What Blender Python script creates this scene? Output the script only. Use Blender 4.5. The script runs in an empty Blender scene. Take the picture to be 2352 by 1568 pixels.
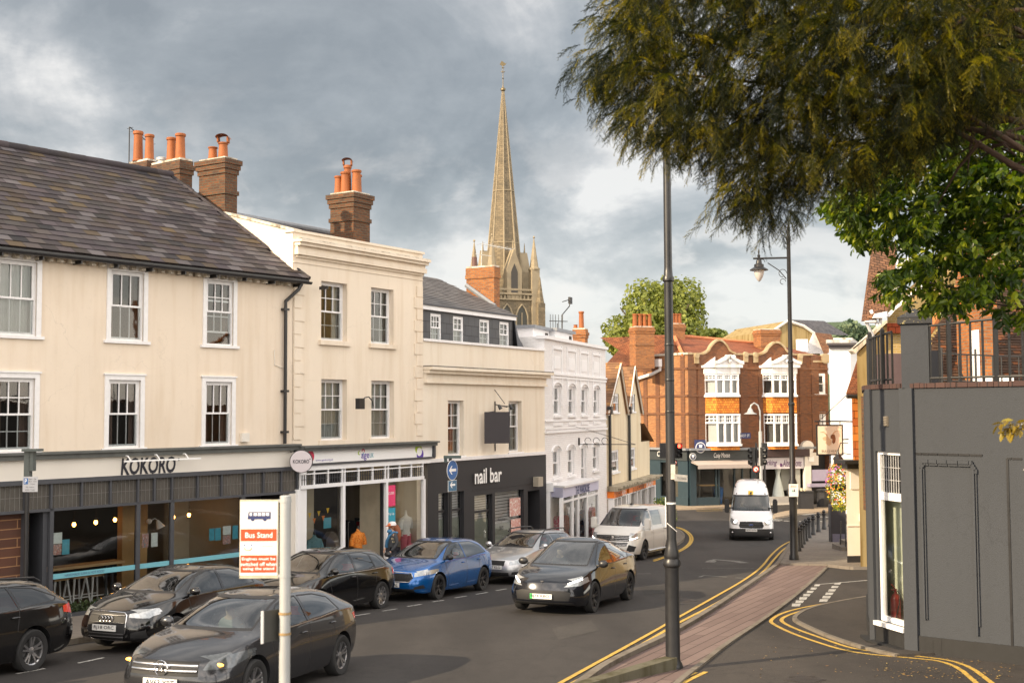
import bpy,bmesh,math,random
import numpy as np
from mathutils import Vector,Matrix
R=math.radians
random.seed(7)
SC=bpy.context.scene
COL=SC.collection
# camera
F,CX,CY=2800.0,1176.0,784.0
PITCH,ROLL,CAMZ=math.atan(159/2800),0.005,6.30
c_f=Vector((0,math.cos(PITCH),math.sin(PITCH)))
_r0=Vector((1,0,0));_u0=Vector((0,-math.sin(PITCH),math.cos(PITCH)))
c_r=_r0*math.cos(ROLL)-_u0*math.sin(ROLL)
c_u=_u0*math.cos(ROLL)+_r0*math.sin(ROLL)
c_o=Vector((0,0,CAMZ))
cam=bpy.data.cameras.new('camera');camo=bpy.data.objects.new('camera',cam);COL.objects.link(camo)
m3=Matrix((c_r,c_u,-c_f)).transposed()
camo.matrix_world=Matrix.Translation(c_o)@m3 .to_4x4()
cam.sensor_width=36.0;cam.lens=36.0*F/2352.0
cam.clip_start=0.1;cam.clip_end=5000
cam.dof.use_dof=True;cam.dof.focus_distance=31.0;cam.dof.aperture_fstop=3.0
SC.camera=camo
# sun, sky, exposure
SUN_EL,SUN_AZ=R(27),math.atan2(-0.86,-0.50)
sd=Vector((math.sin(SUN_AZ)*math.cos(SUN_EL),math.cos(SUN_AZ)*math.cos(SUN_EL),math.sin(SUN_EL)))
sun=bpy.data.lights.new('sun','SUN');sun.energy=4.7;sun.angle=R(0.6);sun.color=(1.0,0.80,0.54)
suno=bpy.data.objects.new('sun',sun);COL.objects.link(suno)
suno.rotation_euler=sd.to_track_quat('Z','Y').to_euler();suno.location=(-40,-20,60)
world=bpy.data.worlds.new('World');SC.world=world;world.use_nodes=True
def build_world():
 nt=world.node_tree;N=nt.nodes;L=nt.links;N.clear()
 out=N.new('ShaderNodeOutputWorld');bg=N.new('ShaderNodeBackground');L.new(bg.outputs[0],out.inputs[0])
 tc=N.new('ShaderNodeTexCoord');sx=N.new('ShaderNodeSeparateXYZ');L.new(tc.outputs['Generated'],sx.inputs[0])
 def M(op,a,b=None,c=None,clamp=False):
  n=N.new('ShaderNodeMath');n.operation=op;n.use_clamp=clamp
  for i,v in enumerate((a,b,c)):
   if v is None:continue
   if isinstance(v,(int,float)):n.inputs[i].default_value=v
   else:L.new(v,n.inputs[i])
  return n.outputs[0]
 def MR(v,a,b,c=0.,d=1.):
  n=N.new('ShaderNodeMapRange');n.interpolation_type='SMOOTHSTEP';L.new(v,n.inputs[0])
  for i,q in enumerate((a,b,c,d)):n.inputs[i+1].default_value=q
  return n.outputs[0]
 x,y,z=sx.outputs
 zz=M('ADD',M('MAXIMUM',z,0.0),0.42)
 cb=N.new('ShaderNodeCombineXYZ');L.new(M('DIVIDE',x,zz),cb.inputs[0]);L.new(M('DIVIDE',y,zz),cb.inputs[1]);cb.inputs[2].default_value=3.7
 def noise(scale,det,rough,off=(0,0,0),src=cb.outputs[0],dist=0.0,sc=(1,1,1)):
  mp=N.new('ShaderNodeMapping');L.new(src,mp.inputs[0]);mp.inputs['Location'].default_value=off;mp.inputs['Scale'].default_value=sc
  n=N.new('ShaderNodeTexNoise');L.new(mp.outputs[0],n.inputs['Vector'])
  n.inputs['Scale'].default_value=scale;n.inputs['Detail'].default_value=det;n.inputs['Roughness'].default_value=rough
  n.inputs['Distortion'].default_value=dist
  return n.outputs[0]
 big=noise(2.3,8,0.55,(3.1,1.9,0),sc=(1,1.0,1),dist=0.5)
 fine=noise(6.5,9,0.62,(0.4,7.7,0),dist=0.15)
 puff=noise(5.0,8,0.55,(5.2,2.2,0.5),dist=0.3)
 cl=M('ADD',M('MULTIPLY',big,0.72),M('MULTIPLY',fine,0.28))
 ramp=N.new('ShaderNodeValToRGB');L.new(cl,ramp.inputs[0])
 e=ramp.color_ramp.elements
 e[0].position=0.37;e[0].color=(0.205,0.218,0.224,1)
 e[1].position=0.57;e[1].color=(0.62,0.60,0.57,1)
 a=e.new(0.44);a.color=(0.265,0.278,0.283,1)
 a=e.new(0.505);a.color=(0.385,0.388,0.385,1)
 lowband=MR(z,0.05,0.30,1,0)
 pf=M('MULTIPLY',MR(puff,0.50,0.62),M('MULTIPLY',lowband,0.75))
 mx=N.new('ShaderNodeMix');mx.data_type='RGBA';L.new(pf,mx.inputs[0]);L.new(ramp.outputs[0],mx.inputs[6]);mx.inputs[7].default_value=(0.68,0.635,0.59,1)
 hz=N.new('ShaderNodeMix');hz.data_type='RGBA';L.new(MR(z,-0.02,0.20,0.75,0),hz.inputs[0]);L.new(mx.outputs[2],hz.inputs[6]);hz.inputs[7].default_value=(0.57,0.575,0.57,1)
 sky=N.new('ShaderNodeTexSky');sky.sky_type='NISHITA';sky.sun_disc=False
 sky.sun_elevation=SUN_EL;sky.sun_rotation=SUN_AZ
 skm=N.new('ShaderNodeMix');skm.data_type='RGBA';skm.blend_type='MULTIPLY';skm.inputs[0].default_value=1
 L.new(sky.outputs[0],skm.inputs[6]);skm.inputs[7].default_value=(0.1,0.1,0.1,1)
 gap=N.new('ShaderNodeMix');gap.data_type='RGBA';gap.inputs[0].default_value=0.18
 L.new(hz.outputs[2],gap.inputs[6]);L.new(skm.outputs[2],gap.inputs[7])
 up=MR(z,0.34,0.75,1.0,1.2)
 back=MR(M('SUBTRACT',M('MULTIPLY',x,0.55),M('MULTIPLY',y,0.83)),-0.35,0.45,1.0,3.7)  # unseen sky overhead and behind the camera brightened, added to light the facades
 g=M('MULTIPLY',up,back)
 wm=N.new('ShaderNodeMix');wm.data_type='RGBA';wm.blend_type='MULTIPLY';L.new(M('MULTIPLY',M('SUBTRACT',g,1.0),0.5,clamp=True),wm.inputs[0]);L.new(gap.outputs[2],wm.inputs[6]);wm.inputs[7].default_value=(1.12,1.0,0.88,1)  # warm tint added to the brightened out-of-view sky
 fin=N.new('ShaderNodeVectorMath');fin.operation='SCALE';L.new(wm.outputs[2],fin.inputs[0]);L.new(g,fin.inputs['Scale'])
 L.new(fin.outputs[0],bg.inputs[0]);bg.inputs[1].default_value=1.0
build_world()
SC.view_settings.view_transform='Standard';SC.view_settings.look='None'
SC.view_settings.exposure=0.64;SC.view_settings.gamma=1.0
SC.cycles.max_bounces=6;SC.cycles.transparent_max_bounces=12
# geometry helpers
def ray(px,py):
 return c_f+c_r*((px-CX)/F)-c_u*((py-CY)/F)
def at(px,py,Y):
 """world point seen at picture position (px,py), Y metres ahead"""
 d=ray(px,py);t=Y/d.y
 return c_o+d*t
def G(x,y):
 s=0.10;t=(3.11-0.0505*y)/s
 return s*math.log1p(math.exp(t))if t<40 else 3.11-0.0505*y
def gp(px,py,h=0.0):
 d=ray(px,py);lo,hi=4.0,400.0
 for _ in range(60):
  m=(lo+hi)/2;p=c_o+d*m
  if p.z>G(p.x,p.y)+h:lo=m
  else:hi=m
 return c_o+d*lo
class Wall:
 """vertical frame: A,B plan points; u runs A to B, n points outwards (right of A->B)"""
 def __init__(s,A,B):
  s.A=Vector((A[0],A[1],0));e=Vector((B[0]-A[0],B[1]-A[1],0));s.L=e.length;s.e=e/s.L
  s.n=Vector((s.e.y,-s.e.x,0))
 def P(s,u,z,d=0.0):return s.A+s.e*u+s.n*d+Vector((0,0,z))
 def uv(s,px,py,d=0.0):
  r=ray(px,py);o=s.A+s.n*d
  t=(o-Vector((c_o.x,c_o.y,0))).dot(s.n)/r.dot(s.n)
  p=c_o+r*t
  return(p-o).dot(s.e),p.z
 def u(s,px,py=900,d=0.0):return s.uv(px,py,d)[0]
 def z(s,px,py,d=0.0):return s.uv(px,py,d)[1]
 def g(s,u,d=0.0):
  p=s.P(u,0,d);return G(p.x,p.y)
ORG={}
class MB:
 def __init__(s):s.V=[];s.Fc=[];s.M=[];s.Rn=[]
 def add(s,vs,fs,m=0,r=None):
  b=len(s.V);s.V.extend([tuple(v)for v in vs])
  rr=random.random()if r is None else r
  for f in fs:s.Fc.append(tuple(i+b for i in f));s.M.append(m);s.Rn.append(rr)
  return s
 def par(s,p,a,b,c,m=0,r=None):
  p=Vector(p);a=Vector(a);b=Vector(b);c=Vector(c)
  vs=[p,p+a,p+a+b,p+b,p+c,p+a+c,p+a+b+c,p+b+c]
  return s.add(vs,[(0,3,2,1),(4,5,6,7),(0,1,5,4),(1,2,6,5),(2,3,7,6),(3,0,4,7)],m,r)
 def box(s,x0,x1,y0,y1,z0,z1,m=0,r=None):
  return s.par((x0,y0,z0),(x1-x0,0,0),(0,y1-y0,0),(0,0,z1-z0),m,r)
 def wb(s,W,u0,u1,z0,z1,d0,d1,m=0,r=None):
  return s.par(W.P(u0,z0,d0),W.e*(u1-u0),W.n*(d1-d0),(0,0,z1-z0),m,r)
 def quad(s,a,b,c,d,m=0,r=None):return s.add([a,b,c,d],[(0,1,2,3)],m,r)
 def poly(s,pts,m=0,r=None):return s.add(pts,[tuple(range(len(pts)))],m,r)
 def prism(s,pts,vec,m=0,r=None):
  n=len(pts);vec=Vector(vec);a=[Vector(p)for p in pts];b=[p+vec for p in a]
  fs=[tuple(range(n))[::-1],tuple(range(n,2*n))]+[(i,(i+1)%n,(i+1)%n+n,i+n)for i in range(n)]
  return s.add(a+b,fs,m,r)
 def cyl(s,p0,p1,r0,r1=None,n=10,m=0,cap=True,r=None):
  r1=r0 if r1 is None else r1;p0=Vector(p0);p1=Vector(p1);ax=(p1-p0).normalized()
  t=Vector((0,0,1))if abs(ax.z)<.9 else Vector((1,0,0));a=ax.cross(t).normalized();b=ax.cross(a)
  vs=[];
  for p,q in((p0,r0),(p1,r1)):
   for i in range(n):
    w=2*math.pi*i/n;vs.append(p+a*math.cos(w)*q+b*math.sin(w)*q)
  fs=[(i,(i+1)%n,(i+1)%n+n,i+n)for i in range(n)]
  if cap:fs+=[tuple(range(n))[::-1],tuple(range(n,2*n))]
  return s.add(vs,fs,m,r)
 def tube(s,path,rad,n=8,m=0,r=None):
  path=[Vector(p)for p in path];k=len(path);rads=rad if hasattr(rad,'__len__')else[rad]*k
  vs=[];prev=None
  for i,p in enumerate(path):
   ax=(path[min(i+1,k-1)]-path[max(i-1,0)]).normalized()
   if prev is None:
    t=Vector((0,0,1))if abs(ax.z)<.9 else Vector((1,0,0));a=ax.cross(t).normalized()
   else:a=(prev-ax*prev.dot(ax)).normalized()
   prev=a;b=ax.cross(a)
   for j in range(n):
    w=2*math.pi*j/n;vs.append(p+(a*math.cos(w)+b*math.sin(w))*rads[i])
  fs=[(i*n+j,i*n+(j+1)%n,(i+1)*n+(j+1)%n,(i+1)*n+j)for i in range(k-1)for j in range(n)]
  fs+=[tuple(range(n))[::-1],tuple(range((k-1)*n,k*n))]
  return s.add(vs,fs,m,r)
 def lathe(s,c,prof,n=16,m=0,ax=(0,0,1),r=None,cap=True):
  c=Vector(c);ax=Vector(ax).normalized();t=Vector((0,0,1))if abs(ax.z)<.9 else Vector((1,0,0));a=ax.cross(t).normalized();b=ax.cross(a)
  vs=[];k=len(prof)
  for(q,h)in prof:
   for j in range(n):
    w=2*math.pi*j/n;vs.append(c+ax*h+(a*math.cos(w)+b*math.sin(w))*max(q,1e-4))
  fs=[(i*n+j,i*n+(j+1)%n,(i+1)*n+(j+1)%n,(i+1)*n+j)for i in range(k-1)for j in range(n)]
  if cap:fs+=[tuple(range(n))[::-1],tuple(range((k-1)*n,k*n))]
  return s.add(vs,fs,m,r)
 def ball(s,c,rad,n=12,m=0,sc=(1,1,1),r=None):
  c=Vector(c);k=max(4,n//2);vs=[];
  for i in range(k+1):
   th=math.pi*i/k
   for j in range(n):
    w=2*math.pi*j/n;vs.append(c+Vector((math.sin(th)*math.cos(w)*sc[0],math.sin(th)*math.sin(w)*sc[1],math.cos(th)*sc[2]))*rad)
  fs=[(i*n+j,(i+1)*n+j,(i+1)*n+(j+1)%n,i*n+(j+1)%n)for i in range(k)for j in range(n)]
  return s.add(vs,fs,m,r)
 def build(s,name,mats,parent=None,smooth=None,recalc=True,uvscale=1.0,**tags):
  return mesh_obj(name,s.V,s.Fc,mats,parent,smooth,s.M,s.Rn,recalc,**tags)
def mesh_obj(name,V,Fc,mats,parent=None,smooth=None,M=None,Rn=None,recalc=False,**tags):
 org=Vector((0,0,0))
 if parent is not None:org=ORG.get(parent.name,Vector((0,0,0)))
 me=bpy.data.meshes.new(name)
 A=np.array(V,dtype=np.float64).reshape(-1,3)
 me.from_pydata((A-np.array(org)).tolist(),[],Fc)
 if not isinstance(mats,(list,tuple)):mats=[mats]
 for m in mats:me.materials.append(m)
 if M is not None and any(M):me.polygons.foreach_set('material_index',M)
 if Rn is not None:
  at_=me.attributes.new('rnd','FLOAT','FACE');at_.data.foreach_set('value',np.array(Rn,dtype=np.float32))
 if recalc and len(Fc)<60000:
  bm=bmesh.new();bm.from_mesh(me);bmesh.ops.recalc_face_normals(bm,faces=bm.faces);bm.to_mesh(me);bm.free()
 set_uv(me,org)
 if smooth is not None:
  me.shade_smooth()
  if smooth<180:me.set_sharp_from_angle(angle=R(smooth))
 me.update()
 o=bpy.data.objects.new(name,me);COL.objects.link(o)
 if parent is not None:o.parent=parent
 else:pass
 ORG[o.name]=org
 for k,v in tags.items():o[k]=v
 return o
def set_uv(me,org=(0,0,0)):
 """metric box mapping: u along the horizontal tangent, v up the slope"""
 nP=len(me.polygons)
 if nP==0:return
 nrm=np.empty(nP*3);me.polygons.foreach_get('normal',nrm);nrm=nrm.reshape(-1,3)
 lt=np.empty(nP,dtype=np.int32);me.polygons.foreach_get('loop_total',lt)
 lv=np.empty(len(me.loops),dtype=np.int32);me.loops.foreach_get('vertex_index',lv)
 co=np.empty(len(me.vertices)*3);me.vertices.foreach_get('co',co);co=co.reshape(-1,3)+np.array(org)
 t=np.stack([-nrm[:,1],nrm[:,0],np.zeros(nP)],1);ln=np.linalg.norm(t,axis=1)
 flat=ln<0.05;t[flat]=(1,0,0);ln[flat]=1;t/=ln[:,None]
 b=np.cross(nrm,t)
 fi=np.repeat(np.arange(nP),lt);P=co[lv]
 uv=np.stack([(P*t[fi]).sum(1),(P*b[fi]).sum(1)],1)
 l=me.uv_layers.new(name='UVMap');l.data.foreach_set('uv',uv.astype(np.float32).ravel())
def thing(name,label,cat,loc=(0,0,0),rotz=0.0,group=None,local=False):
 o=bpy.data.objects.new(name,None);COL.objects.link(o)
 o.location=loc;o.rotation_euler=(0,0,rotz);o['label']=label;o['category']=cat
 if group:o['group']=group
 o.empty_display_size=0.3
 ORG[o.name]=Vector((0,0,0))if local else Vector(loc)
 return o
def tag(o,label,cat,group=None):
 o['label']=label;o['category']=cat
 if group:o['group']=group
 return o
def copy_tree(o,parent=None,depth=0):
 c=o.copy();COL.objects.link(c);ORG[c.name]=ORG.get(o.name,Vector((0,0,0)))
 if parent is not None:c.parent=parent
 for ch in[q for q in bpy.data.objects if q.parent==o]:copy_tree(ch,c,depth+1)
 return c
def text_mesh(s,name,mat,P,right,up,size,parent=None,fit=None,extrude=0.004,align='CENTER',shear=0.0,bold=0.0,**tags):
 cu=bpy.data.curves.new('t','FONT');cu.body=s;cu.size=1.0;cu.align_x=align;cu.align_y='CENTER'
 cu.extrude=0.0;cu.offset=bold;cu.shear=shear;cu.resolution_u=3
 ob=bpy.data.objects.new('t',cu);COL.objects.link(ob)
 dg=bpy.context.evaluated_depsgraph_get();me=bpy.data.meshes.new_from_object(ob.evaluated_get(dg))
 V=np.array([v.co[:]for v in me.vertices]);Fc=[tuple(p.vertices)for p in me.polygons]
 bpy.data.objects.remove(ob);bpy.data.curves.remove(cu)
 if len(V)==0:return None
 mn,mxx=V.min(0),V.max(0)
 w,h=mxx[0]-mn[0],mxx[1]-mn[1]
 sx=sy=size
 if fit:sx=fit[0]/w;sy=fit[1]/h
 cx,cy=(mn[0]+mxx[0])/2,(mn[1]+mxx[1])/2
 if align=='LEFT':cx=mn[0]
 right=Vector(right);up=Vector(up);nn=right.cross(up);P=Vector(P)
 pts=[P+right*((v[0]-cx)*sx)+up*((v[1]-cy)*sy)+nn*extrude for v in V]
 bpy.data.meshes.remove(me)
 return mesh_obj(name,pts,Fc,mat,parent,**tags)
 # materials
MATS={}
class NT:
 def __init__(s,name):
  s.m=bpy.data.materials.new(name);s.m.use_nodes=True;s.t=s.m.node_tree;s.N=s.t.nodes;s.L=s.t.links;s.N.clear()
  s.out=s.N.new('ShaderNodeOutputMaterial');s.b=s.N.new('ShaderNodeBsdfPrincipled');s.L.new(s.b.outputs[0],s.out.inputs[0])
 def set(s,inp,v):
  if isinstance(v,bpy.types.NodeSocket):s.L.new(v,inp)
  elif isinstance(v,(tuple,list))and len(v)==3 and inp.type=='RGBA':inp.default_value=(*v,1)
  else:inp.default_value=v
 def uv(s):return s.N.new('ShaderNodeUVMap').outputs[0]
 def obj(s):return s.N.new('ShaderNodeTexCoord').outputs['Object']
 def pos(s):return s.N.new('ShaderNodeNewGeometry').outputs['Position']
 def rnd(s):
  a=s.N.new('ShaderNodeAttribute');a.attribute_name='rnd';return a.outputs['Fac']
 def map(s,v,sc=(1,1,1),loc=(0,0,0),rot=(0,0,0)):
  m=s.N.new('ShaderNodeMapping');s.L.new(v,m.inputs[0]);m.inputs['Scale'].default_value=sc;m.inputs['Location'].default_value=loc;m.inputs['Rotation'].default_value=rot
  return m.outputs[0]
 def noise(s,v,scale,det=4,rough=.55,out=0):
  n=s.N.new('ShaderNodeTexNoise');s.L.new(v,n.inputs['Vector']);n.inputs['Scale'].default_value=scale;n.inputs['Detail'].default_value=det;n.inputs['Roughness'].default_value=rough
  return n.outputs[out]
 def math(s,op,a,b=0.0,clamp=False):
  n=s.N.new('ShaderNodeMath');n.operation=op;n.use_clamp=clamp;s.set(n.inputs[0],a);s.set(n.inputs[1],b);return n.outputs[0]
 def mr(s,v,a,b,c=0.,d=1.):
  n=s.N.new('ShaderNodeMapRange');s.set(n.inputs[0],v)
  for i,q in enumerate((a,b,c,d)):n.inputs[i+1].default_value=q
  return n.outputs[0]
 def mix(s,f,a,b,mode='MIX'):
  n=s.N.new('ShaderNodeMix');n.data_type='RGBA';n.blend_type=mode;s.set(n.inputs[0],f);s.set(n.inputs[6],a);s.set(n.inputs[7],b);return n.outputs[2]
 def ramp(s,v,stops):
  n=s.N.new('ShaderNodeValToRGB');s.L.new(v,n.inputs[0]);e=n.color_ramp.elements
  e[0].position=stops[0][0];e[0].color=(*stops[0][1],1);e[1].position=stops[-1][0];e[1].color=(*stops[-1][1],1)
  for p,c in stops[1:-1]:q=e.new(p);q.color=(*c,1)
  return n.outputs[0]
 def bump(s,h,st=.3,dist=.01):
  n=s.N.new('ShaderNodeBump');n.inputs['Strength'].default_value=st;n.inputs['Distance'].default_value=dist;s.L.new(h,n.inputs['Height']);s.L.new(n.outputs[0],s.b.inputs['Normal'])
 def fin(s,col=None,rough=None,metal=None,spec=None,coat=None):
  b=s.b.inputs
  if col is not None:s.set(b['Base Color'],col)
  if rough is not None:s.set(b['Roughness'],rough)
  if metal is not None:s.set(b['Metallic'],metal)
  if spec is not None:s.set(b['Specular IOR Level'],spec)
  if coat is not None:b['Coat Weight'].default_value=coat;b['Coat Roughness'].default_value=.04
  return s.m
def plain(name,col,rough=.6,metal=0.,spec=.5,var=.12,vs=6.,bump=0.,coat=None,emit=None):
 """painted/solid surface with slight procedural wear"""
 n=NT(name);p=n.obj();nz=n.noise(p,vs,5)
 c=n.mix(nz,tuple(x*(1-var)for x in col),tuple(min(1,x*(1+var))for x in col))
 if bump:n.bump(n.noise(p,vs*8,3),bump,.004)
 m=n.fin(c,n.mr(nz,0,1,max(0,rough-.08),min(1,rough+.08)),metal,spec,coat)
 if emit:n.b.inputs['Emission Color'].default_value=(*emit[0],1);n.b.inputs['Emission Strength'].default_value=emit[1]
 return m
def stucco(name,col,stain=(.45,.38,.28),amt=.35,bump=.25,streak=True):
 n=NT(name);p=n.pos()
 big=n.noise(p,.5,6,.6);st=n.noise(n.map(p,(3.2,3.2,.28)),1.0,6,.6);sp=n.noise(p,9,6,.65)
 c=n.mix(n.mr(big,.35,.7),tuple(x*.93 for x in col),col)
 f=n.math('MULTIPLY',n.mr(st,.47,.66),amt)
 c=n.mix(f,c,tuple(a*b*1.5 for a,b in zip(col,stain)))
 c=n.mix(n.math('MULTIPLY',n.mr(sp,.56,.74),amt*.6),c,tuple(a*.62 for a in col))
 vo=n.N.new('ShaderNodeTexVoronoi');vo.feature='DISTANCE_TO_EDGE';vo.inputs['Scale'].default_value=.42
 ad=n.N.new('ShaderNodeVectorMath');ad.operation='ADD';n.L.new(p,ad.inputs[0]);n.L.new(n.noise(p,1.6,5,.6,1),ad.inputs[1]);n.L.new(ad.outputs[0],vo.inputs['Vector'])
 c=n.mix(n.math('MULTIPLY',n.mr(vo.outputs[0],0,.006,.30,0),n.mr(big,.5,.6)),c,tuple(a*.45 for a in col))
 n.bump(n.noise(p,45,5,.6),bump,.01)
 return n.fin(c,.85,0,.25)
def brick(name,c1,c2,mortar,w=.225,h=.075,var=.5,bump=.6,ms=.012,grime=.35,dark=(.05,.04,.035)):
 n=NT(name);u=n.uv()
 t=n.N.new('ShaderNodeTexBrick');n.L.new(u,t.inputs['Vector']);t.inputs['Scale'].default_value=1.0
 t.inputs['Brick Width'].default_value=w;t.inputs['Row Height'].default_value=h;t.inputs['Mortar Size'].default_value=ms;t.inputs['Mortar Smooth'].default_value=.15
 t.inputs['Bias'].default_value=-.1
 n.set(t.inputs['Color1'],c1);n.set(t.inputs['Color2'],c2);n.set(t.inputs['Mortar'],mortar)
 sc=n.noise(n.map(u,(1/w,1/h,1)),.9,3,.7)
 c=n.mix(n.mr(sc,.5,.72,0,var),t.outputs[0],dark)
 g=n.noise(n.pos(),.8,6,.62)
 c=n.mix(n.mr(g,.45,.75,0,grime),c,tuple(x*1.2 for x in dark))
 n.bump(n.math('ADD',n.math('MULTIPLY',t.outputs[1],-1.0),n.math('MULTIPLY',sc,.4)),bump,.012)
 return n.fin(c,.88,0,.25)
def tiles(name,cols,rough=.75,bump=.4,spec=.3,w=None,h=.11,grime=(.06,.055,.04),gamt=.4):
 """roof tiles; colour per tile from the rnd attribute (w None) or from a brick pattern"""
 n=NT(name)
 stops=[(i/(len(cols)-1),c)for i,c in enumerate(cols)]
 if w is None:
  c=n.ramp(n.rnd(),stops);p=n.pos();n.bump(n.noise(p,30,4),bump,.006)
 else:
  u=n.uv();t=n.N.new('ShaderNodeTexBrick');n.L.new(u,t.inputs['Vector']);t.inputs['Scale'].default_value=1
  t.inputs['Brick Width'].default_value=w;t.inputs['Row Height'].default_value=h;t.inputs['Mortar Size'].default_value=.008
  n.set(t.inputs['Color1'],(0,0,0));n.set(t.inputs['Color2'],(1,1,1));n.set(t.inputs['Mortar'],(0,0,0))
  c=n.ramp(t.outputs[0],stops);c=n.mix(t.outputs[1],c,tuple(x*.25 for x in cols[0]))
  sy=n.N.new('ShaderNodeSeparateXYZ');n.L.new(u,sy.inputs[0])
  saw=n.math('FRACT',n.math('DIVIDE',sy.outputs[1],h))
  n.bump(n.math('SUBTRACT',n.math('MULTIPLY',saw,-1.0),t.outputs[1]),bump,.03)
  p=n.pos()
 g=n.noise(p,1.1,6,.65);c=n.mix(n.mr(g,.48,.75,0,gamt),c,grime)
 return n.fin(c,rough,0,spec)
def glassy(name,tint=(.75,.8,.8),refl=1.0,rough=.02,ior=1.5):
 n=NT(name);n.N.remove(n.b)
 fr=n.N.new('ShaderNodeFresnel');fr.inputs[0].default_value=ior
 tr=n.N.new('ShaderNodeBsdfTransparent');tr.inputs[0].default_value=(*tint,1)
 gl=n.N.new('ShaderNodeBsdfGlossy');gl.inputs['Roughness'].default_value=rough;gl.inputs[0].default_value=(1,1,1,1)
 wv=n.N.new('ShaderNodeBump');wv.inputs['Strength'].default_value=.12;wv.inputs['Distance'].default_value=.02
 n.L.new(n.noise(n.pos(),1.6,2),wv.inputs['Height']);n.L.new(wv.outputs[0],gl.inputs['Normal'])
 mx=n.N.new('ShaderNodeMixShader');n.L.new(n.math('MULTIPLY',fr.outputs[0],refl,True),mx.inputs[0]);n.L.new(tr.outputs[0],mx.inputs[1]);n.L.new(gl.outputs[0],mx.inputs[2])
 n.L.new(mx.outputs[0],n.out.inputs[0]);return n.m
def carpaint(name,col,metal=.4,flake=.1,rough=.28):
 n=NT(name);p=n.obj();nz=n.noise(p,1.5,4)
 dirt=n.noise(p,3.0,6,.7)
 c=n.mix(n.mr(dirt,.45,.8,0,.015),col,(.16,.14,.12))
 m=n.fin(c,n.mr(nz,0,1,rough-.04,rough+.08),metal,.5,1.0);return m
def fabric(name,cols,scale=60):
 n=NT(name);v=n.noise(n.pos(),scale,5,.6);st=[(.35+.3*i/(len(cols)-1),c)for i,c in enumerate(cols)]
 return n.fin(n.ramp(v,st),.9,0,.1)
mt={}
mt['cream']=stucco('cream_render',(.76,.655,.54),amt=.25)
mt['cream2']=stucco('pale_cream_render',(.77,.675,.56),amt=.23)
mt['cream3']=stucco('ivory_render',(.79,.71,.60),amt=.25)
mt['whitebrick']=brick('white_painted_brick',(.80,.79,.80),(.74,.73,.74),(.68,.67,.68),var=.06,grime=.10,ms=.008,bump=.45,dark=(.45,.42,.38))
mt['roughcast']=stucco('warm_roughcast',(.74,.64,.47),amt=.35,bump=.6)
mt['white']=plain('white_paint',(.80,.80,.82),.45,var=.05)
mt['woodwhite']=plain('weathered_white_timber',(.76,.75,.76),.5,var=.12,vs=9)
mt['offwhite']=plain('offwhite_board',(.70,.66,.60),.6,var=.08,vs=1.5)
mt['stone']=stucco('coping_stone',(.62,.57,.49),(.2,.18,.15),.9,.5)
mt['black']=plain('black_gloss_paint',(.018,.018,.02),.35,var=.4)
mt['blackmatt']=plain('black_fascia_paint',(.022,.022,.026),.6,var=.3,vs=3)
mt['slategrey']=plain('dark_grey_joinery',(.055,.058,.068),.5,var=.2)
mt['lead']=plain('lead_flashing',(.22,.235,.26),.55,var=.3,vs=5)
mt['leadgreen']=plain('weathered_ledge',(.10,.105,.10),.7,var=.5,vs=4)
mt['glass']=glassy('window_glass',(.80,.84,.84),1.5)
mt['shopglass']=glassy('shop_glass',(.88,.91,.90),1.25)
mt['room']=plain('dark_room',(.045,.038,.034),.9,var=.4,vs=1.2)
mt['roomwarm']=plain('warm_room',(.30,.22,.14),.9,var=.25,vs=1.2)
mt['curtain']=plain('net_curtain',(.52,.52,.50),.9,var=.12)
mt['curtaing']=plain('grey_curtain',(.26,.26,.25),.9,var=.2)
mt['curtainb']=plain('brown_curtain',(.16,.10,.08),.9,var=.4,vs=14)
mt['terracotta']=plain('terracotta_pot',(.28,.082,.018),.7,var=.35,vs=5,bump=.3)
mt['brickdark']=brick('old_chimney_brick',(.17,.07,.032),(.075,.038,.025),(.10,.085,.06),var=.75,grime=.55)
mt['brickorange']=brick('orange_chimney_brick',(.42,.15,.04),(.24,.08,.03),(.24,.17,.11),var=.45,grime=.2)
mt['brickred']=brick('red_building_brick',(.27,.092,.036),(.16,.058,.028),(.13,.09,.06),var=.6,grime=.35)
mt['bricktan']=brick('tan_building_brick',(.43,.19,.07),(.30,.115,.045),(.24,.17,.11),var=.35,grime=.22)
mt['brickyellow']=brick('yellow_stock_brick',(.46,.32,.11),(.36,.25,.08),(.45,.34,.20),var=.25,grime=.15)
mt['slate']=tiles('roof_slates',[(.022,.021,.024),(.056,.046,.054),(.032,.027,.030),(.072,.060,.069),(.044,.031,.025),(.11,.10,.108),(.034,.030,.033),(.10,.072,.042)],.7,.5,.28,gamt=.35,grime=(.07,.06,.035))
mt['slatebr']=tiles('slate_courses',[(.045,.042,.048),(.085,.078,.085),(.11,.10,.105)],.6,.6,.45,w=.3,h=.2)
mt['tilered']=tiles('red_plain_tiles',[(.15,.055,.03),(.30,.11,.05),(.21,.07,.035)],.8,.8,.2,w=.17,h=.11)
mt['tileorange']=tiles('orange_hung_tiles',[(.50,.15,.03),(.72,.28,.05),(.42,.12,.03)],.8,.8,.2,w=.17,h=.16,gamt=.2)
mt['tilebrown']=tiles('brown_plain_tiles',[(.10,.055,.035),(.20,.10,.06),(.15,.075,.045),(.26,.13,.07)],.8,.9,.2,w=.17,h=.11,gamt=.3)
mt['tilebig']=tiles('mossy_plain_tiles',[(.10,.05,.035),(.17,.085,.055),(.13,.065,.045),(.30,.11,.04)],.8,.9,.2,w=.18,h=.12,gamt=.2)
mt['churchstone']=brick('church_stone',(.225,.178,.115),(.14,.115,.08),(.10,.085,.065),w=.75,h=.36,ms=.02,var=.55,grime=.45,dark=(.06,.055,.04))
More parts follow.
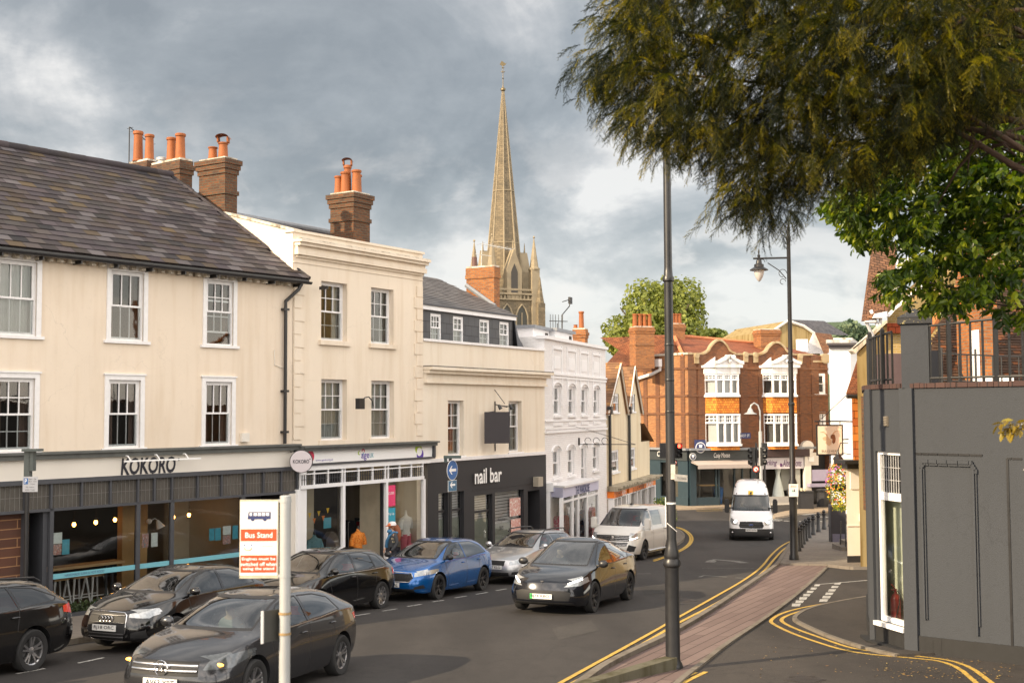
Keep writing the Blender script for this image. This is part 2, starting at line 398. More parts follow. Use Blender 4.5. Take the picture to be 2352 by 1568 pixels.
mt['churchpale']=plain('church_dressing_stone',(.28,.23,.155),.9,var=.35,vs=.8)
mt['asphalt']=None
mt['chrome']=plain('chrome',(.75,.75,.77),.12,metal=1,var=.03)
mt['alloy']=plain('alloy_rim',(.48,.48,.50),.3,metal=.9,var=.08)
mt['alloydark']=plain('dark_rim',(.05,.05,.055),.35,metal=.6,var=.2)
mt['rubber']=plain('tyre_rubber',(.022,.022,.023),.8,var=.3)
mt['blackplastic']=plain('black_plastic',(.02,.02,.022),.5,var=.2)
mt['carglass']=glassy('car_glass',(.42,.52,.52),2.2,.0)
mt['privacy']=glassy('tinted_car_glass',(.06,.06,.065),2.2,.0)
mt['interior']=plain('car_interior',(.05,.05,.055),.8,var=.2)
mt['galv']=plain('galvanised_steel',(.42,.43,.43),.5,metal=.3,var=.15,vs=4)
mt['signwhite']=plain('sign_white',(.85,.83,.80),.45,var=.04)
mt['signred']=plain('sign_red',(.80,.075,.02),.45,var=.04)
mt['signblue']=plain('sign_blue',(.035,.13,.36),.45,var=.05)
mt['signorange']=plain('sign_orange',(.86,.22,.02),.5,var=.04)
mt['ink']=plain('lettering_black',(.02,.02,.03),.6,var=.1)
mt['inkblue']=plain('lettering_navy',(.03,.04,.13),.6,var=.1)
mt['whiteink']=plain('lettering_white',(.86,.86,.86),.5,var=.03)
mt['plate']=plain('number_plate',(.74,.74,.72),.35,var=.04)
mt['skin']=plain('skin',(.62,.38,.27),.55,var=.08)
def asphalt_mat(name,base=(.041,.0375,.036),patch=True):
 n=NT(name);p=n.pos()
 agg=n.noise(p,55,4,.8);mid=n.noise(p,4,6,.65);big=n.noise(n.map(p,(.30,.09,.3),rot=(0,0,R(-28))),1.4,5,.6)
 c=n.mix(n.mr(agg,.3,.7),tuple(x*.55 for x in base),tuple(x*1.75 for x in base))
 c=n.mix(n.mr(mid,.3,.75,0,.45),c,tuple(x*1.7 for x in base))
 c=n.mix(n.mr(big,.4,.6,0,.6),c,(base[0]*.55,base[1]*.55,base[2]*.58))
 cr=n.N.new('ShaderNodeTexVoronoi');cr.feature='DISTANCE_TO_EDGE';cr.inputs['Scale'].default_value=.55
 ds=n.noise(p,2.2,5,.6,out=1);ad=n.N.new('ShaderNodeVectorMath');ad.operation='ADD';n.L.new(p,ad.inputs[0]);sc=n.N.new('ShaderNodeVectorMath');sc.operation='SCALE';sc.inputs['Scale'].default_value=.8;n.L.new(ds,sc.inputs[0]);n.L.new(sc.outputs[0],ad.inputs[1]);n.L.new(ad.outputs[0],cr.inputs['Vector'])
 c=n.mix(n.mr(cr.outputs[0],.0,.012,.45,0),c,(.018,.018,.018))
 n.bump(n.math('ADD',agg,n.math('MULTIPLY',mid,.5)),.55,.006)
 return n.fin(c,.86,0,.3)
mt['asphalt']=asphalt_mat('road_asphalt')
mt['asphalt2']=asphalt_mat('side_road_asphalt',(.046,.040,.036))
def paving_mat(name,c1,c2,mortar,w,h,rot=0.0,ms=.008,gr=.35):
 n=NT(name);v=n.map(n.pos(),(1,1,1),rot=(0,0,rot))
 t=n.N.new('ShaderNodeTexBrick');n.L.new(v,t.inputs['Vector']);t.inputs['Scale'].default_value=1
 t.inputs['Brick Width'].default_value=w;t.inputs['Row Height'].default_value=h;t.inputs['Mortar Size'].default_value=ms
 n.set(t.inputs['Color1'],c1);n.set(t.inputs['Color2'],c2);n.set(t.inputs['Mortar'],mortar)
 g=n.noise(n.pos(),1.3,6,.65);c=n.mix(n.mr(g,.4,.75,0,gr),t.outputs[0],tuple(x*.45 for x in c1))
 c=n.mix(n.mr(n.noise(n.pos(),60,3),.3,.8,0,.25),c,tuple(x*1.5 for x in c1))
 n.bump(n.math('MULTIPLY',t.outputs[1],-1.0),.5,.01)
 return n.fin(c,.85,0,.3)
mt['slabs']=paving_mat('paving_slabs',(.20,.175,.15),(.155,.135,.12),(.07,.06,.05),.62,.45,rot=R(30))
mt['slabsfar']=paving_mat('far_paving_slabs',(.34,.27,.20),(.28,.22,.16),(.14,.12,.09),.6,.6,rot=R(5))
mt['kerb']=stucco('kerb_stone',(.20,.175,.145),(.3,.27,.22),.6,.4)
def worn_paint(name,col,wear=.45):
 n=NT(name);p=n.pos();w=n.noise(p,14,6,.7);w2=n.noise(p,90,3,.7)
 f=n.mr(n.math('ADD',n.math('MULTIPLY',w,.6),n.math('MULTIPLY',w2,.4)),.45,.58,0,wear)
 n.bump(w2,.4,.003)
 return n.fin(n.mix(f,col,(.07,.065,.06)),.75,0,.3)
mt['yellowline']=worn_paint('yellow_line_paint',(.62,.40,.075),.55)
mt['whiteline']=worn_paint('white_line_paint',(.55,.54,.51),.75)
mt['whitefaint']=worn_paint('faint_white_paint',(.24,.235,.22),.95)
# ground, road, pavements
def structure(o):o['kind']='structure';return o
def make_ground():
 xs=[-900,-400,-200,-120,-80]+list(range(-60,61,6))+[80,120,200,400,900]
 ys=[-60,-30,-10,0,10,20,30,40,46,50,53,55,56,57,58,59,60,61,62,63,64,65,66,68,70,75,80,100,150,250,500,1000,2500]
 V=[(x,y,G(x,y))for y in ys for x in xs];n=len(xs)
 Fc=[(j*n+i,j*n+i+1,(j+1)*n+i+1,(j+1)*n+i)for j in range(len(ys)-1)for i in range(n-1)]
 structure(mesh_obj('road',V,Fc,mt['asphalt']))
make_ground()
YCUT=[50,53,55,56,57,58,59,60,61,62,63,64,65,66,68,70]
def sheet(name,pts,h,mat,skirt=0.0,kerbmat=None,flat=False):
 """horizontal sheet following the ground, h above it; skirt drops its rim down"""
 bm=bmesh.new();vs=[bm.verts.new((p[0],p[1],0))for p in pts];f=bm.faces.new(vs)
 bmesh.ops.triangulate(bm,faces=[f])
 for y in YCUT:
  bmesh.ops.bisect_plane(bm,geom=bm.verts[:]+bm.edges[:]+bm.faces[:],plane_co=(0,y,0),plane_no=(0,1,0))
 for v in bm.verts:v.co.z=G(v.co.x,v.co.y)+h
 for f in bm.faces:
  if f.normal.z<0:f.normal_flip()
 if skirt:
  ed=[e for e in bm.edges if e.is_boundary]
  r=bmesh.ops.extrude_edge_only(bm,edges=ed)
  for g in r['geom']:
   if isinstance(g,bmesh.types.BMVert):g.co.z-=skirt
 bm.normal_update()
 V=[v.co[:]for v in bm.verts];bm.verts.index_update();Fc=[tuple(v.index for v in f.verts)for f in bm.faces];bm.free()
 return structure(mesh_obj(name,V,Fc,mat))
def ribbon(mb,pts,w,h,m=0,side=0.0,thick=0.0,step=.7):
 """strip of width w along a plan polyline, h above the ground"""
 P=[]
 for a,b in zip(pts[:-1],pts[1:]):
  a=Vector((a[0],a[1]));b=Vector((b[0],b[1]));k=max(1,int((b-a).length/step))
  P+=[a+(b-a)*i/k for i in range(k)]
 P.append(Vector((pts[-1][0],pts[-1][1])))
 vs=[]
 for i,p in enumerate(P):
  t=(P[min(i+1,len(P)-1)]-P[max(i-1,0)]).normalized();nr=Vector((t.y,-t.x))
  for s in(-.5,.5):
   q=p+nr*(w*s+side);vs.append((q.x,q.y,G(q.x,q.y)+h))
 n=len(P)
 fs=[(2*i,2*i+1,2*i+3,2*i+2)for i in range(n-1)]
 if thick:
  b=len(vs);vs+=[(x,y,z-thick)for x,y,z in vs]
  fs+=[(2*i,2*i+2,2*i+2+b,2*i+b)for i in range(n-1)]+[(2*i+1,2*i+3,2*i+3+b,2*i+1+b)for i in range(n-1)]+[(0,1,1+b,b),(2*n-2,2*n-1,2*n-1+b,2*n-2+b)]
 mb.add(vs,fs,m)
def smooth(pts,it=2):
 for _ in range(it):
  q=[pts[0]]
  for a,b in zip(pts[:-1],pts[1:]):
   a=Vector((a[0],a[1]));b=Vector((b[0],b[1]));q+=[a*.75+b*.25,a*.25+b*.75]
  pts=q+[pts[-1]]
 return pts
def G8(l):return[gp(1194.4+.4922*x,1102.5+.4922*y)for x,y in l]
KERB=G8([(225,1010),(325,935),(400,880),(540,810),(680,745),(860,640),(1050,510),(1150,440),(1205,400),(1218,375),(1240,340),(1265,300)])+[gp(*p)for p in((1832,1234),(1850,1223),(1880,1207),(1915,1194))]
STRIPR=G8([(680,1010),(745,940),(850,860),(960,770),(1130,660),(1290,540),(1400,440),(1430,410)])
sheet('brick_path',KERB[:9]+G8([(1430,404)])+STRIPR[::-1],.035,paving_mat('path_brick',(.20,.145,.13),(.13,.09,.082),(.028,.020,.018),2.6,.235,rot=R(-66),ms=.011,gr=.3),.10)
sheet('pavement',KERB[8:]+[Vector((KERB[-1].x+14,KERB[-1].y+2,0)),Vector((gp(1960,1305).x+12,gp(1960,1305).y,0)),gp(1960,1308)]+G8([(1520,415),(1430,404)]),.10,mt['slabs'],.14)
mb=MB();ribbon(mb,smooth(KERB),.14,.112,0,side=.0,thick=.14);ribbon(mb,smooth(STRIPR),.10,.045,thick=.10);structure(mb.build('kerb',mt['kerb']))
side=STRIPR[:-1]+G8([(1430,414),(1520,425)])+[gp(1960,1312),Vector((18,30,0)),Vector((22,12,0)),Vector((6,8,0)),Vector((2,12,0))]
sheet('side_road',side,.006,mt['asphalt2'])
WK=smooth(G8([(1700,540),(1600,552),(1420,585),(1330,612),(1285,640),(1280,660),(1340,690),(1440,735),(1560,775),(1650,800),(1760,825)]))
sheet('side_pavement',WK+[Vector((10,22,0)),Vector((10,27,0))],.05,mt['asphalt2'],.06)
mb=MB();ribbon(mb,WK,.10,.058,thick=.06);structure(mb.build('side_kerb',mt['kerb']))
mb=MB()
for l in([(150,970),(200,940),(400,830),(600,720),(740,640),(900,550),(1050,465),(1130,405),(1170,350),(1220,305),(1268,282)],[(195,975),(250,945),(420,855),(600,748),(740,665),(900,585),(1060,490),(1140,425),(1185,370),(1225,325),(1262,302)],[(2160,975),(2020,850),(1800,828),(1640,815),(1510,795),(1380,755),(1260,712),(1180,672),(1165,655),(1220,620),(1330,592),(1460,570),(1640,543)],[(2225,965),(2075,850),(1830,818),(1650,800),(1540,785),(1400,735),(1300,700),(1230,668),(1215,650),(1250,630),(1340,602),(1460,580),(1640,552)],[(700,955),(725,940),(820,898)],[(740,960),(775,940),(868,895)]):
 ribbon(mb,smooth(G8(l),2),.085,.012)
structure(mb.build('yellow_lines',mt['yellowline'],recalc=False))
mb=MB()
for a,b in(((588,1162),(690,1146)),((765,1132),(855,1118)),((918,1104),(1003,1090)),((1070,1076),(1138,1066)),((1203,1052),(1278,1040)),((1332,1030),(1405,1018)),((1453,1008),(1517,997))):
 ribbon(mb,[gp(588+.3791*a[0],974+.3791*a[1]),gp(588+.3791*b[0],974+.3791*b[1])],.07,.008)
for a,b in(((475,1447),(628,1414)),((100,1512),(270,1480))):
 ribbon(mb,[gp(.3791*a[0],974+.3791*a[1]),gp(.3791*b[0],974+.3791*b[1])],.07,.008)
for i in range(7):
 x=1386-(1386-1288)*i/6;y=491+(583-491)*i/6;w=16+4*i/3;hh=4.5+i*.35
 p=G8([(x-w*.85,y+hh),(x+w*.85-4,y+hh),(x+w,y-hh),(x-w+6,y-hh)]);mb.add([(q.x,q.y,G(q.x,q.y)+.012)for q in p],[(0,1,2,3)])
for i in range(6):
 x=1482-(1482-1417)*i/5;y=483+(562-483)*i/5;w=18+3*i/3;hh=4.5+i*.35
 p=G8([(x-w*.85-2,y+hh),(x+w*.85-4,y+hh),(x+w,y-hh),(x-w+6,y-hh)]);mb.add([(q.x,q.y,G(q.x,q.y)+.012)for q in p],[(0,1,2,3)])
ribbon(mb,G8([(1400,486),(1640,466)]),.09,.012)
for a,b in(((1395,1080),(1740,1040)),((1560,1100),(1775,1112)),((1010,1140),(1130,1145)),((1150,1158),(1235,1160)),((1350,1165),(1480,1165)),((1000,1153),(1100,1158)),((1600,1165),(1735,1170))):
 ribbon(mb,[gp(1598.6+.17575*a[0],992.3+.17575*a[1]),gp(1598.6+.17575*b[0],992.3+.17575*b[1])],.25,.008)
structure(mb.build('white_lines',mt['whiteline'],recalc=False))
mb=MB()
for l,w in(([(1625,376),(1725,388)],.12),([(1640,398),(1735,404)],.10)):pass
for l,w in(([(885,383),(905,370),(1000,377),(1050,386)],.35),([(838,452),(860,444),(965,452)],.12),([(1005,455),(1060,458)],.12),([(500,437),(610,436)],.10),([(850,410),(1160,412)],.04)):
 ribbon(mb,G8(l),w,.008)
structure(mb.build('faint_markings',mt['whitefaint'],recalc=False))
_pa=gp(811,1413);_pb=gp(1160,1353);PD=Vector((_pb.x-_pa.x,_pb.y-_pa.y)).normalized();PN=Vector((PD.y,-PD.x))
def park(t,off):q=Vector((_pa.x,_pa.y))+PD*t+PN*off;return q
nose=smooth([gp(1500,1274),gp(1535,1262),gp(1566,1245),gp(1572,1232),gp(1560,1220),gp(1535,1212),gp(1505,1206),gp(1470,1200)])
LK=[park(-24,-2.0),park(-5,-1.95),park(6,-2.05),park(13,-2.15)]+nose
sheet('left_pavement',LK+[Vector((-30,95,0)),Vector((-60,60,0)),Vector((-45,0,0))],.10,mt['slabs'],.14)
mb=MB();ribbon(mb,smooth(LK,1),.14,.112,thick=.14);structure(mb.build('left_kerb',mt['kerb']))
mb=MB()
for off in(.35,.60):
 ribbon(mb,[Vector((p[0],p[1]))for p in smooth([gp(1500+off*2,1283+off*10),gp(1545+off*6,1268+off*9),gp(1576+off*16,1250+off*5),gp(1580+off*22,1232),gp(1566+off*14,1217-off*3),gp(1540+off*8,1210-off*4)])],.09,.012)
for yy in(1166.5,1169.5):
 ribbon(mb,[gp(1600,yy+4),gp(1660,yy+3)],.10,.012)
structure(mb.build('corner_lines',mt['yellowline'],recalc=False))
sheet('far_pavement',[gp(1440,1163),gp(1490,1167),gp(1545,1171),gp(1600,1170),gp(1680,1166),gp(1790,1158),gp(1960,1150),Vector((60,90,0)),Vector((60,140,0)),Vector((-20,140,0)),Vector((-5,100,0))],.10,mt['slabsfar'],.14)
sheet('corner_pavement',smooth([gp(1930,1176),gp(1880,1178),gp(1835,1182),gp(1800,1188),gp(1775,1192),gp(1772,1187),gp(1785,1180),gp(1830,1172),gp(1930,1164)]),.10,mt['slabsfar'],.14)
def road_wear():
 for nm,l,m_ in(('road_patch',[(560,500),(700,487),(730,520),(585,536)],asphalt_mat('dark_patch',(.033,.031,.030))),('road_patch',[(880,383),(1000,375),(1050,388),(925,398)],asphalt_mat('pale_patch',(.050,.047,.044))),('road_patch',[(150,690),(330,650),(370,700),(180,745)],asphalt_mat('worn_patch',(.050,.046,.043)))):
  sheet(nm,G8(l),.004,m_)
 for x,y,lab in((760,560,'round iron manhole cover in the middle of the road'),(1330,930,'small square drain cover in the side road')):
  c=gp(1194.4+.4922*x,1102.5+.4922*y,.01);q=MB();q.lathe((c.x,c.y,c.z-.03),[(.33,0),(.33,.034)],24 if x<900 else 4);q.lathe((c.x,c.y,c.z-.02),[(.29,0),(.29,.028)],24 if x<900 else 4)
  for i in range(5):q.box(c.x-.2,c.x+.2,c.y-.2+.1*i-.012,c.y-.2+.1*i+.012,c.z,c.z+.010)
  tag(q.build('manhole_cover',plain('rusty_iron',(.045,.036,.030),.6,metal=.4,var=.5,vs=9)),lab,'manhole cover')
road_wear()
# windows
def sash(W,parent,u0,u1,z0,z1,cols=3,rows=2,fw=.05,rec=.12,arch=0.0,cur='sides',sill=.06,sillproj=.06,ratio=.5,raise_=0.0,mat=None,arched=False,bar=.022):
 """sliding sash window in opening u0..u1, z0..z1 of wall W; arch = width of a flat architrave on the wall face"""
 mat=mat or mt['woodwhite']
 mb=MB();d1=-rec;d0=-rec-.09
 if arch:
  for a in((u0-arch,u0,z0-.02,z1+arch),(u1,u1+arch,z0-.02,z1+arch),(u0,u1,z1,z1+arch)):mb.wb(W,a[0],a[1],a[2],a[3],-.05,.035)
  mb.wb(W,u0-arch-.03,u1+arch+.03,z1+arch,z1+arch+.035,-.02,.06)
 for a in((u0,u0+fw,z0,z1),(u1-fw,u1,z0,z1),(u0+fw,u1-fw,z1-fw,z1),(u0+fw,u1-fw,z0,z0+fw)):mb.wb(W,*a,d0,d1)
 zm=z0+(z1-z0)*ratio;a0,a1=u0+fw,u1-fw;s=.045
 def sashleaf(za,zb,dd):
  for a in((a0,a0+s,za,zb),(a1-s,a1,za,zb),(a0+s,a1-s,zb-s,zb),(a0+s,a1-s,za,za+s)):mb.wb(W,*a,dd-.035,dd)
  for i in range(1,cols):
   u=a0+s+(a1-a0-2*s)*i/cols;mb.wb(W,u-bar/2,u+bar/2,za+s,zb-s,dd-.03,dd-.004)
  for j in range(1,rows):
   z=za+s+(zb-za-2*s)*j/rows;mb.wb(W,a0+s,a1-s,z-bar/2,z+bar/2,dd-.027,dd-.007)
 sashleaf(zm-.02,z1-fw,d1-.012);sashleaf(z0+fw+raise_,zm+.02+raise_,d1-.052)
 if arched:
  h=arched;k=8
  for sgn,ue in((1,u0),(-1,u1)):
   pts=[W.P(ue,z1+.001,d1+.004)]+[W.P(ue+sgn*(u1-u0)/2*(i/k),z1-h*(1-math.sin(math.pi/2*i/k)),d1+.004)for i in range(k+1)]
   mb.prism(pts,-W.n*.03)
 fr=mb.build('window',mat,parent)
 g=MB();g.quad(W.P(a0,z0+fw,d1-.05),W.P(a1,z0+fw,d1-.05),W.P(a1,z1-fw,d1-.05),W.P(a0,z1-fw,d1-.05));g.build('pane',mt['glass'],fr,recalc=False)
 if cur:
  c=MB();w=a1-a0;cm={'sides':'curtain','full':'curtain','grey':'curtaing','brown':'curtainb','blind':'curtain'}[cur if isinstance(cur,str)else 'sides']
  spans=[(a0-.03,a0+w*random.uniform(.18,.3)),(a1-w*random.uniform(.18,.3),a1+.03)]if cur in('sides','grey','brown')else[(a0-.03,a1+.03)]
  zt=z1+.05
  for(p,q)in spans:
   n=max(4,int((q-p)/.035));vs=[]
   for i in range(n+1):
    u=p+(q-p)*i/n;dd=d0-.09+.03*math.sin(i*1.9+p*7)
    vs+=[W.P(u,z0-.02 if cur!='blind' else z0+(z1-z0)*.35,dd),W.P(u+random.uniform(-.01,.01),zt,dd)]
   c.add(vs,[(2*i,2*i+2,2*i+3,2*i+1)for i in range(n)])
  c.build('curtain',mt[cm],fr,recalc=False)
 if sill:
  q=MB();q.wb(W,u0-.07-arch,u1+.07+arch,z0-sill,z0-.002,-rec,sillproj);q.build('sill',mat,fr)
 return fr
def holes_wall(mb,W,u0,u1,z0,z1,holes,rev=.14,m=0,d=0.0):
 us=sorted({u0,u1,*[h[0]for h in holes],*[h[1]for h in holes]});zs=sorted({z0,z1,*[h[2]for h in holes],*[h[3]for h in holes]})
 us=[u for u in us if u0<=u<=u1];zs=[z for z in zs if z0<=z<=z1]
 def inh(u,z):return any(h[0]<u<h[1]and h[2]<z<h[3]for h in holes)
 for a,b in zip(us[:-1],us[1:]):
  for c,e in zip(zs[:-1],zs[1:]):
   if not inh((a+b)/2,(c+e)/2):mb.quad(W.P(a,c,d),W.P(b,c,d),W.P(b,e,d),W.P(a,e,d),m)
 for h in holes:
  a,b,c,e=h[:4]
  mb.quad(W.P(a,c,d),W.P(a,c,d-rev),W.P(a,e,d-rev),W.P(a,e,d),m);mb.quad(W.P(b,c,d-rev),W.P(b,c,d),W.P(b,e,d),W.P(b,e,d-rev),m)
  mb.quad(W.P(a,e,d),W.P(a,e,d-rev),W.P(b,e,d-rev),W.P(b,e,d),m);mb.quad(W.P(a,c,d-rev),W.P(a,c,d),W.P(b,c,d),W.P(b,c,d-rev),m)
def shell(mb,W,u0,u1,z0,z1,depth,m=0,zback=None):
 """side and back walls behind a front"""
 zb=z1 if zback is None else zback
 mb.quad(W.P(u0,z0,-depth),W.P(u0,z0,0),W.P(u0,z1,0),W.P(u0,zb,-depth),m)
 mb.quad(W.P(u1,z0,0),W.P(u1,z0,-depth),W.P(u1,zb,-depth),W.P(u1,z1,0),m)
 mb.quad(W.P(u1,z0,-depth),W.P(u0,z0,-depth),W.P(u0,zb,-depth),W.P(u1,zb,-depth),m)
def rooms(W,parent,holes,rev=.3,deep=1.5,name='interior',mat=None):
 mb=MB()
 for h in holes:
  a,b,c,e=h[0]-.15,h[1]+.15,h[2]-.15,h[3]+.15
  P=W.P
  mb.quad(P(a,c,-deep),P(b,c,-deep),P(b,e,-deep),P(a,e,-deep));mb.quad(P(a,c,-rev),P(a,c,-deep),P(a,e,-deep),P(a,e,-rev))
  mb.quad(P(b,c,-deep),P(b,c,-rev),P(b,e,-rev),P(b,e,-deep));mb.quad(P(a,e,-rev),P(a,e,-deep),P(b,e,-deep),P(b,e,-rev));mb.quad(P(a,c,-deep),P(a,c,-rev),P(b,c,-rev),P(b,c,-deep))
 return mb.build(name,mat or mt['room'],parent,recalc=False)
def slates(mb,O,U,Vv,poly,w,h,thick=.012,lap=1.35,jit=.006,mi=0):
 """individual slates on the plane O + u*U + v*V clipped to poly [(u,v)...]"""
 N=U.cross(Vv).normalized()
 if N.z<0:N=-N
 us=[p[0]for p in poly];vs=[p[1]for p in poly]
 def inside(u,v):
  c=False;n=len(poly)
  for i in range(n):
   x1,y1=poly[i];x2,y2=poly[(i+1)%n]
   if(y1>v)!=(y2>v)and u<(x2-x1)*(v-y1)/(y2-y1)+x1:c=not c
  return c
 nr=int((max(vs)-min(vs))/h)+1
 for j in range(nr):
  v=min(vs)+j*h;off=(j%2)*w/2
  k=int((max(us)-min(us))/w)+2
  for i in range(k):
   u=min(us)+i*w-off
   if not inside(u+w/2,v+h/2):continue
   u_,w_=u,w
   u=max(u,min(us));w=min(u_+w_,max(us))-u
   a=random.uniform(-jit,jit);b=thick+random.uniform(0,jit)
   p=[O+U*(u+.003)+Vv*(v+a)+N*(b+.012),O+U*(u+w-.003)+Vv*(v+a*.3)+N*(b+.012),O+U*(u+w-.003)+Vv*(v+h*lap)+N*.004,O+U*(u+.003)+Vv*(v+h*lap)+N*.004]
   q=[x-N*thick for x in p[:2]]
   r=random.random()
   mb.add(p+q,[(0,1,2,3),(0,4,5,1)],mi,r);u,w=u_,w_
def pots(parent,lst):
 for(c,rad,h,cowl)in lst:
  p=MB();c=Vector(c)
  p.lathe(c,[(rad*1.12,0),(rad*1.12,.05),(rad,.07),(rad*.86,h*.88),(rad*1.05,h*.9),(rad*1.08,h*.97),(rad*.95,h),(rad*.75,h),(rad*.7,h*.6)],18,cap=False)
  if cowl:
   n=10;vs=[]
   for i in range(n+1):
    a=math.pi*i/n;
    for s in(-1,1):vs.append(c+Vector((math.cos(a)*rad*1.35,s*rad*1.5,h+.12+math.sin(a)*rad*.75)))
   p.add(vs,[(2*i,2*i+1,2*i+3,2*i+2)for i in range(n)])
   for s in(-1,1):
    p.par(c+Vector((s*rad*1.0-.02,-rad*.9,h)),(.04,0,0),(0,rad*1.8,0),(0,0,.14))
  p.build('chimney_pot',mt['terracotta'],parent,smooth=40)
def chimney(parent,W,u0,u1,d0,d1,z0,z1,bm_,steps=2,potl=(),name='chimney',band=None):
 mb=MB();mb.wb(W,u0,u1,z0,z1-.42,d0,d1)
 if band:mb.wb(W,u0-.04,u1+.04,band,band+.12,d0-.04,d1+.04)
 z=z1-.42
 for i in range(steps):
  e=.035*(i+1);mb.wb(W,u0-e,u1+e,z,z+.14,d0-e,d1+e);z+=.14
 mb.wb(W,u0-.02,u1+.02,z,z1,d0-.02,d1+.02)
 c=mb.build(name,bm_,parent)
 q=MB();q.prism([W.P(u0,z1+.002,d0),W.P(u1,z1+.002,d0),W.P(u1,z1+.002,d1),W.P(u0,z1+.002,d1)],(0,0,.06));q.build('mortar_cap',mt['stone'],c)
 pots(c,[(W.P(u,z1+.05,d),r,h,co)for(u,d,r,h,co)in potl])
 return c
def wires(mb,pts,r=.012,m=0):mb.tube(pts,r,6,m)
# the row of shops on the left
TH=[math.atan((x-1176)/2800)for x in(3362,2970,2763,2126,2030)]
_b=gp(140,1409,.1)
def chain(P,th,px):
 e=Vector((math.sin(th),math.cos(th)));k=(px-CX)/F*1.0
 r=ray(px,943-.005*(px-1176));k=r.x/r.y
 t=(k*P[1]-P[0])/(e.x-k*e.y);return(P[0]+e.x*t,P[1]+e.y*t)
C1=chain((_b.x,_b.y),TH[0],672);C0=(C1[0]-math.sin(TH[0])*17,C1[1]-math.cos(TH[0])*17)
C2=chain(C1,TH[1],971);C3=chain(C2,TH[2],1251);C4=chain(C3,TH[3],1392);C5=chain(C4,TH[4],1491)
W1,W2,W3,W4,W5=Wall(C0,C1),Wall(C1,C2),Wall(C2,C3),Wall(C3,C4),Wall(C4,C5)
for i,w in enumerate((W1,W2,W3,W4,W5)):print('wall',i+1,[round(v,2)for v in w.A[:2]],'len',round(w.L,2),'ground',round(w.g(0),2),round(w.g(w.L),2))
def rect(W,x0,x1,y0,y1,d=0.0,yx=None):
 """opening from picture positions: left, right, head, sill"""
 xm=(x0+x1)/2
 return[W.u(x0,900,d),W.u(x1,900,d),W.z(xm,y1,d),W.z(xm,y0,d)]
def build_b1():
 W=W1;L=W.L
 t=thing('terraced_building','cream rendered two-storey building with long slate roof above the dark restaurant front','building',W.P(L/2,W.g(L/2)))
 zsh=W.z(340,1030)
 zev=W.z(340,604)
 h3=rect(W,472,534,646,793);h2=rect(W,251,327,623,782);w2=h2[1]-h2[0];du=(h3[0]+h3[1]-h2[0]-h2[1])/2
 h1=[h2[0]-du-.1,h2[1]-du-.1,h2[2],h2[3]];h1[1]=W.u(80);h1[0]=h1[1]-w2*1.02;h0=[h1[0]-du,h1[1]-du,h1[2],h1[3]]
 l3=rect(W,471,532,876,1022);l2=rect(W,249,322,873,1027)
 l1=[h1[0],W.u(79),l2[2],l2[3]];l0=[h0[0],h0[1],l2[2],l2[3]]
 zc=(h3[3]+h2[3])/2
 for h in(h0,h1,h2,h3):h[3]=zc;h[2]=(h2[2]+h3[2])/2
 zl=(l2[2]+l3[2])/2;zt=(l2[3]+l3[3])/2
 for h in(l0,l1,l2,l3):h[2]=zl;h[3]=zt
 HS=[h0,h1,h2,h3,l0,l1,l2,l3]
 mb=MB();holes_wall(mb,W,-2,L-.02,zsh-.1,zev+.12,HS,.16);shell(mb,W,-2,L-.02,W.g(0)-3.5,zev+.1,9)
 mb.build('wall',mt['cream'],t,recalc=False)
 rooms(W,t,HS)
 kw=dict(cols=3,rows=1,fw=.04,rec=.03,arch=.11,sill=.07,bar=.024)
 sash(W,t,*h0,cur='sides',**kw);sash(W,t,*h1,cur='full',**kw);sash(W,t,*h2,cur='brown',**kw)
 sash(W,t,*h3,cur='brown',ratio=.52,raise_=.28,**{**kw,'rows':2})
 sash(W,t,*l0,cur='brown',**kw);sash(W,t,*l1,cur='brown',**{**kw,'rows':2});sash(W,t,*l2,cur='brown',**kw);sash(W,t,*l3,cur='brown',**kw)
 dr=-4.2;ue=L+.28
 zr=W.z(200,372,dr)
 ur=W.u(392,420,dr);ze=zev-.02;dev=.32
 O=W.P(-3,ze,dev);U=W.e;Vv=(W.P(0,zr,dr)-W.P(0,ze,dev));Lv=Vv.length;Vv=Vv/Lv
 poly=[(0,0),(ue+3,0),(ur+3,Lv),(0,Lv)]
 mb=MB();N=U.cross(Vv).normalized()
 slates(mb,O+N*.02,U,Vv,poly,.40,.25)
 mb.add([O+U*p[0]+Vv*p[1]for p in poly],[(0,1,2,3)],0,.3)
 E1=W.P(ue,ze,dev);RG=W.P(ur,zr,dr);E2=W.P(ue,ze,2*dr-dev)
 mb.add([E1,E2,RG],[(0,1,2)],0,.3);mb.add([W.P(-3,zr,dr),RG,E2,W.P(-3,ze,2*dr-dev)],[(0,1,2,3)],0,.5)
 roof=mb.build('roof',mt['slate'],t,recalc=False)
 mb=MB();n=34;a=W.P(-3,zr+.05,dr);b=RG+Vector((0,0,.05))
 for i in range(n):
  p=a+(b-a)*(i/n);q=a+(b-a)*((i+1.06)/n);mb.cyl(p,q,.11,.12,8,r=random.random()*.4)
 n=30
 for i in range(n):
  p=RG+(E1-RG)*(i/n)+Vector((0,0,.03));q=RG+(E1-RG)*((i+1.05)/n)+Vector((0,0,.03));mb.cyl(p,q,.06,.065,6,r=random.random()*.4)
 mb.build('ridge_tiles',mt['slate'],roof,smooth=50)
 mb=MB();zg=ze-.07
 prof=[W.P(0,zg,dev+.02)+W.n*(.07*math.cos(x))+Vector((0,0,.07*math.sin(x)))-W.P(0,0,0)for x in[math.pi*(1+i/8)for i in range(9)]]
 vs=[W.P(-3,0,0)+p for p in prof]+[W.P(ue+.05,0,0)+p for p in prof]
 mb.add(vs,[(i,i+1,i+10,i+9)for i in range(8)]+[tuple(range(9)),tuple(range(9,18))])
 mb.wb(W,-3,ue+.02,ze-.09,ze-.01,dev-.05,dev-.01)
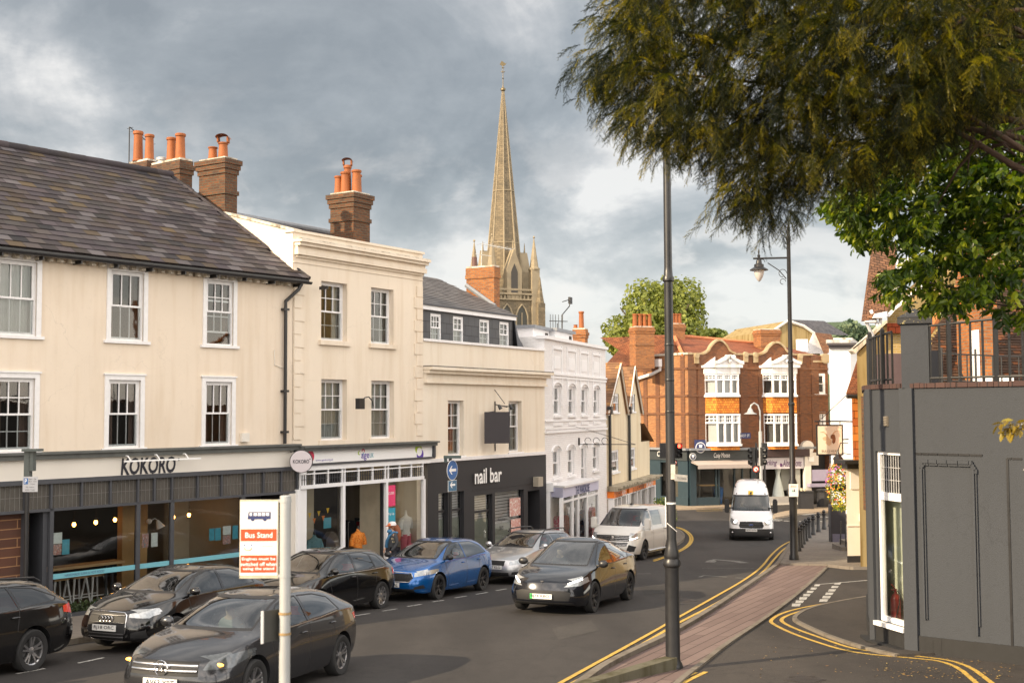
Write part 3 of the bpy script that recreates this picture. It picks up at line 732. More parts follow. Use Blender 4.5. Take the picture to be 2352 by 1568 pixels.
 for i in range(22):
  u=i*.95-2;mb.wb(W,u,u+.03,zg-.14,zg-.05,0.0,dev+.02)
 g=mb.build('gutter',mt['black'],t)
 mb=MB();mb.wb(W,-3,L,ze-.10,ze-.04,0,dev-.06)
 u=-2.5
 while u<L-.1:
  mb.wb(W,u,u+.10,ze-.20,ze-.10,0.002,dev-.14);u+=.27
 mb.build('eaves_trim',mt['stone'],t)
 mb=MB();up=W.u(650);d=.09
 wires(mb,[W.P(L+.02,zg-.05,dev),W.P(L-.02,zg-.22,dev-.08),W.P(up,zg-.55,d),W.P(up,zg-.8,d),W.P(up,zsh+.02,d)],.05)
 for z in(zg-.8,(zg+zsh)/2-.8,zsh+.3):mb.wb(W,up-.09,up+.09,z,z+.06,.0,d+.055)
 mb.build('downpipe',mt['black'],g,smooth=60)
 mb=MB();a=rect(W,552,569,994,1014);mb.wb(W,*a,0,.09);mb.build('alarm_box',mt['offwhite'],t)
 mb=MB();p=[(629,803),(630,838),(643,843),(650,845)];wires(mb,[W.P(*W.uv(*q),.02)for q in p],.012);mb.build('cable',mt['offwhite'],t)
 d=-5.0
 z1=W.z(413,366,d);a=W.u(413,400,d);b=a+.45
 c=chimney(t,W,a,b,d-1.4,d,zr-1.5,z1,mt['brickdark'],2,[(a+.22,d-.72,.145,.74,False),(a+.22,d-.28,.15,.80,False)],name='chimney')
 q=MB();q.lathe(W.P(a+.2,z1+.02,d-1.15),[(.14,0),(.14,.12),(.18,.12),(.18,.2),(.05,.24)],14);q.build('vent_cowl',mt['galv'],c,smooth=40)
 d2=-6.6;z2=W.z(338,368,d2);a=W.u(338,390,d2);b=a+.3
 c=chimney(t,W,a,b,d2-.95,d2,zr-1.5,z2,mt['brickdark'],2,[(a+.1,d2-.62,.15,.95,False),(a+.2,d2-.18,.14,.80,False)],name='chimney')
 mb=MB();u=a-.05;d2-=.95;wires(mb,[W.P(u,z2-.4,d2+.08),W.P(u,z2+1.15,d2+.08)],.018);wires(mb,[W.P(u,z2+1.15,d2+.08),W.P(u+1.15,z2+.85,d2-.4)],.014)
 for k in range(7):
  f=k/6;w_=W.P(u+.05+1.1*f,z2+1.13-.28*f,d2+.04-.4*f);wires(mb,[w_-W.n*.16,w_+W.n*.16],.007)
 ae=mb.build('aerial',mt['blackplastic'],c)
 return t
B1=build_b1()
def build_front1():
 """the restaurant front under building 1: a thing of its own because its fascia, glazing and furniture are separate"""
 W=W1;L=W.L;t=B1
 D=.22
 uL=-2.0;uR=W.u(690,1150,D)
 zc1=W.z(340,1030,D)
 mb=MB()
 mb.wb(W,uL,L+.0,zc1-.05,zc1,-.02,D+.16);mb.wb(W,uL,L+.0,zc1-.16,zc1-.05,-.02,D+.10)
 mb.build('shop_cornice',mt['leadgreen'],t)
 zs0=W.z(340,1088,D);zs1=zc1-.16
 mb=MB();mb.wb(W,uL,uR-.25,zs0,zs1,-.02,D);sb=mb.build('fascia_board',mt['offwhite'],t)
 a=W.uv(277,1071,D);b=W.uv(403,1066,D)
 zc=(a[1]+b[1])/2
 text_mesh('KOKORO','lettering',mt['ink'],W.P((a[0]+b[0])/2,zc+.0,D+.006),W.e,(0,0,1),.3,sb,fit=(b[0]-a[0],.40),shear=.12,bold=.03)
 q=MB();q.ball(W.P(b[0]+.09,zc+.12,D+.01),.035);q.build('emblem',mt['ink'],sb)
 q=MB();la,lb=W.u(268,1055,D),W.u(443,1055,D);zl=W.z(340,1057,D+.3);q.wb(W,la,lb,zl-.018,zl+.018,D+.28,D+.32)
 for f in(.08,.45,.83):
  u=la+(lb-la)*f;wires(q,[W.P(u,zl+.12,D),W.P(u,zl+.12,D+.18),W.P(u,zl+.02,D+.3)],.014)
 q.build('sign_light',mt['whiteink'],t)
 zt1=W.z(340,1098,D);zt0=W.z(340,1151,D)
 mb=MB();mb.wb(W,uL,uR-.2,zt1,zs0,-.02,D+.06);mb.wb(W,uL,uR-.2,zt0-.06,zt0,-.02,D+.03)
 cols=[57,117,187,253,316,354,394,453,508,561,604,645,682]
 us=[uL]+[W.u(x,1130,D)for x in cols]
 for u in us[1:]:mb.wb(W,u-.025,u+.025,zt0,zt1,-.02,D+.035)
 mb.build('transom_frame',mt['slategrey'],t)
 mb=MB();lm=MB()
 for a,b in zip(us[:-1],us[1:]):
  mb.wb(W,a+.025,b-.025,zt0,zt1,D-.06,D-.03)
  n=max(3,round((b-a)/.11))
  for i in range(1,n):u=a+(b-a)*i/n;lm.wb(W,u-.004,u+.004,zt0,zt1,D-.03,D-.018)
  for j in(1,):z=zt0+(zt1-zt0)*.5;lm.wb(W,a+.025,b-.025,z-.004,z+.004,D-.03,D-.019)
 o=mb.build('transom_light',plain('smoked_glass',(.085,.078,.07),.22,spec=.6,var=.35,vs=3),t);lm.build('lead_bars',plain('lead_bars',(.17,.165,.155),.5,var=.2),o)
 gl=W.u(117,1250,D);gm=[W.u(316,1250,D),W.u(394,1250,D)];gr=W.u(557,1250,D);dl=W.u(74,1250,D)
 def zb(u):return W.g(u,D)+.1
 mb=MB()
 for u,w_ in((gl,.045),(gm[0],.05),(gm[1],.05),(gr,.06)):mb.wb(W,u-w_,u+w_,zb(u)-.1,zt0,D-.06,D+.03)
 mb.wb(W,gl,gr,zb(gl)-.25,zb(gr)+.22,D-.10,D+.02)
 mb.wb(W,uL,gl-1.2,zt0-.08,zt0,-.02,D)
 fr=mb.build('shop_frame',mt['slategrey'],t)
 zw=zb(gr)+.22
 us3=[gl]+gm+[gr]
 for a,b in zip(us3[:-1],us3[1:]):
  q=MB();q.quad(W.P(a,zw,D-.02),W.P(b,zw,D-.02),W.P(b,zt0,D-.02),W.P(a,zt0,D-.02));q.build('shop_pane',mt['shopglass'],fr,recalc=False)
 zA=W.z(330,1300,D);zB=zA+.0
 q=MB();lt=plain('window_band_blue',(.16,.42,.50),.5,var=.05)
 h=.115;zz=W.z(330,1299,D)
 for a,b in zip(us3[:-1],us3[1:]):q.wb(W,a+.06,b-.06,zz-h/2,zz+h/2,D-.005,D-.001)
 bn=q.build('window_band',lt,fr)
 u=gl+.35;k=0
 while u<gr-1.0:
  s=('HANDMADE SUSHI & HOT FOOD','FRESHLY HANDMADE ON THE PREMISES')[k%2];w_=(1.0,1.25)[k%2]
  if not any(abs(u+w_/2-g)<w_/2+.1 for g in gm):text_mesh(s,'lettering',mt['inkblue'],W.P(u+w_/2,zz,D+.0015),W.e,(0,0,1),.1,bn,fit=(w_,.055),extrude=.001)
  u+=w_+.28;k+=1
 mb=MB();ex=W.u(57,1250,D)
 mb.quad(W.P(-2,zb(-2)-.6,.05),W.P(ex,zb(-2)-.6,.05),W.P(ex,zt0,.05),W.P(-2,zt0,.05))
 z=zb(ex);
 mb.build('slat_wall',brick('brown_glazed_tiles',(.10,.045,.03),(.075,.035,.025),(.30,.16,.08),.9,.20,.3,.4,.012,.2),t,recalc=False)
 mb=MB();mb.wb(W,ex,ex+.1,zb(ex)-.5,zt0,-.3,.2);mb.wb(W,gl-.16,gl-.05,zb(gl)-.5,zt0,-1.2,D-.06);mb.build('door_jamb',mt['slategrey'],t)
 pr0=W.u(663,1200,D);mb=MB();mb.wb(W,pr0,uR,W.g(L)-.1,zt0,-.02,D+.02)
 for i in range(5):u=pr0+.06+i*(uR-pr0-.12)/4.6;mb.wb(W,u,u+.03,W.g(L)+.3,zt0-.1,D+.02,D+.035)
 mb.build('pilaster',mt['offwhite'],t)
 mb=MB();mb.quad(W.P(gr+.1,W.g(L)-.2,-.9),W.P(pr0,W.g(L)-.2,-.9),W.P(pr0,zt0,-.9),W.P(gr+.1,zt0,-.9));mb.quad(W.P(pr0,W.g(L)-.2,-.9),W.P(pr0,W.g(L)-.2,0),W.P(pr0,zt0,0),W.P(pr0,zt0,-.9))
 mb.wb(W,gr+.3,gr+.36,W.g(L),zt0-.4,-.85,-.8);mb.wb(W,pr0-.3,pr0-.24,W.g(L),zt0-.4,-.85,-.8)
 mb.build('door_recess',mt['blackmatt'],t,recalc=False)
 zf=W.g(gm[0])+.12;dp=-5.0
 mb=MB();P=W.P;a,b=gl-1.6,gr+.05;zc_=zt0+.3
 mb.quad(P(a,zf,-.0),P(b,zf,-.0),P(b,zf,dp),P(a,zf,dp),1);mb.quad(P(a,zc_,0),P(b,zc_,0),P(b,zc_,dp),P(a,zc_,dp),2)
 mb.quad(P(a,zf,dp),P(b,zf,dp),P(b,zc_,dp),P(a,zc_,dp),0);mb.quad(P(a,zf,0),P(a,zf,dp),P(a,zc_,dp),P(a,zc_,0),0);mb.quad(P(b,zf,0),P(b,zf,dp),P(b,zc_,dp),P(b,zc_,0),3)
 wood=plain('restaurant_timber',(.42,.25,.10),.6,var=.25,vs=3)
 ua,ub=W.u(292,1250,-.3),W.u(330,1250,-.3);mb.wb(W,ua,ub,zf,zc_,-.7,-.5,4)
 ua,ub=W.u(330,1250,-.6),W.u(372,1250,-.6);mb.wb(W,ua,ub,zf,zc_,-1.3,-1.2,4)
 ua,ub=W.u(430,1250,-1.2),W.u(556,1250,-1.2);mb.wb(W,ua,b-.01,zf,zc_,-2.2,-2.0,3)
 mb.build('restaurant_interior',[mt['room'],plain('restaurant_floor',(.12,.10,.08),.5,var=.3),plain('restaurant_ceiling',(.10,.09,.08),.9),plain('restaurant_back_wall',(.52,.47,.37),.8,var=.1),wood],t,recalc=False)
 return fr,(gl,gr,gm,zt0,zf,D)
FR1,SH1=build_front1()
def ring_things():
 """furniture and notices in the restaurant window"""
 W=W1;gl,gr,gm,zt0,zf,D=SH1
 wood=plain('bar_timber',(.50,.33,.17),.5,var=.2,vs=4)
 t=thing('window_bar','long timber breakfast bar inside the restaurant window above the white stools','counter',W.P(gl,zf,-.4))
 q=MB();q.wb(W,gl+.05,gm[0]-.1,zf+1.0,zf+1.06,-.55,-.12);q.build('bar_top',wood,t)
 for u in(gl+.3,gl+2.0,gm[0]-.4):
  q=MB();q.wb(W,u,u+.05,zf,zf+1.0,-.5,-.45);q.build('bar_leg',mt['slategrey'],t)
 def stool(u,lab):
  s=thing('bar_stool',lab,'stool',W.P(u,zf,-.75),group='white bar stools in the restaurant window')
  q=MB();q.wb(W,u-.19,u+.19,zf+.70,zf+.73,-.94,-.56);q.build('seat',wood,s)
  for a in(-1,1):
   for b in(-1,1):
    q=MB();q.cyl(W.P(u+a*.15,zf+.70,-.75+b*.15),W.P(u+a*.24,zf,-.75+b*.24),.03,.018,8);q.build('leg',mt['white'],s,smooth=50)
  q=MB()
  for b in(-1,1):q.wb(W,u-.2,u+.2,zf+.25,zf+.275,-.75+b*.2-.01,-.75+b*.2+.01)
  q.build('rail',mt['white'],s)
 for x,lab in((140,'leftmost white metal bar stool in the restaurant window'),(184,'middle white metal bar stool in the restaurant window'),(226,'white metal bar stool in the restaurant window nearest the timber column')):
  stool(W.u(x,1360,-.6),lab)
 em=plain('lit_bulb',(.9,.5,.1),.4,emit=((1.0,.42,.08),14.0))
 for x,y,lab in((119,1206,'glowing pendant bulb nearest the left end of the restaurant window'),(170,1204,'second glowing pendant bulb from the left in the restaurant window'),(220,1199,'glowing pendant bulb in the middle of the dark left pane'),(264,1193,'glowing pendant bulb beside the timber column'),(398,1187,'glowing pendant bulb beside the second mullion'),(434,1182,'glowing pendant bulb in front of the pale restaurant wall')):
  d=-1.0;u,z=W.uv(x,y,d)
  s=thing('pendant_lamp',lab,'lamp',W.P(u,z,d),group='bulbs hanging in the restaurant')
  q=MB();q.ball(W.P(u,z,d),.045,10,sc=(1,1,1.25));q.build('bulb',em,s,smooth=180)
  q=MB();q.cyl(W.P(u,z+.05,d),W.P(u,z+.11,d),.022);q.cyl(W.P(u,z+.11,d),W.P(u,zt0+.28,d),.006,n=5);q.build('flex',mt['blackplastic'],s)
 u,z=W.uv(357,1199,-1.0);s=thing('wall_lamp','white cone wall lamp on the pale timber column inside the restaurant','lamp',W.P(u,z,-1.1))
 q=MB();q.cyl(W.P(u+.05,z+.05,-1.0),W.P(u+.12,z-.14,-.95),.03,.12,14);q.build('lamp_shade',mt['white'],s,smooth=50)
 q=MB();q.ball(W.P(u-.1,z+.03,-1.12),.07);q.tube([W.P(u-.1,z+.03,-1.1),W.P(u,z+.1,-1.02),W.P(u+.05,z+.05,-1.0)],.012);q.build('arm',mt['white'],s,smooth=60)
 lt=plain('poster_blue',(.10,.40,.52),.6,var=.25,vs=14);pw=plain('poster_white',(.66,.70,.70),.6,var=.2,vs=20);pm=fabric('poster_photo',[(.6,.6,.6),(.5,.2,.15),(.15,.4,.5)],30)
 lst=[((330,395,655,722),pw,'white opening-hours notice at the left of the restaurant window'),((330,392,726,790),pm,'pictured blue menu notice low at the left of the restaurant window'),((396,440,696,786),lt,'tall plain blue notice at the left of the restaurant window'),((875,915,662,745),pm,'left of two food posters on the timber column pane'),((931,970,656,740),pw,'right of two food posters on the timber column pane'),((1280,1312,630,703),lt,'leftmost blue notice on the right restaurant pane'),((1315,1350,627,702),lt,'second blue notice on the right restaurant pane'),((1362,1410,615,668),pw,'white notice on the right restaurant pane'),((1362,1408,672,724),pm,'pink pictured notice on the right restaurant pane'),((1420,1453,612,694),lt,'blue notice at the right edge of the restaurant window')]
 for(x0,x1,y0,y1),m_,lab in lst:
  a=rect(W,.3791*x0,.3791*x1,974+.3791*y0,974+.3791*y1,D)
  q=MB();q.wb(W,*a,D-.035,D-.03);o=q.build('notice',m_);tag(o,lab,'poster','notices on the restaurant glass')
ring_things()
def build_b2():
 W=W2;L=W.L
 t=thing('parapet_building','tall cream rendered building with quoins and moulded parapet over the charity shop','building',W.P(L/2,W.g(L/2)))
 zp=W.z(800,549)
 zsh=W.z(830,1018,.3)
 h1=rect(W,737,797,648,783);h2=rect(W,852,904,663,790);l1=rect(W,738,797,871,1012);l2=rect(W,853,905,874,1005)
 for a,b in((h1,h2),(l1,l2)):
  for i in(2,3):a[i]=b[i]=(a[i]+b[i])/2
 HS=[h1,h2,l1,l2]
 mb=MB();holes_wall(mb,W,0,L,zsh-.4,zp-.06,HS,.26)
 mb.build('wall',mt['cream2'],t,recalc=False)
 dch=-W.uv(514,492)[0]if False else-4.2
 zb=at(514,492,1).z
 mb=MB();zt2=zp+1.0
 s0=W.P(0,0,0);
 SW=Wall((W.P(0,0,0).x,W.P(0,0,0).y),(W.P(0,0,-10).x,W.P(0,0,-10).y))
 u514,z514=SW.uv(514,492)
 mb.prism([W.P(0,W.g(0),-.02),W.P(0,W.g(0),-9),W.P(0,zp-.1,-9),W.P(0,z514,-u514-.4),W.P(0,z514,-u514),W.P(0,zp-.06,-.02)],W.e*.28)
 mb.prism([W.P(L,W.g(0),-.02),W.P(L,W.g(0),-9),W.P(L,zp-.4,-9),W.P(L,z514-.2,-u514-.4),W.P(L,z514-.2,-u514),W.P(L,zp-.06,-.02)],-W.e*.28)
 sw=mb.build('side_wall',mt['cream3'],t)
 mb=MB();a=W.P(-.04,zp-.05,.0);b=W.P(-.04,z514+.01,-u514);mb.prism([a,b,b+Vector((0,0,.07)),a+Vector((0,0,.07))],W.e*.36);mb.build('side_coping',mt['stone'],sw)
 mb=MB();O=W.P(.28,zp-.35,-.35);U=W.e;rise=W.P(0,z514+.05,-u514-.3)-W.P(0,zp-.35,-.35);Lv=rise.length;Vv=rise/Lv
 slates(mb,O,U,Vv,[(0,0),(L-.56,0),(L-.56,Lv),(0,Lv)],.3,.22);mb.quad(O,O+U*(L-.56),O+U*(L-.56)+rise,O+rise,0,.3)
 mb.quad(O+rise,O+rise+U*(L-.56),W.P(L-.28,zp-.5,-9),W.P(.28,zp-.5,-9),0,.3)
 mb.build('roof',mt['slate'],t,recalc=False)
 mb=MB();mb.tube([O+rise+Vector((0,0,.05)),O+rise+U*(L-.56)+Vector((0,0,.05))],.09);mb.build('ridge',mt['lead'],t)
 mb=MB();mb.wb(W,-.05,L+.05,zp-.07,zp,-.30,.05)
 zc1=W.z(820,574);zc0=W.z(820,606)
 hh=zc1-zc0
 mb.wb(W,-.0,L+.05,zc1-.07,zc1,-.02,.30);mb.wb(W,.03,L+.03,zc1-.16,zc1-.07,-.02,.22);mb.wb(W,.05,L,zc0+.14,zc1-.16,-.02,.11);mb.wb(W,.03,L+.03,zc0,zc0+.14,-.02,.15);mb.wb(W,.08,L,zc0-.07,zc0,-.02,.06)
 zb1=W.z(820,621);mb.wb(W,0,L,zb1-.03,zb1,-.01,.022)
 mb.build('cornice',mt['cream2'],t)
 mb=MB();mb.wb(W,-.0,L+.05,zc1+.002,zc1+.03,-.02,.28);mb.build('cornice_flashing',mt['stone'],t)
 for right in(0,1):
  mb=MB();z=zsh+.15;k=0
  while z<zc0-.5:
   w_=.42 if k%2 else .30
   if right:mb.wb(W,L-.02-w_,L-.02,z+.012,z+.345,-.01,.028)
   else:mb.wb(W,.02,.02+w_,z+.012,z+.345,-.01,.028)
   z+=.357;k+=1
  mb.build('quoins',mt['cream2'],t)
 rooms(W,t,HS,.3)
 kw=dict(cols=3,rows=2,fw=.05,rec=.17,bar=.02,sill=.0)
 for h,c in((h1,'sides'),(h2,'grey'),(l1,'full'),(l2,'full')):
  f=sash(W,t,*h,cur=c,**kw)
  q=MB();q.wb(W,h[0]-.10,h[1]+.10,h[2]-.13,h[2]-.001,-.17,.09 if h in(h1,h2)else .03);q.build('sill',mt['cream2'],f)
 d=-u514+.0;
 d0=-u514-1.0;a,b=W.u(470,400,-u514),W.u(548,400,-u514)
 zt_=W.z(470,366,-u514)
 chimney(t,W,.02,.50,-3.7,-2.65,zp-.4,W.z(520,364,-2.65),mt['brickdark'],3,[(.26,-3.4,.13,.40,False),(.26,-2.98,.14,.48,True)],band=zt_-.85)
 d=-1.6;a,b=W.u(762,440,d),W.u(838,440,d);zt_=W.z(790,436,d)
 a=L-.0-W.L*.36
 d=-1.0;a=W.u(812,450,d);b=a+.78;zt_=W.z(812,442,d)
 chimney(t,W,a,b,d-.92,d,zp-.5,zt_,mt['brickdark'],3,[(a+.16,d-.74,.12,.55,False),(a+.2,d-.50,.14,.66,False),(a+.45,d-.62,.12,.92,True),(a+.40,d-.22,.145,.72,False),(a+.66,d-.40,.135,.64,False)],band=zt_-.85)
 return t
B2=build_b2()
def shopwords(s,W,x,y,d,w,h,m,parent,**k):
 u,z=W.uv(x,y,d);return text_mesh(s,'lettering',m,W.P(u,z,d+.003),W.e,(0,0,1),h,parent,fit=(w,h),**k)
def build_front2():
 W=W2;L=W.L;t=B2;D=.30
 zc=W.z(850,1018,D)
 mb=MB();mb.wb(W,-.05,L+.22,zc-.05,zc,-.02,D+.20);mb.wb(W,-.05,L+.18,zc-.14,zc-.05,-.02,D+.14);mb.build('shop_cornice',mt['leadgreen'],t)
 zf1=zc-.14;zf0=W.z(850,1056,D)
 mb=MB();mb.wb(W,.05,L+.08,zf0,zf1,-.02,D);fb=mb.build('fascia_board',mt['whiteink'],t)
 mb=MB();mb.wb(W,L+.08,L+.17,zf0-.02,zf1,-.02,D+.08);mb.wb(W,.0,L+.17,zf0-.06,zf0-.0,-.02,D+.06);mb.build('fascia_end',mt['slategrey'],fb)
 P=W.P;zm=(zf0+zf1)/2;e=D+.004
 red=plain('sign_crimson',(.62,.03,.09),.5,var=.03);grn=plain('sign_green',(.35,.50,.02),.5,var=.03);blu=plain('sign_purple',(.09,.04,.35),.5,var=.03);tea=plain('sign_teal',(.02,.32,.42),.5,var=.03)
 def arc(u,z,r0,r1,a0,a1,m,n=14,name='emblem'):
  q=MB();vs=[]
  for i in range(n+1):
   a=R(a0+(a1-a0)*i/n);w_=math.sin(math.pi*i/n)
   rr=r0+(r1-r0)*w_
   vs+=[P(u+r0*math.cos(a),z+r0*math.sin(a),e),P(u+rr*math.cos(a),z+rr*math.sin(a),e)]
  q.add(vs,[(2*i,2*i+1,2*i+3,2*i+2)for i in range(n)]);q.build(name,m,fb,recalc=False)
 ua=W.u(835,1036,D)
 arc(ua-.18,zm+.05,.035,.075,20,330,grn);arc(ua-.02,zm+.09,.04,.085,-60,220,red);arc(ua-.08,zm+.04,.05,.09,-90,30,tea)
 text_mesh('age','lettering',blu,P(ua+.07,zm-.07,e),W.e,(0,0,1),.2,fb,fit=(.36,.19),bold=.012,extrude=.004)
 text_mesh('UK','lettering',tea,P(ua+.36,zm-.03,e),W.e,(0,0,1),.2,fb,fit=(.17,.13),extrude=.004)
 text_mesh('www.ageuk.org.uk','lettering',blu,P(W.u(745,1062,D),zf0+.07,e),W.e,(0,0,1),.1,fb,fit=(.72,.07),extrude=.003)
 ur=W.u(963,1030,D);arc(ur,zm,.13,.27,30,200,grn);arc(ur,zm,.13,.26,200,390,blu)
 ul=W.u(708,1045,D);arc(ul,zm,.11,.24,-100,140,red)
 zt1=W.z(840,1072,D);zt0=W.z(840,1103,D)
 mb=MB();mb.wb(W,.22,L-.0,zt1,zf0-.06,-.02,D+.02);zmid=zt1-(zt1-zt0)*.22
 cols=[691,723,755,787,793,825,857,886,893,919,946,972]
 us=[W.u(x,1090,D)for x in cols]
 for u in us:mb.wb(W,u-.016,u+.016,zt0,zt1,D-.06,D)
 mb.wb(W,us[0],us[-1],zmid-.02,zmid+.01,D-.06,D-.003);mb.wb(W,us[0],us[-1]+.05,zt0-.10,zt0,D-.10,D+.012)
 fr=mb.build('transom_frame',mt['white'],t)
 mb=MB();lm=MB()
 for a,b in zip(us[:-1],us[1:]):
  if b-a<.15:continue
  mb.quad(P(a,zt0,D-.05),P(b,zt0,D-.05),P(b,zt1,D-.05),P(a,zt1,D-.05))
  for i in range(1,6):u=a+(b-a)*i/6;lm.wb(W,u-.008,u+.008,zt0,zmid-.02,D-.045,D-.03)
  lm.wb(W,a,b,(zt0+zmid)/2-.006,(zt0+zmid)/2+.006,D-.045,D-.028)
 o=mb.build('transom_light',mt['shopglass'],fr,recalc=False);lm.build('lead_bars',mt['slategrey'],o)
 g=W.g(L*.6)+.1
 zb=g-.25
 mb=MB()
 for x,w_ in((686,.06),(790,.05),(889,.045),(975,.05)):u=W.u(x,1200,D);mb.wb(W,u-w_,u+w_,zb,zt0-.1,D-.09,D+.01)
 mb.wb(W,-.0,.30,zb,zf0-.06,-.02,D-.05);mb.wb(W,W.u(686,1200,D),W.u(790,1200,D),zb,g+.35,D-.2,D-.02);mb.wb(W,W.u(889,1200,D),W.u(975,1200,D),zb,g+.35,D-.2,D-.02)
 sf=mb.build('shop_frame',mt['white'],t)
 u0,u1,u2,u3=[W.u(x,1200,D)for x in(691,786,893,971)]
 for a,b in((u0,u1),(u2,u3)):
  q=MB();q.quad(P(a,g+.3,D-.06),P(b,g+.3,D-.06),P(b,zt0-.1,D-.06),P(a,zt0-.1,D-.06));q.build('shop_pane',mt['shopglass'],sf,recalc=False)
 q=MB();ud=W.u(878,1200,-.2);q.wb(W,ud-.05,ud+.05,g,zt0-.1,-.25,-.17);q.build('door_edge',mt['slategrey'],sf)
 mb=MB();zc_=zt1+.1;dp=-3.2
 mb.quad(P(.1,g,0),P(L-.05,g,0),P(L-.05,g,dp),P(.1,g,dp),1);mb.quad(P(.1,zc_,0),P(L-.05,zc_,0),P(L-.05,zc_,dp),P(.1,zc_,dp),2)
 mb.quad(P(.1,g,dp),P(L-.05,g,dp),P(L-.05,zc_,dp),P(.1,zc_,dp),0);mb.quad(P(.1,g,D-.1),P(.1,g,dp),P(.1,zc_,dp),P(.1,zc_,D-.1),3);mb.quad(P(L-.03,g,D-.1),P(L-.03,g,dp),P(L-.03,zc_,dp),P(L-.03,zc_,D-.1),3)
 mb.quad(P(u0,g,-.75),P(u1,g,-.75),P(u1,zc_,-.75),P(u0,zc_,-.75),4);mb.quad(P(u2,g,-.8),P(u3,g,-.8),P(u3,zc_,-.8),P(u2,zc_,-.8),4)
 mb.build('shop_interior',[mt['room'],plain('shop_floor',(.14,.12,.10),.6),plain('shop_ceiling',(.20,.19,.18),.8),plain('shop_side_wall',(.20,.18,.16),.8),plain('display_backing',(.46,.40,.30),.8,var=.3,vs=2)],t,recalc=False)
 def torso(u,z,d,m,skirt,lab,mm=None,trousers=None,name='dress_form',sleeves=True,tilt=0.0):
  s=thing(name,lab,'mannequin',P(u,z,d))
  q=MB();pr=[(.05,1.50),(.055,1.44),(.10,1.40),(.19,1.36),(.205,1.25),(.185,1.12),(.15,1.0),(.16,.92),(.20,.82)]
  if skirt:pr+=[(.21,.6),(.22,.35),(.23,.28)]
  vs=[];n=18
  for(r_,h)in pr:
   for j in range(n):
    a=2*math.pi*j/n;vs.append(P(u+math.cos(a)*r_*1.12,z+h,d+math.sin(a)*r_*.62))
  q.add(vs,[(i*n+j,i*n+(j+1)%n,(i+1)*n+(j+1)%n,(i+1)*n+j)for i in range(len(pr)-1)for j in range(n)]+[tuple(range(n)),tuple(range((len(pr)-1)*n,len(pr)*n))])
  q.build('dress' if skirt else 'top',m,s,smooth=60)
  if sleeves:
   for a in(-1,1):
    q=MB();q.tube([P(u+a*.19,z+1.34,d),P(u+a*.27,z+1.18,d),P(u+a*.29,z+1.02,d)],[.07,.075,.08],10);q.build('sleeve',m,s,smooth=60)
  if trousers:
   for a in(-1,1):
    q=MB();q.tube([P(u+a*.09,z+.86,d),P(u+a*.11,z+.5,d),P(u+a*.10,z+.05,d)],[.12,.09,.065],10);q.build('trouser_leg',trousers,s,smooth=60)
  q=MB();q.cyl(P(u,z+1.48,d),P(u,z+1.58,d),.045,.03,10);q.cyl(P(u,z,d),P(u,z+.9,d),.015);q.build('stand',mm or mt['blackplastic'],s,smooth=60)
 fo=fabric('orange_print',[(.30,.07,.02),(.75,.22,.03),(.62,.36,.12)],30);ft=fabric('teal_print',[(.05,.16,.20),(.25,.42,.46),(.08,.22,.28)],50)
 fw_=plain('white_cotton',(.80,.80,.78),.8,var=.05);fp=plain('pink_cotton',(.62,.14,.19),.85,var=.12)
 u=W.u(822,1200,-.35);torso(u,g,-.35,fo,True,'orange printed dress on a stand in the charity shop doorway')
 u=W.u(722,1200,-.2);torso(u,g+.02,-.2,ft,True,'teal patterned dress on a form in the left charity shop window')
 u=W.u(932,1200,-.25);torso(u,g+.30,-.25,fw_,False,'white blouse and pink trousers on a headless mannequin in the right charity shop window',fw_,fp,sleeves=True)
 s=thing('clothes_rail','rail of dark and red clothes behind the charity shop door','rail',P(W.u(860,1200,-1.5),g,-1.5))
 q=MB();a,b=W.u(800,1200,-1.6),W.u(886,1200,-1.6);q.tube([P(a,g,-1.6),P(a,g+1.55,-1.6),P(b,g+1.55,-1.6),P(b,g,-1.6)],.015);q.build('rail_frame',mt['galv'],s)
 cols_=[(.05,.05,.06),(.35,.03,.04),(.08,.09,.10),(.16,.13,.10),(.03,.03,.04),(.10,.12,.16),(.30,.26,.2),(.05,.06,.05)]
 for i,c in enumerate(cols_):
  uu=a+.1+(b-a-.2)*i/(len(cols_)-1);q=MB();q.par(P(uu-.03,g+.45+random.random()*.2,-1.8),W.e*.05,W.n*.42,(0,0,1.05));q.build('garment',plain('garment_%d'%i,c,.9,var=.3,vs=20),s)
 s=thing('coat','long dark brown coat hanging in the left charity shop window','coat',P(W.u(757,1200,-.4),g,-.4))
 q=MB();uu=W.u(757,1240,-.45);q.prism([P(uu-.08,g+1.5,-.5),P(uu-.26,g+1.32,-.5),P(uu-.33,g+.25,-.5),P(uu+.33,g+.25,-.5),P(uu+.26,g+1.32,-.5),P(uu+.08,g+1.5,-.5)],W.n*.16);q.build('coat_body',plain('coat_cloth',(.07,.055,.045),.9,var=.3,vs=8),s)
 pk=plain('poster_pink',(.72,.05,.16),.6,var=.15,vs=12);tl=plain('poster_teal',(.03,.30,.42),.6,var=.1)
 for(x0,x1,y0,y1),m_,lab,tx in(((892,911,1114,1162),pk,'pink poster high in the right charity shop window','£3,000'),((892,911,1166,1203),tl,'teal poster under the pink one in the charity shop window','Pop Up')):
  a=rect(W,x0,x1,y0,y1,D);q=MB();q.wb(W,*a,D-.05,D-.045);o=q.build('window_poster',m_);tag(o,lab,'poster')
  text_mesh(tx,'lettering',mt['whiteink'],P((a[0]+a[1])/2,a[2]+(a[3]-a[2])*.62,D-.044),W.e,(0,0,1),.1,o,fit=((a[1]-a[0])*.7,.09),extrude=.001)
 a=rect(W,744,761,1188,1212,-.3);q=MB();q.wb(W,*a,-.3,-.29);tag(q.build('shop_notice',tl),'small blue notice hanging among bunting in the left charity shop window','poster')
 q=MB()
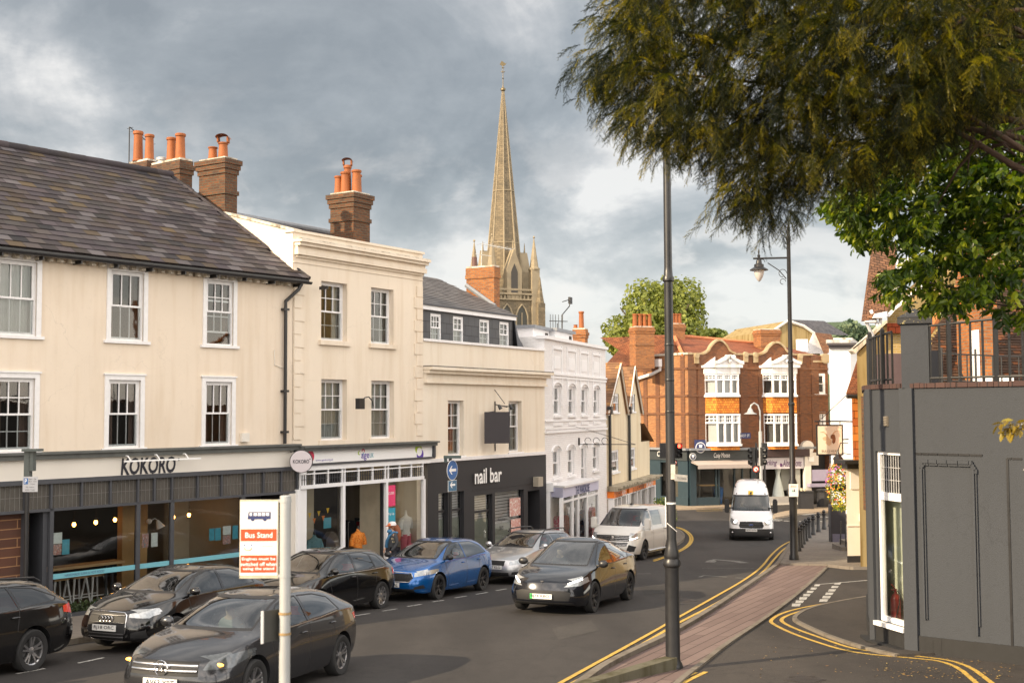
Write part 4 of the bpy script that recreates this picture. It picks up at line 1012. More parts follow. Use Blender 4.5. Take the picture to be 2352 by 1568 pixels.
 for i in range(9):
  f=i/8;uu=u0+.1+(u1-u0-.2)*f;zz=W.z(735,1168+(i%2)*14,-.15)-.08*math.sin(math.pi*f);q.prism([P(uu-.06,zz,-.15),P(uu+.06,zz,-.15),P(uu,zz-.14,-.15)],W.n*.01,i%2)
 tag(q.build('bunting',[plain('bunting_yellow',(.80,.50,.03),.8),plain('bunting_orange',(.75,.20,.03),.8)]),'yellow and orange bunting strung across the left charity shop window','bunting')
 s=thing('swan_neck_lamp','small black swan neck lamp on the cream wall above the charity shop','lamp',P(W.u(838,925,0),W.z(838,925),0))
 q=MB();a=[(857,932,.02),(855,920,.1),(847,911,.3),(838,913,.5),(831,920,.6)];q.tube([P(*W.uv(x,y,d),d)for x,y,d in a],.018);q.build('arm',mt['black'],s,smooth=60)
 q=MB();u,z=W.uv(826,926,.62);q.par(P(u-.1,z-.16,.55),W.e*.22,W.n*.16,(0,0,.3));q.build('lamp_head',mt['black'],s)
build_front2()
def round_sign():
 W=W2;c=at(692,1059,W.P(0,0,.6).y-.2);n=W.e*-.75+W.n*.45;n=Vector((-c.x*.0+.12,-1,0)).normalized()
 s=thing('round_sign','round white hanging sign with black rim between the two shop fascias','sign',c)
 r=25/2800*c.y
 q=MB();q.lathe(c,[(r,-.07),(r+.015,-.07),(r+.015,.07),(r,.07)],40,ax=n);q.build('rim',mt['black'],s,smooth=40)
 q=MB();q.lathe(c,[(r*.99,-.06),(r*.99,.075)],40,ax=n);f=q.build('face',plain('sign_face',(.60,.55,.58),.5,var=.04),s,smooth=40)
 e=Vector((0,0,1)).cross(n).normalized()
 text_mesh('KOKORO','lettering',mt['ink'],c+n*.08,e,(0,0,1),.1,f,fit=(r*1.45,r*.34),bold=.01)
 q=MB();q.ball(c+n*.078+e*r*.80+Vector((0,0,r*.22)),.016);q.build('emblem',mt['ink'],f)
 q=MB();q.tube([c-e*r*.9,W1 .P(W1 .L-.3,c.z,.25)],.02);q.tube([c-e*r*.9+Vector((0,0,.25)),W1 .P(W1 .L-.3,c.z+.25,.25)],.02);q.build('bracket',mt['black'],s)
round_sign()
def build_b3():
 W=W3;L=W.L
 t=thing('mansard_building','ivory rendered building with mansard dormers above the black nail salon front','building',W.P(L/2,W.g(L/2)))
 P=W.P;zp=W.z(1110,791);zsh=W.z(1115,1051,.06)
 h1=rect(W,1029,1065,919,1045);h2=rect(W,1168,1198,921,1039)
 for i in(2,3):h1[i]=h2[i]=(h1[i]+h2[i])/2
 HS=[h1,h2]
 mb=MB();holes_wall(mb,W,0,L,zsh-.2,zp,HS,.30)
 mb.quad(P(0,W.g(L),-.3),P(0,W.g(L),-9),P(0,zp,-9),P(0,zp,-.3));mb.quad(P(L,W.g(L),-.3),P(L,W.g(L),-9),P(L,zp,-9),P(L,zp,-.3));mb.quad(P(0,W.g(L),-9),P(L,W.g(L),-9),P(L,zp,-9),P(0,zp,-9))
 mb.build('wall',mt['cream3'],t,recalc=False)
 mb=MB();mb.wb(W,-.0,L+.03,zp-.05,zp+.03,-.32,.06);mb.build('coping',mt['woodwhite'],t)
 mb=MB();z1=W.z(1110,849);z0=W.z(1110,880)
 mb.wb(W,.02,L+.12,z1-.09,z1,-.02,.34);mb.wb(W,.05,L+.08,z1-.20,z1-.09,-.02,.22);mb.wb(W,.08,L,z0+.02,z1-.20,-.02,.08);mb.wb(W,.06,L+.03,z0-.05,z0+.02,-.02,.12)
 mb.build('cornice',mt['cream3'],t)
 mb=MB();mb.wb(W,.02,L+.12,z1+.002,z1+.035,-.02,.33);mb.build('cornice_flashing',stucco('sooty_ledge',(.16,.15,.14),amt=.9),t)
 rooms(W,t,HS,.4)
 for h in HS:sash(W,t,*h,cols=2,rows=2,fw=.05,rec=.16,cur='sides',sill=.09,sillproj=.06)
 d=-.55;zd1=W.z(1080,722,d);zd0=zp-.1
 ul=.02;ur=W.u(1177,760,d)
 ws=[rect(W,a,b,c,e,d)for a,b,c,e in((989,1014,721,780),(1041,1065,727,784),(1102,1125,733,789),(1148,1170,739,795))]
 for h in ws:h[2]=zd0+.12;h[3]=zd1-.12
 mb=MB();
 class WW:pass
 D3=Wall((P(0,0,d).x,P(0,0,d).y),(P(L,0,d).x,P(L,0,d).y))
 holes_wall(mb,D3,ul,ur,zd0,zd1,ws,.1)
 mb.prism([P(ur,zd0,d),P(ur,zd1,d),P(ur,zd1,d-1.2),P(ur,zd0,d-2.2)],W.e*.02)
 o=mb.build('dormer_wall',tiles('dormer_slates',[(.035,.037,.045),(.055,.057,.065),(.045,.047,.055)],.5,.4,.5,w=.4,h=.34),t,recalc=False)
 rooms(D3,t,ws,.15,1.2)
 for h in ws:sash(D3,t,*h,cols=2 if h is not ws[0]else 3,rows=2,fw=.045,rec=.02,cur='full',sill=.03,sillproj=.02,mat=mt['white'])
 mb=MB();mb.wb(W,0,ur+.08,zd1-.03,zd1+.10,d-.1,d+.12);mb.build('dormer_fascia',mt['white'],o)
 mb=MB();mb.wb(W,0,ur+.12,zd1+.10,zd1+.16,d-.2,d+.16);mb.build('dormer_gutter',mt['slategrey'],o)
 uR=W.u(1204,795,-.4)
 mb=MB();mb.add([P(ur+.05,zd1+.05,d+.05),P(ur+.05,zd0,d+.2),P(uR,zd0,d+.25),P(uR-.3,zd0+.5,d+.1)],[(0,1,2,3)]);mb.add([P(uR,zd0,d+.25),P(uR-.3,zd0+.5,d+.1),P(ur+.05,zd1+.05,d+.05),P(ur+.3,zd1+.1,d-2),P(uR+.3,zd0,d-2)],[(0,1,2,3,4)])
 mb.build('mansard_end',mt['slategrey'],o,recalc=False)
 dr=-4.5;zr=W.z(1000,639,dr);ura=W.u(1005,639,dr)
 O=P(-.05,zd1+.14,d+.12);U=W.e;rise=P(-.05,zr,dr)-O;Lv=rise.length;Vv=rise/Lv
 mb=MB();poly=[(0,0),(ur+.15,0),(ura,Lv),(0,Lv)]
 sl=tiles('grey_slates',[(.085,.078,.078),(.13,.12,.118),(.105,.095,.095),(.16,.15,.145)],.55,.4,.5,gamt=.2)
 slates(mb,O,U,Vv,poly,.32,.24);mb.add([O+U*a+Vv*b for a,b in poly],[(0,1,2,3)],0,.3)
 mb.add([O+U*(ur+.15),P(ur+.6,zd1,dr*2+.5),P(ura,zr,dr)],[(0,1,2)],0,.2);mb.add([P(-.05,zr,dr),P(ura,zr,dr),P(ur+.6,zd1,dr*2+.5),P(-.05,zd1,dr*2+.5)],[(0,1,2,3)],0,.2)
 mb.build('roof',sl,t,recalc=False)
 mb=MB();dq=-3.0;a=P(ur+.1,W.z(1180,700,dq),dq);b=P(L+.9,W.z(1245,752,dq),dq);c=P(L+.6,zp+.0,-.9);e_=P(ur+.2,zp+.35,-1.2)
 vs=[a,b,c,e_];mb.add(vs,[(0,1,2,3)],0,.3);mb.add([a,b,P(L+.9,zp,-6),P(ur,zp,-6)],[(0,1,2,3)],0,.3);mb.build('low_roof',mt['slatebr'],t,recalc=False)
 mb=MB();mb.tube([e_,c],.06);mb.tube([a,e_],.05);mb.tube([b,c],.07);mb.build('flashing',mt['lead'],t)
 d=-2.4;a=W.u(1135,650,d);z1=W.z(1135,612,d);zb=W.z(1135,705,d)
 c=chimney(t,W,a,a+.42,d-1.25,d,zb-1.2,z1,mt['brickorange'],1,[])
 q=MB();q.cyl(P(a+.2,z1+.05,d-1.0),P(a+.2,z1+.45,d-1.0),.10,n=12);q.build('flue',plain('flue_brown',(.12,.06,.05),.6),c,smooth=40)
 q=MB();wires(q,[P(a+.2,z1,d-.7),P(a+.2,z1+.9,d-.65)],.018)
 m0=P(a+.2,z1+.95,d-.7);m1=P(a+.5,z1+.68,d+.5);wires(q,[m0,m1],.014)
 for k in range(9):f=k/8;w_=m0+(m1-m0)*f;wires(q,[w_-W.e*.3-Vector((0,0,.08)),w_+W.e*.3+Vector((0,0,.08))],.007)
 wires(q,[P(a+.1,z1+.55,d-.9),P(a+.3,z1+.45,d-.3)],.012);q.build('aerial',mt['galv'],c)
 mb=MB();mb.tube([P(a-.1,W.z(1072,655,d-1.2),d-1.2),P(a-.1,W.z(1140,705,d),d+.1)],.09,6);mb.build('chimney_flashing',mt['lead'],t)
 u,z=W.uv(1140,982,.5)
 s=thing('hanging_sign','plain black square sign hanging from an iron bracket above the nail salon','sign',P(u,z,.5))
 n=W.n
 c=P(u,z,.55);q=MB();q.par(c-W.e*.03-W.n*.0+Vector((0,0,-.52))-Vector((.42,0.05,0)),Vector((.84,.10,0)),Vector((-.01,.05,0)),(0,0,1.05));q.build('board',plain('charcoal_board',(.035,.03,.035),.6),s)
 q=MB();ub,zt_=W.uv(1136,928,0);wires(q,[P(ub,zt_,0),P(ub,zt_-.1,.5)],.02);wires(q,[P(ub,zt_+.5,.0),P(ub,zt_+.02,.4)],.012);wires(q,[P(ub,z-.8,.02),P(ub,zt_+.1,.02)],.02);wires(q,[P(ub-.35,zt_-.05,.35),P(ub+.45,zt_-.08,.35)],.016);wires(q,[c+Vector((-.42,.02,.5)),P(ub,c.z+.55,0)],.012);q.build('bracket',mt['black'],s)
 for k in(-.35,.42):
  q=MB();q.cyl(P(ub+k,zt_-.02,.35),P(ub+k+.05,zt_-.17,.42),.04,.07,10);q.build('spot_lamp',mt['black'],s,smooth=50)
 D=.06
 mb=MB();g=W.g(L);z1=W.z(1115,1053,D)
 ops=[rect(W,1007,1029,1131,1300,D),rect(W,1032,1065,1128,1300,D),rect(W,1089,1130,1136,1300,D),rect(W,1136,1202,1127,1300,D),rect(W,1211,1238,1126,1300,D)]
 for o_ in ops[:4]:o_[2]=W.g(o_[0])+.35
 ops[4][2]=W.g(L)-.3
 zt_=max(o_[3]for o_ in ops[:2]);ops[0][3]=ops[1][3]=W.z(1035,1130,D)
 F3=Wall((P(0,0,D).x,P(0,0,D).y),(P(L,0,D).x,P(L,0,D).y))
 holes_wall(mb,F3,.02,L-.03,W.g(L)-.8,z1,ops,.25);mb.quad(P(L-.03,g-.5,D),P(L-.03,g-.5,-.1),P(L-.03,z1,-.1),P(L-.03,z1,D));mb.quad(P(.02,z1,D),P(L-.03,z1,D),P(L-.03,z1,-.02),P(.02,z1,-.02))
 fr=mb.build('shop_front',mt['blackmatt'],t,recalc=False)
 mb=MB();mb.wb(W,.02,L-.02,z1,z1+.11,-.02,D+.04);mb.build('white_band',mt['woodwhite'],t)
 q=MB();ul_,ur_=W.u(1070,1140,D),W.u(1208,1128,D);zz=W.z(1150,1118,D);q.wb(W,W.u(1085,1120,D),L-.25,zz-.015,zz,D-.02,D+.012);q.build('fascia_bead',mt['blackmatt'],fr)
 a=W.uv(1086,1092,D);b=W.uv(1148,1090,D)
 text_mesh('nail bar','lettering',mt['whiteink'],P((a[0]+b[0])/2,(a[1]+b[1])/2,D+.03),W.e,(0,0,1),.3,fr,fit=(b[0]-a[0],.50),bold=.02,extrude=.05)
 frost=plain('frosted_glass',(.36,.39,.36),.25,var=.2,vs=1.2);blind=plain('striped_blind',(.62,.62,.66),.6,var=.15,vs=3)
 fr2=MB();
 for i,o_ in enumerate(ops[:4]):
  q=MB();q.quad(F3 .P(o_[0],o_[2],-.13),F3 .P(o_[1],o_[2],-.13),F3 .P(o_[1],o_[3],-.13),F3 .P(o_[0],o_[3],-.13));pn=q.build('shop_pane',mt['shopglass'],fr,recalc=False)
  q=MB();zm=o_[2]+(o_[3]-o_[2])*(.62 if i!=3 else .5)
  q.quad(F3 .P(o_[0],o_[2],-.17),F3 .P(o_[1],o_[2],-.17),F3 .P(o_[1],zm,-.17),F3 .P(o_[0],zm,-.17),0)
  for k in range(10):
   za=zm+(o_[3]-zm)*k/10;zb_=za+(o_[3]-zm)/10*.8;q.quad(F3 .P(o_[0],za,-.2),F3 .P(o_[1],za,-.2),F3 .P(o_[1],zb_,-.2),F3 .P(o_[0],zb_,-.2),1)
  q.quad(F3 .P(o_[0],o_[2],-.28),F3 .P(o_[1],o_[2],-.28),F3 .P(o_[1],o_[3],-.28),F3 .P(o_[0],o_[3],-.28),2)
  q.build('blind',[frost,blind,mt['room']],pn,recalc=False)
  zt3=o_[2]+(o_[3]-o_[2])*.72
  for s_ in((o_[0],o_[0]+.05,o_[2],o_[3]),(o_[1]-.05,o_[1],o_[2],o_[3]),(o_[0],o_[1],zt3,zt3+.07))if i<3 else((o_[0],o_[0]+.04,o_[2],o_[3]),(o_[1]-.04,o_[1],o_[2],o_[3])):fr2 .wb(F3,s_[0],s_[1],s_[2],s_[3],-.16,-.10)
 fr2 .build('glazing_bars',mt['blackmatt'],fr)
 q=MB();o_=ops[4];q.quad(F3 .P(o_[0]-.9,o_[2],-1.1),F3 .P(o_[1],o_[2],-1.1),F3 .P(o_[1],o_[3],-1.1),F3 .P(o_[0]-.9,o_[3],-1.1));q.quad(F3 .P(o_[1],o_[2],-.25),F3 .P(o_[1],o_[2],-1.1),F3 .P(o_[1],o_[3],-1.1),F3 .P(o_[1],o_[3],-.25));q.quad(F3 .P(o_[0]-.2,o_[2],-.25),F3 .P(o_[0]-.9,o_[2],-1.1),F3 .P(o_[0]-.9,o_[3],-1.1),F3 .P(o_[0]-.2,o_[3],-.25));q.build('doorway',mt['blackmatt'],fr,recalc=False)
 for s_,x,y,w_,h_ in(('Manicure',1012,1237,.62,.17),('Pedicure',1049,1232,.62,.17),('Acrylics',1152,1193,.50,.15),('SNS',1152,1212,.26,.14)):
  u,z=F3 .uv(x,y,-.12)
  if s_=='Manicure':u=ops[0][0]+.33;w_=.58
  text_mesh(s_,'lettering',mt['ink'],F3 .P(u,z,-.12),W.e,(0,0,1),.1,fr,fit=(w_,h_),extrude=.002)
 pb=fabric('salon_poster',[(.68,.55,.50),(.55,.25,.22),(.72,.66,.62)],9)
 for(x0,x1,y0,y1),lab in(((1169,1194,1143,1184),'upper pink photo poster in the nail salon window'),((1172,1194,1191,1240),'lower pink photo poster in the nail salon window')):
  a=rect(F3,x0,x1,y0,y1,-.12);q=MB();q.wb(F3,*a,-.12,-.115);tag(q.build('salon_poster',pb),lab,'poster','posters in the nail salon window')
 u,z=W.uv(1232,1105,D);q=MB();q.wb(W,u-.25,u+.1,z-.17,z+.17,D,D+.22);tag(q.build('bulkhead_light',plain('bulkhead',(.36,.32,.26),.5)),'square pale bulkhead light at the right end of the black fascia','lamp')
 return t
B3=build_b3()
def build_b4():
 W=W4;L=W.L;P=W.P
 t=thing('white_brick_building','white painted brick building with four bays of narrow arched windows','building',P(L/2,W.g(L/2)))
 zp=W.z(1315,785);zs=W.z(1330,1111,.1)
 xs_u=[(1268,1291.5),(1305.5,1320),(1335,1348.5),(1363,1376)];xs_l=[(1270.5,1284),(1304,1317),(1334,1345),(1361,1373)]
 up=[];lo=[]
 for i,(a,b)in enumerate(xs_u):up.append([W.u(a),W.u(b),W.z(1310,953),W.z(1310,887)])
 for i,(a,b)in enumerate(xs_l):lo.append([W.u(a),W.u(b),W.z(1310,1090),W.z(1310,1027)])
 wd=.95
 for h in up+lo:
  c=(h[0]+h[1])/2;w_=wd;h[0]=c-w_/2;h[1]=c+w_/2
 lo[2][2]-=.75;lo[2][0]+=.08;lo[2][1]-=.08
 HS=up+lo
 mb=MB();holes_wall(mb,W,0,L,W.g(L)-.6,zp,HS,.16);shell(mb,W,0,L,W.g(L)-.6,zp,9)
 mb.quad(P(0,zp,0),P(L,zp,0),P(L,zp,-9),P(0,zp,-9));mb.build('wall',mt['whitebrick'],t,recalc=False)
 mb=MB();mb.wb(W,-.08,L+.06,zp-.08,zp+.04,-.3,.12)
 for y0_,pr in((861,.07),(988,.07),(980,.04),(868,.04)):z=W.z(1310,y0_);mb.wb(W,.0,L,z-.06,z+.02,-.01,pr)
 zA,zB=W.z(1310,822),W.z(1310,856)
 for h in up:
  c=(h[0]+h[1])/2
  for s_ in(-1,1):mb.wb(W,c+s_*.62-.05,c+s_*.62+.05,zA-1.9,zp-.25,-.01,.035)
  mb.wb(W,c-.60,c+.60,zA+.25,zA+.33,-.01,.05);mb.wb(W,c-.40,c+.40,zB+.1,zA,.0,.02)
 for h in HS:
  c=(h[0]+h[1])/2;r_=wd/2+.07;vs=[]
  for i in range(13):
   a=math.pi*i/12
   for rr in(r_,r_+.12):vs.append((c+rr*math.cos(a),h[3]-.10+rr*.38*math.sin(a)))
  for i in range(12):
   q=[vs[2*i],vs[2*i+1],vs[2*i+3],vs[2*i+2]];mb.prism([P(u,z,.0)for u,z in q],W.n*.05)
  mb.wb(W,h[0]-.1,h[1]+.1,h[2]-.40,h[2]-.28,-.01,.05)
  mb.wb(W,h[0]-.06,h[1]+.06,h[2]-.09,h[2]-.002,-.1,.08)
 for z in(W.z(1310,965),):mb.wb(W,0,L,z-.03,z+.03,-.01,.045)
 mb.build('mouldings',mt['white'],t)
 rooms(W,t,HS,.25)
 for h in HS:
  c=('full','grey','sides')[HS.index(h)%3]
  fr=sash(W,t,*h,cols=2,rows=1 if h[3]-h[2]<3 else 2,fw=.07,rec=.08,cur=c,sill=0,mat=mt['white'],bar=.035,arched=.18)
 def roofbox(x0,x1,y0,y1,d,lab):
  a=rect(W,x0,x1,y0,y1,d);s=MB();s.wb(W,a[0],a[1],zp-.1,a[3],d-1.6,d);s.wb(W,a[0]-.12,a[1]+.1,a[3],a[3]+.12,d-1.7,d+.12,1)
  o=s.build('roof_dormer',[mt['white'],mt['lead']],t);q=MB();u1_=a[1]-.55;q.wb(W,u1_,u1_+.35,a[3]-.75,a[3]-.1,d,d+.02);q.build('pane',mt['room'],o)
 roofbox(1225,1262,757,778,-1.2,'');roofbox(1276,1316,764,784,-1.0,'')
 d=-2.5;a=W.u(1318,790,d);z1=W.z(1340,755,d)
 a=W.u(1350,790,d)-.5;c=chimney(t,W,a,a+.5,d-.62,d,zp-.4,z1,mt['brickorange'],2,[(a+.25,d-.25,.13,.85,False),(a+.25,d-.55,.10,.2,False)])
 q=MB();u,z=W.uv(1291,760,-2);zt_=W.z(1297,690,-2);P2=lambda x,y:P(*W.uv(x,y,-2),-2)
 wires(q,[P2(1291,768),P2(1292,722),P2(1308,703),P2(1309,688)],.025);wires(q,[P2(1292,693),P2(1314,686)],.02)
 q.par(P2(1305,697),W.e*.35,W.n*.1,(0,0,.3));wires(q,[P2(1281,768),P2(1280,742)],.02);wires(q,[P2(1262,737),P2(1303,738)],.02)
 for x in(1264,1270,1276,1283,1290):m_=P2(x,738);wires(q,[m_-Vector((0,0,.3)),m_+Vector((0,0,.3))],.014)
 q.build('aerial',mt['blackplastic'],c)
 s=thing('iron_bracket','empty wrought iron sign bracket on the white brick building','bracket',P(W.u(1330,1010),W.z(1330,1010),0))
 q=MB();wires(q,[P(*W.uv(1330,1005,.03),.03),P(*W.uv(1330,1022,.03),.03)],.04);a=W.uv(1330,1020,.03);
 tip=P(a[0]+.2,a[1],2.3);wires(q,[P(a[0],a[1],.0),tip],.018);wires(q,[P(*W.uv(1320,979),0),tip],.007);wires(q,[P(*W.uv(1336,981),0),tip],.007)
 for k in range(3):
  c_=P(a[0],a[1]+.14,.4+.35*k);wires(q,[c_+W.n*(.13*math.cos(x))+Vector((0,0,.13*math.sin(x)))for x in[i*.6 for i in range(9)]],.012)
 q.build('scroll',mt['black'],s)
 D=.75;g=W.g(L/2)
 ul,ur=W.u(1293,1130,D),W.u(1375,1115,D);z1,z0=W.z(1334,1111,D),W.z(1334,1133,D);u00=.35
 lil=plain('lilac_fascia',(.52,.52,.68),.5,var=.06)
 mb=MB();mb.prism([P(u00,z0,0),P(ul,z0,D),P(ur,z0,D),P(ur+.1,z0,0)],(0,0,z1-z0));fb=mb.build('fascia_board',lil,t)
 mb=MB();mb.prism([P(u00-.05,z1,0),P(ul-.05,z1,D+.08),P(ur+.06,z1,D+.08),P(ur+.2,z1,0)],(0,0,.07));mb.build('fascia_ledge',mt['woodwhite'],fb)
 text_mesh('THE WARDROBE','lettering',mt['inkblue'],P(W.u(1338,1120,D),(z0+z1)/2-.02,D+.006),W.e,(0,0,1),.3,fb,fit=(W.u(1353,1120,D)-W.u(1321,1120,D),.30),bold=.015)
 mb=MB();zb=g-.2
 def post(u,d,w_=.07):mb.wb(W,u-w_,u+w_,zb,z0,d-.12,d)
 for u,d in((ul,D),(W.u(1317,1180,D),D),(W.u(1330,1180,D),D),(W.u(1350,1180,D),D),(ur,D)):post(u,d)
 mb.wb(W,ul,ur,W.z(1334,1145,D),W.z(1334,1145,D)+.08,D-.1,D-.01)
 mb.wb(W,.02,.42,zb,z0+.2,-.02,.18);mb.wb(W,.0,.5,z0+.2,z1+.15,-.02,.30);mb.wb(W,ur+.35,ur+.9,zb,z0+.2,-.02,.12)
 fr=mb.build('shop_frame',mt['white'],t)
 q=MB();q.quad(P(ul,zb,D-.06),P(ur,zb,D-.06),P(ur,z0,D-.06),P(ul,z0,D-.06));q.quad(P(u00,zb,.0),P(ul,zb,D-.06),P(ul,z0,D-.06),P(u00,z0,.0));q.build('shop_pane',mt['shopglass'],fr,recalc=False)
 q=MB();q.wb(W,u00,ur+.1,zb,z0,-.45,-.3);q.wb(W,u00,ur+.1,z0-.06,z0-.01,-.3,D-.1);q.build('shop_interior',plain('boutique_wall',(.13,.12,.13),.8,var=.3),t)
 pats=[fabric('floral_red',[(.75,.70,.68),(.62,.04,.16),(.7,.6,.6)],9),fabric('rust_print',[(.40,.08,.03),(.55,.16,.06),(.3,.05,.03)],12),fabric('blue_print',[(.04,.18,.28),(.5,.6,.62),(.1,.25,.35)],10),fabric('navy_print',[(.03,.05,.10),(.10,.12,.22),(.3,.1,.08)],12),fabric('pink_print',[(.55,.25,.25),(.35,.05,.08),(.6,.5,.45)],12)]
 for i,(x,m_,lab)in enumerate(((1281,0,'white dress with red flowers in the boutique window'),(1299,1,'rust coloured dress in the boutique window'),(1310,2,'teal and white dress in the boutique window'),(1340,3,'dark navy garments behind the boutique door'),(1361,4,'pink and red dress at the right of the boutique window'))):
  d=.35 if i else .2;u=W.u(x,1200,d);s=thing('display_dress',lab,'dress',P(u,g,d))
  q=MB();q.prism([P(u-.1,g+1.75,d-.1),P(u-.28,g+1.62,d-.1),P(u-.32,g+1.2,d-.1),P(u-.22,g+1.2,d-.1),P(u-.33,g+.3,d-.1),P(u+.33,g+.3,d-.1),P(u+.22,g+1.2,d-.1),P(u+.32,g+1.2,d-.1),P(u+.28,g+1.62,d-.1),P(u+.1,g+1.75,d-.1)],W.n*.16);q.build('garment',pats[m_],s)
  q=MB();q.cyl(P(u,g,d-.02),P(u,g+1.9,d-.02),.02);q.build('stand',mt['galv'],s)
 return t
B4=build_b4()
def build_b5():
 W=W5;L=W.L;P=W.P
 t=thing('gabled_building','warm cream twin-gabled old building with orange fascias at the corner','building',P(L/2,W.g(L/2)))
 zb=W.g(L)-.6
 pk1=W.uv(1420,841.5);vl=W.uv(1438,948);lb=W.uv(1393,932);pk2=W.uv(1453,842);rb=W.uv(1472,985);re=W.uv(1490,1012)
 zsh=W.z(1440,1106)
 zt=lb[1]
 ws_=[rect(W,1407.5,1420.5,905,949),rect(W,1448,1458,904,943),rect(W,1403.5,1420,1032,1081),rect(W,1443,1458,1028,1077)]
 for h in ws_[:2]:h[2]=(ws_[0][2]+ws_[1][2])/2;h[3]=(ws_[0][3]+ws_[1][3])/2
 for h in ws_[2:]:h[2]=(ws_[2][2]+ws_[3][2])/2;h[3]=(ws_[2][3]+ws_[3][3])/2
 zv=vl[1];
 mb=MB();holes_wall(mb,W,0,rb[0],zb,zv-.0 if zv<min(h[2]for h in ws_[:2])else min(h[2]for h in ws_[:2])-.1,ws_[2:],.1)
 zz=zv if zv<min(h[2]for h in ws_[:2])else min(h[2]for h in ws_[:2])-.1
 zpk=(pk1[1]+pk2[1])/2
 for(ua,up_,ub,h)in((0,pk1[0],vl[0],ws_[0]),(vl[0],pk2[0],rb[0],ws_[1])):
  def edge(z,s_):f=(z-zz)/(zpk-zz);return ua+(up_-ua)*f if s_<0 else ub+(up_-ub)*f
  zs_=[zz,h[2],h[3],zpk-.02]
  for z0_,z1_ in zip(zs_[:-1],zs_[1:]):
   if abs(z0_-h[2])<1e-6:
    mb.quad(P(edge(z0_,-1),z0_),P(h[0],z0_),P(h[0],z1_),P(edge(z1_,-1),z1_));mb.quad(P(h[1],z0_),P(edge(z0_,1),z0_),P(edge(z1_,1),z1_),P(h[1],z1_))
   else:mb.quad(P(edge(z0_,-1),z0_),P(edge(z0_,1),z0_),P(edge(z1_,1),z1_),P(edge(z1_,-1),z1_))
 mb.quad(P(rb[0],zb),P(L,zb),P(L,re[1]),P(rb[0],re[1]))
 mb.quad(P(L,zb,0),P(L,zb,-8),P(L,re[1],-8),P(L,re[1],0));mb.quad(P(rb[0],re[1]-.3,-.0),P(rb[0],re[1]-.3,-8),P(rb[0],zz+.1,-8),P(rb[0],zz+.1,0));mb.quad(P(0,zb,-8),P(L,zb,-8),P(L,re[1],-8),P(0,re[1],-8))
 mb.build('wall',mt['roughcast'],t,recalc=False)
 rooms(W,t,ws_,.12,.6)
 for h in ws_:sash(W,t,*h,cols=3,rows=1,fw=.06,rec=.03,cur='full',sill=.08,mat=mt['white'],bar=.05)
 mb=MB();dep=9;e_=.18
 tc=tiles('gable_tiles',[(.15,.085,.05),(.28,.15,.08),(.20,.11,.065),(.40,.21,.08)],.8,.5,.2,gamt=.35)
 for ua,up_,ub in((-.05,pk1[0],vl[0]),(vl[0],pk2[0],rb[0]+.05)):
  for(a,s_)in((ua,-1),(ub,1)):
   A=P(a,zz-.05,e_);Bq=P(up_,zpk+.05,e_);Vv=Bq-A;Lv=Vv.length;Vv=Vv/Lv;U=-W.n
   slates(mb,A,U,Vv,[(0,0),(dep,0),(dep,Lv),(0,Lv)],.28,.2);mb.quad(A,A+U*dep,A+U*dep+Vv*Lv,A+Vv*Lv,0,.2)
 A=P(rb[0]-.1,re[1]+.9,.2);Bq=P(L+.25,re[1]-.05,.2);Vv=(A-Bq);Lv=Vv.length;Vv=Vv/Lv
 slates(mb,Bq,-W.n,Vv,[(0,0),(6,0),(6,Lv),(0,Lv)],.28,.2);mb.quad(Bq,Bq-W.n*6,A-W.n*6,A,0,.2)
 mb.build('roof',tc,t,recalc=False)
 mb=MB()
 for ua,up_,ub in((0,pk1[0],vl[0]),(vl[0],pk2[0],rb[0])):
  for a in(ua,ub):
   p=P(a,zz-.1,.10);q=P(up_,zpk-.02,.10);mb.prism([p,q,q+Vector((0,0,.12)),p+Vector((0,0,.12))],W.n*.06)
 mb.build('bargeboard',mt['offwhite'],t)
 for x,d in((1395,.1),(1440,.1)):
  u=W.u(x);q=MB();wires(q,[P(u,zz+.2,.1),P(u,zsh+.05,.1)],.075);q.wb(W,u-.16,u+.16,zz-.05,zz+.3,.02,.22);q.build('downpipe',mt['black'],t,smooth=60)
 D=.3;zc=W.z(1440,1108,D)
 mb=MB();mb.wb(W,0,L+.15,zc-.08,zc,-.02,D+.35);mb.wb(W,0,L+.1,zc-.22,zc-.08,-.02,D+.2);mb.build('shop_cornice',stucco('weathered_cornice',(.42,.37,.28),(.15,.13,.1),.9),t)
 z1=zc-.22;z0=W.z(1440,1134,D)
 um=W.u(1442,1110,D)
 for a,b in((.08,um-.22),(um+.25,L-.05)):
  q=MB();q.wb(W,a,b,z0,z1,-.02,D);o=q.build('fascia_board',mt['signorange'],t);w_=b-a
  text_mesh('ST CATHERINE’S','lettering',plain('lettering_brown',(.10,.035,.015),.6),P(a+w_*.36,(z0+z1)/2,D+.006),W.e,(0,0,1),.3,o,fit=(w_*.46,.36),bold=.005)
  text_mesh('HOSPICE','lettering',mt['whiteink'],P(a+w_*.76,(z0+z1)/2,D+.006),W.e,(0,0,1),.3,o,fit=(w_*.27,.36),bold=.02)
 mb=MB();wood=mt['white']
 for u in(.05,um-.35,um+.1,um+.45,L-.15):mb.wb(W,u,u+.22,zb,z0,-.02,D-.02)
 k=[.05+(um-.4)*f for f in(.33,.66)]+[um+.45+(L-um-.6)*f for f in(.3,.45,.72)]
 for u in k:mb.wb(W,u,u+.14,zb,z0,.0,D-.05)
 mb.wb(W,.05,L-.05,z0-.06,z0+.0,-.02,D-.03)
 fr=mb.build('shop_frame',wood,t)
 q=MB();q.quad(P(.1,zb,.1),P(L-.1,zb,.1),P(L-.1,z0,.1),P(.1,z0,.1));q.build('shop_pane',mt['shopglass'],fr,recalc=False)
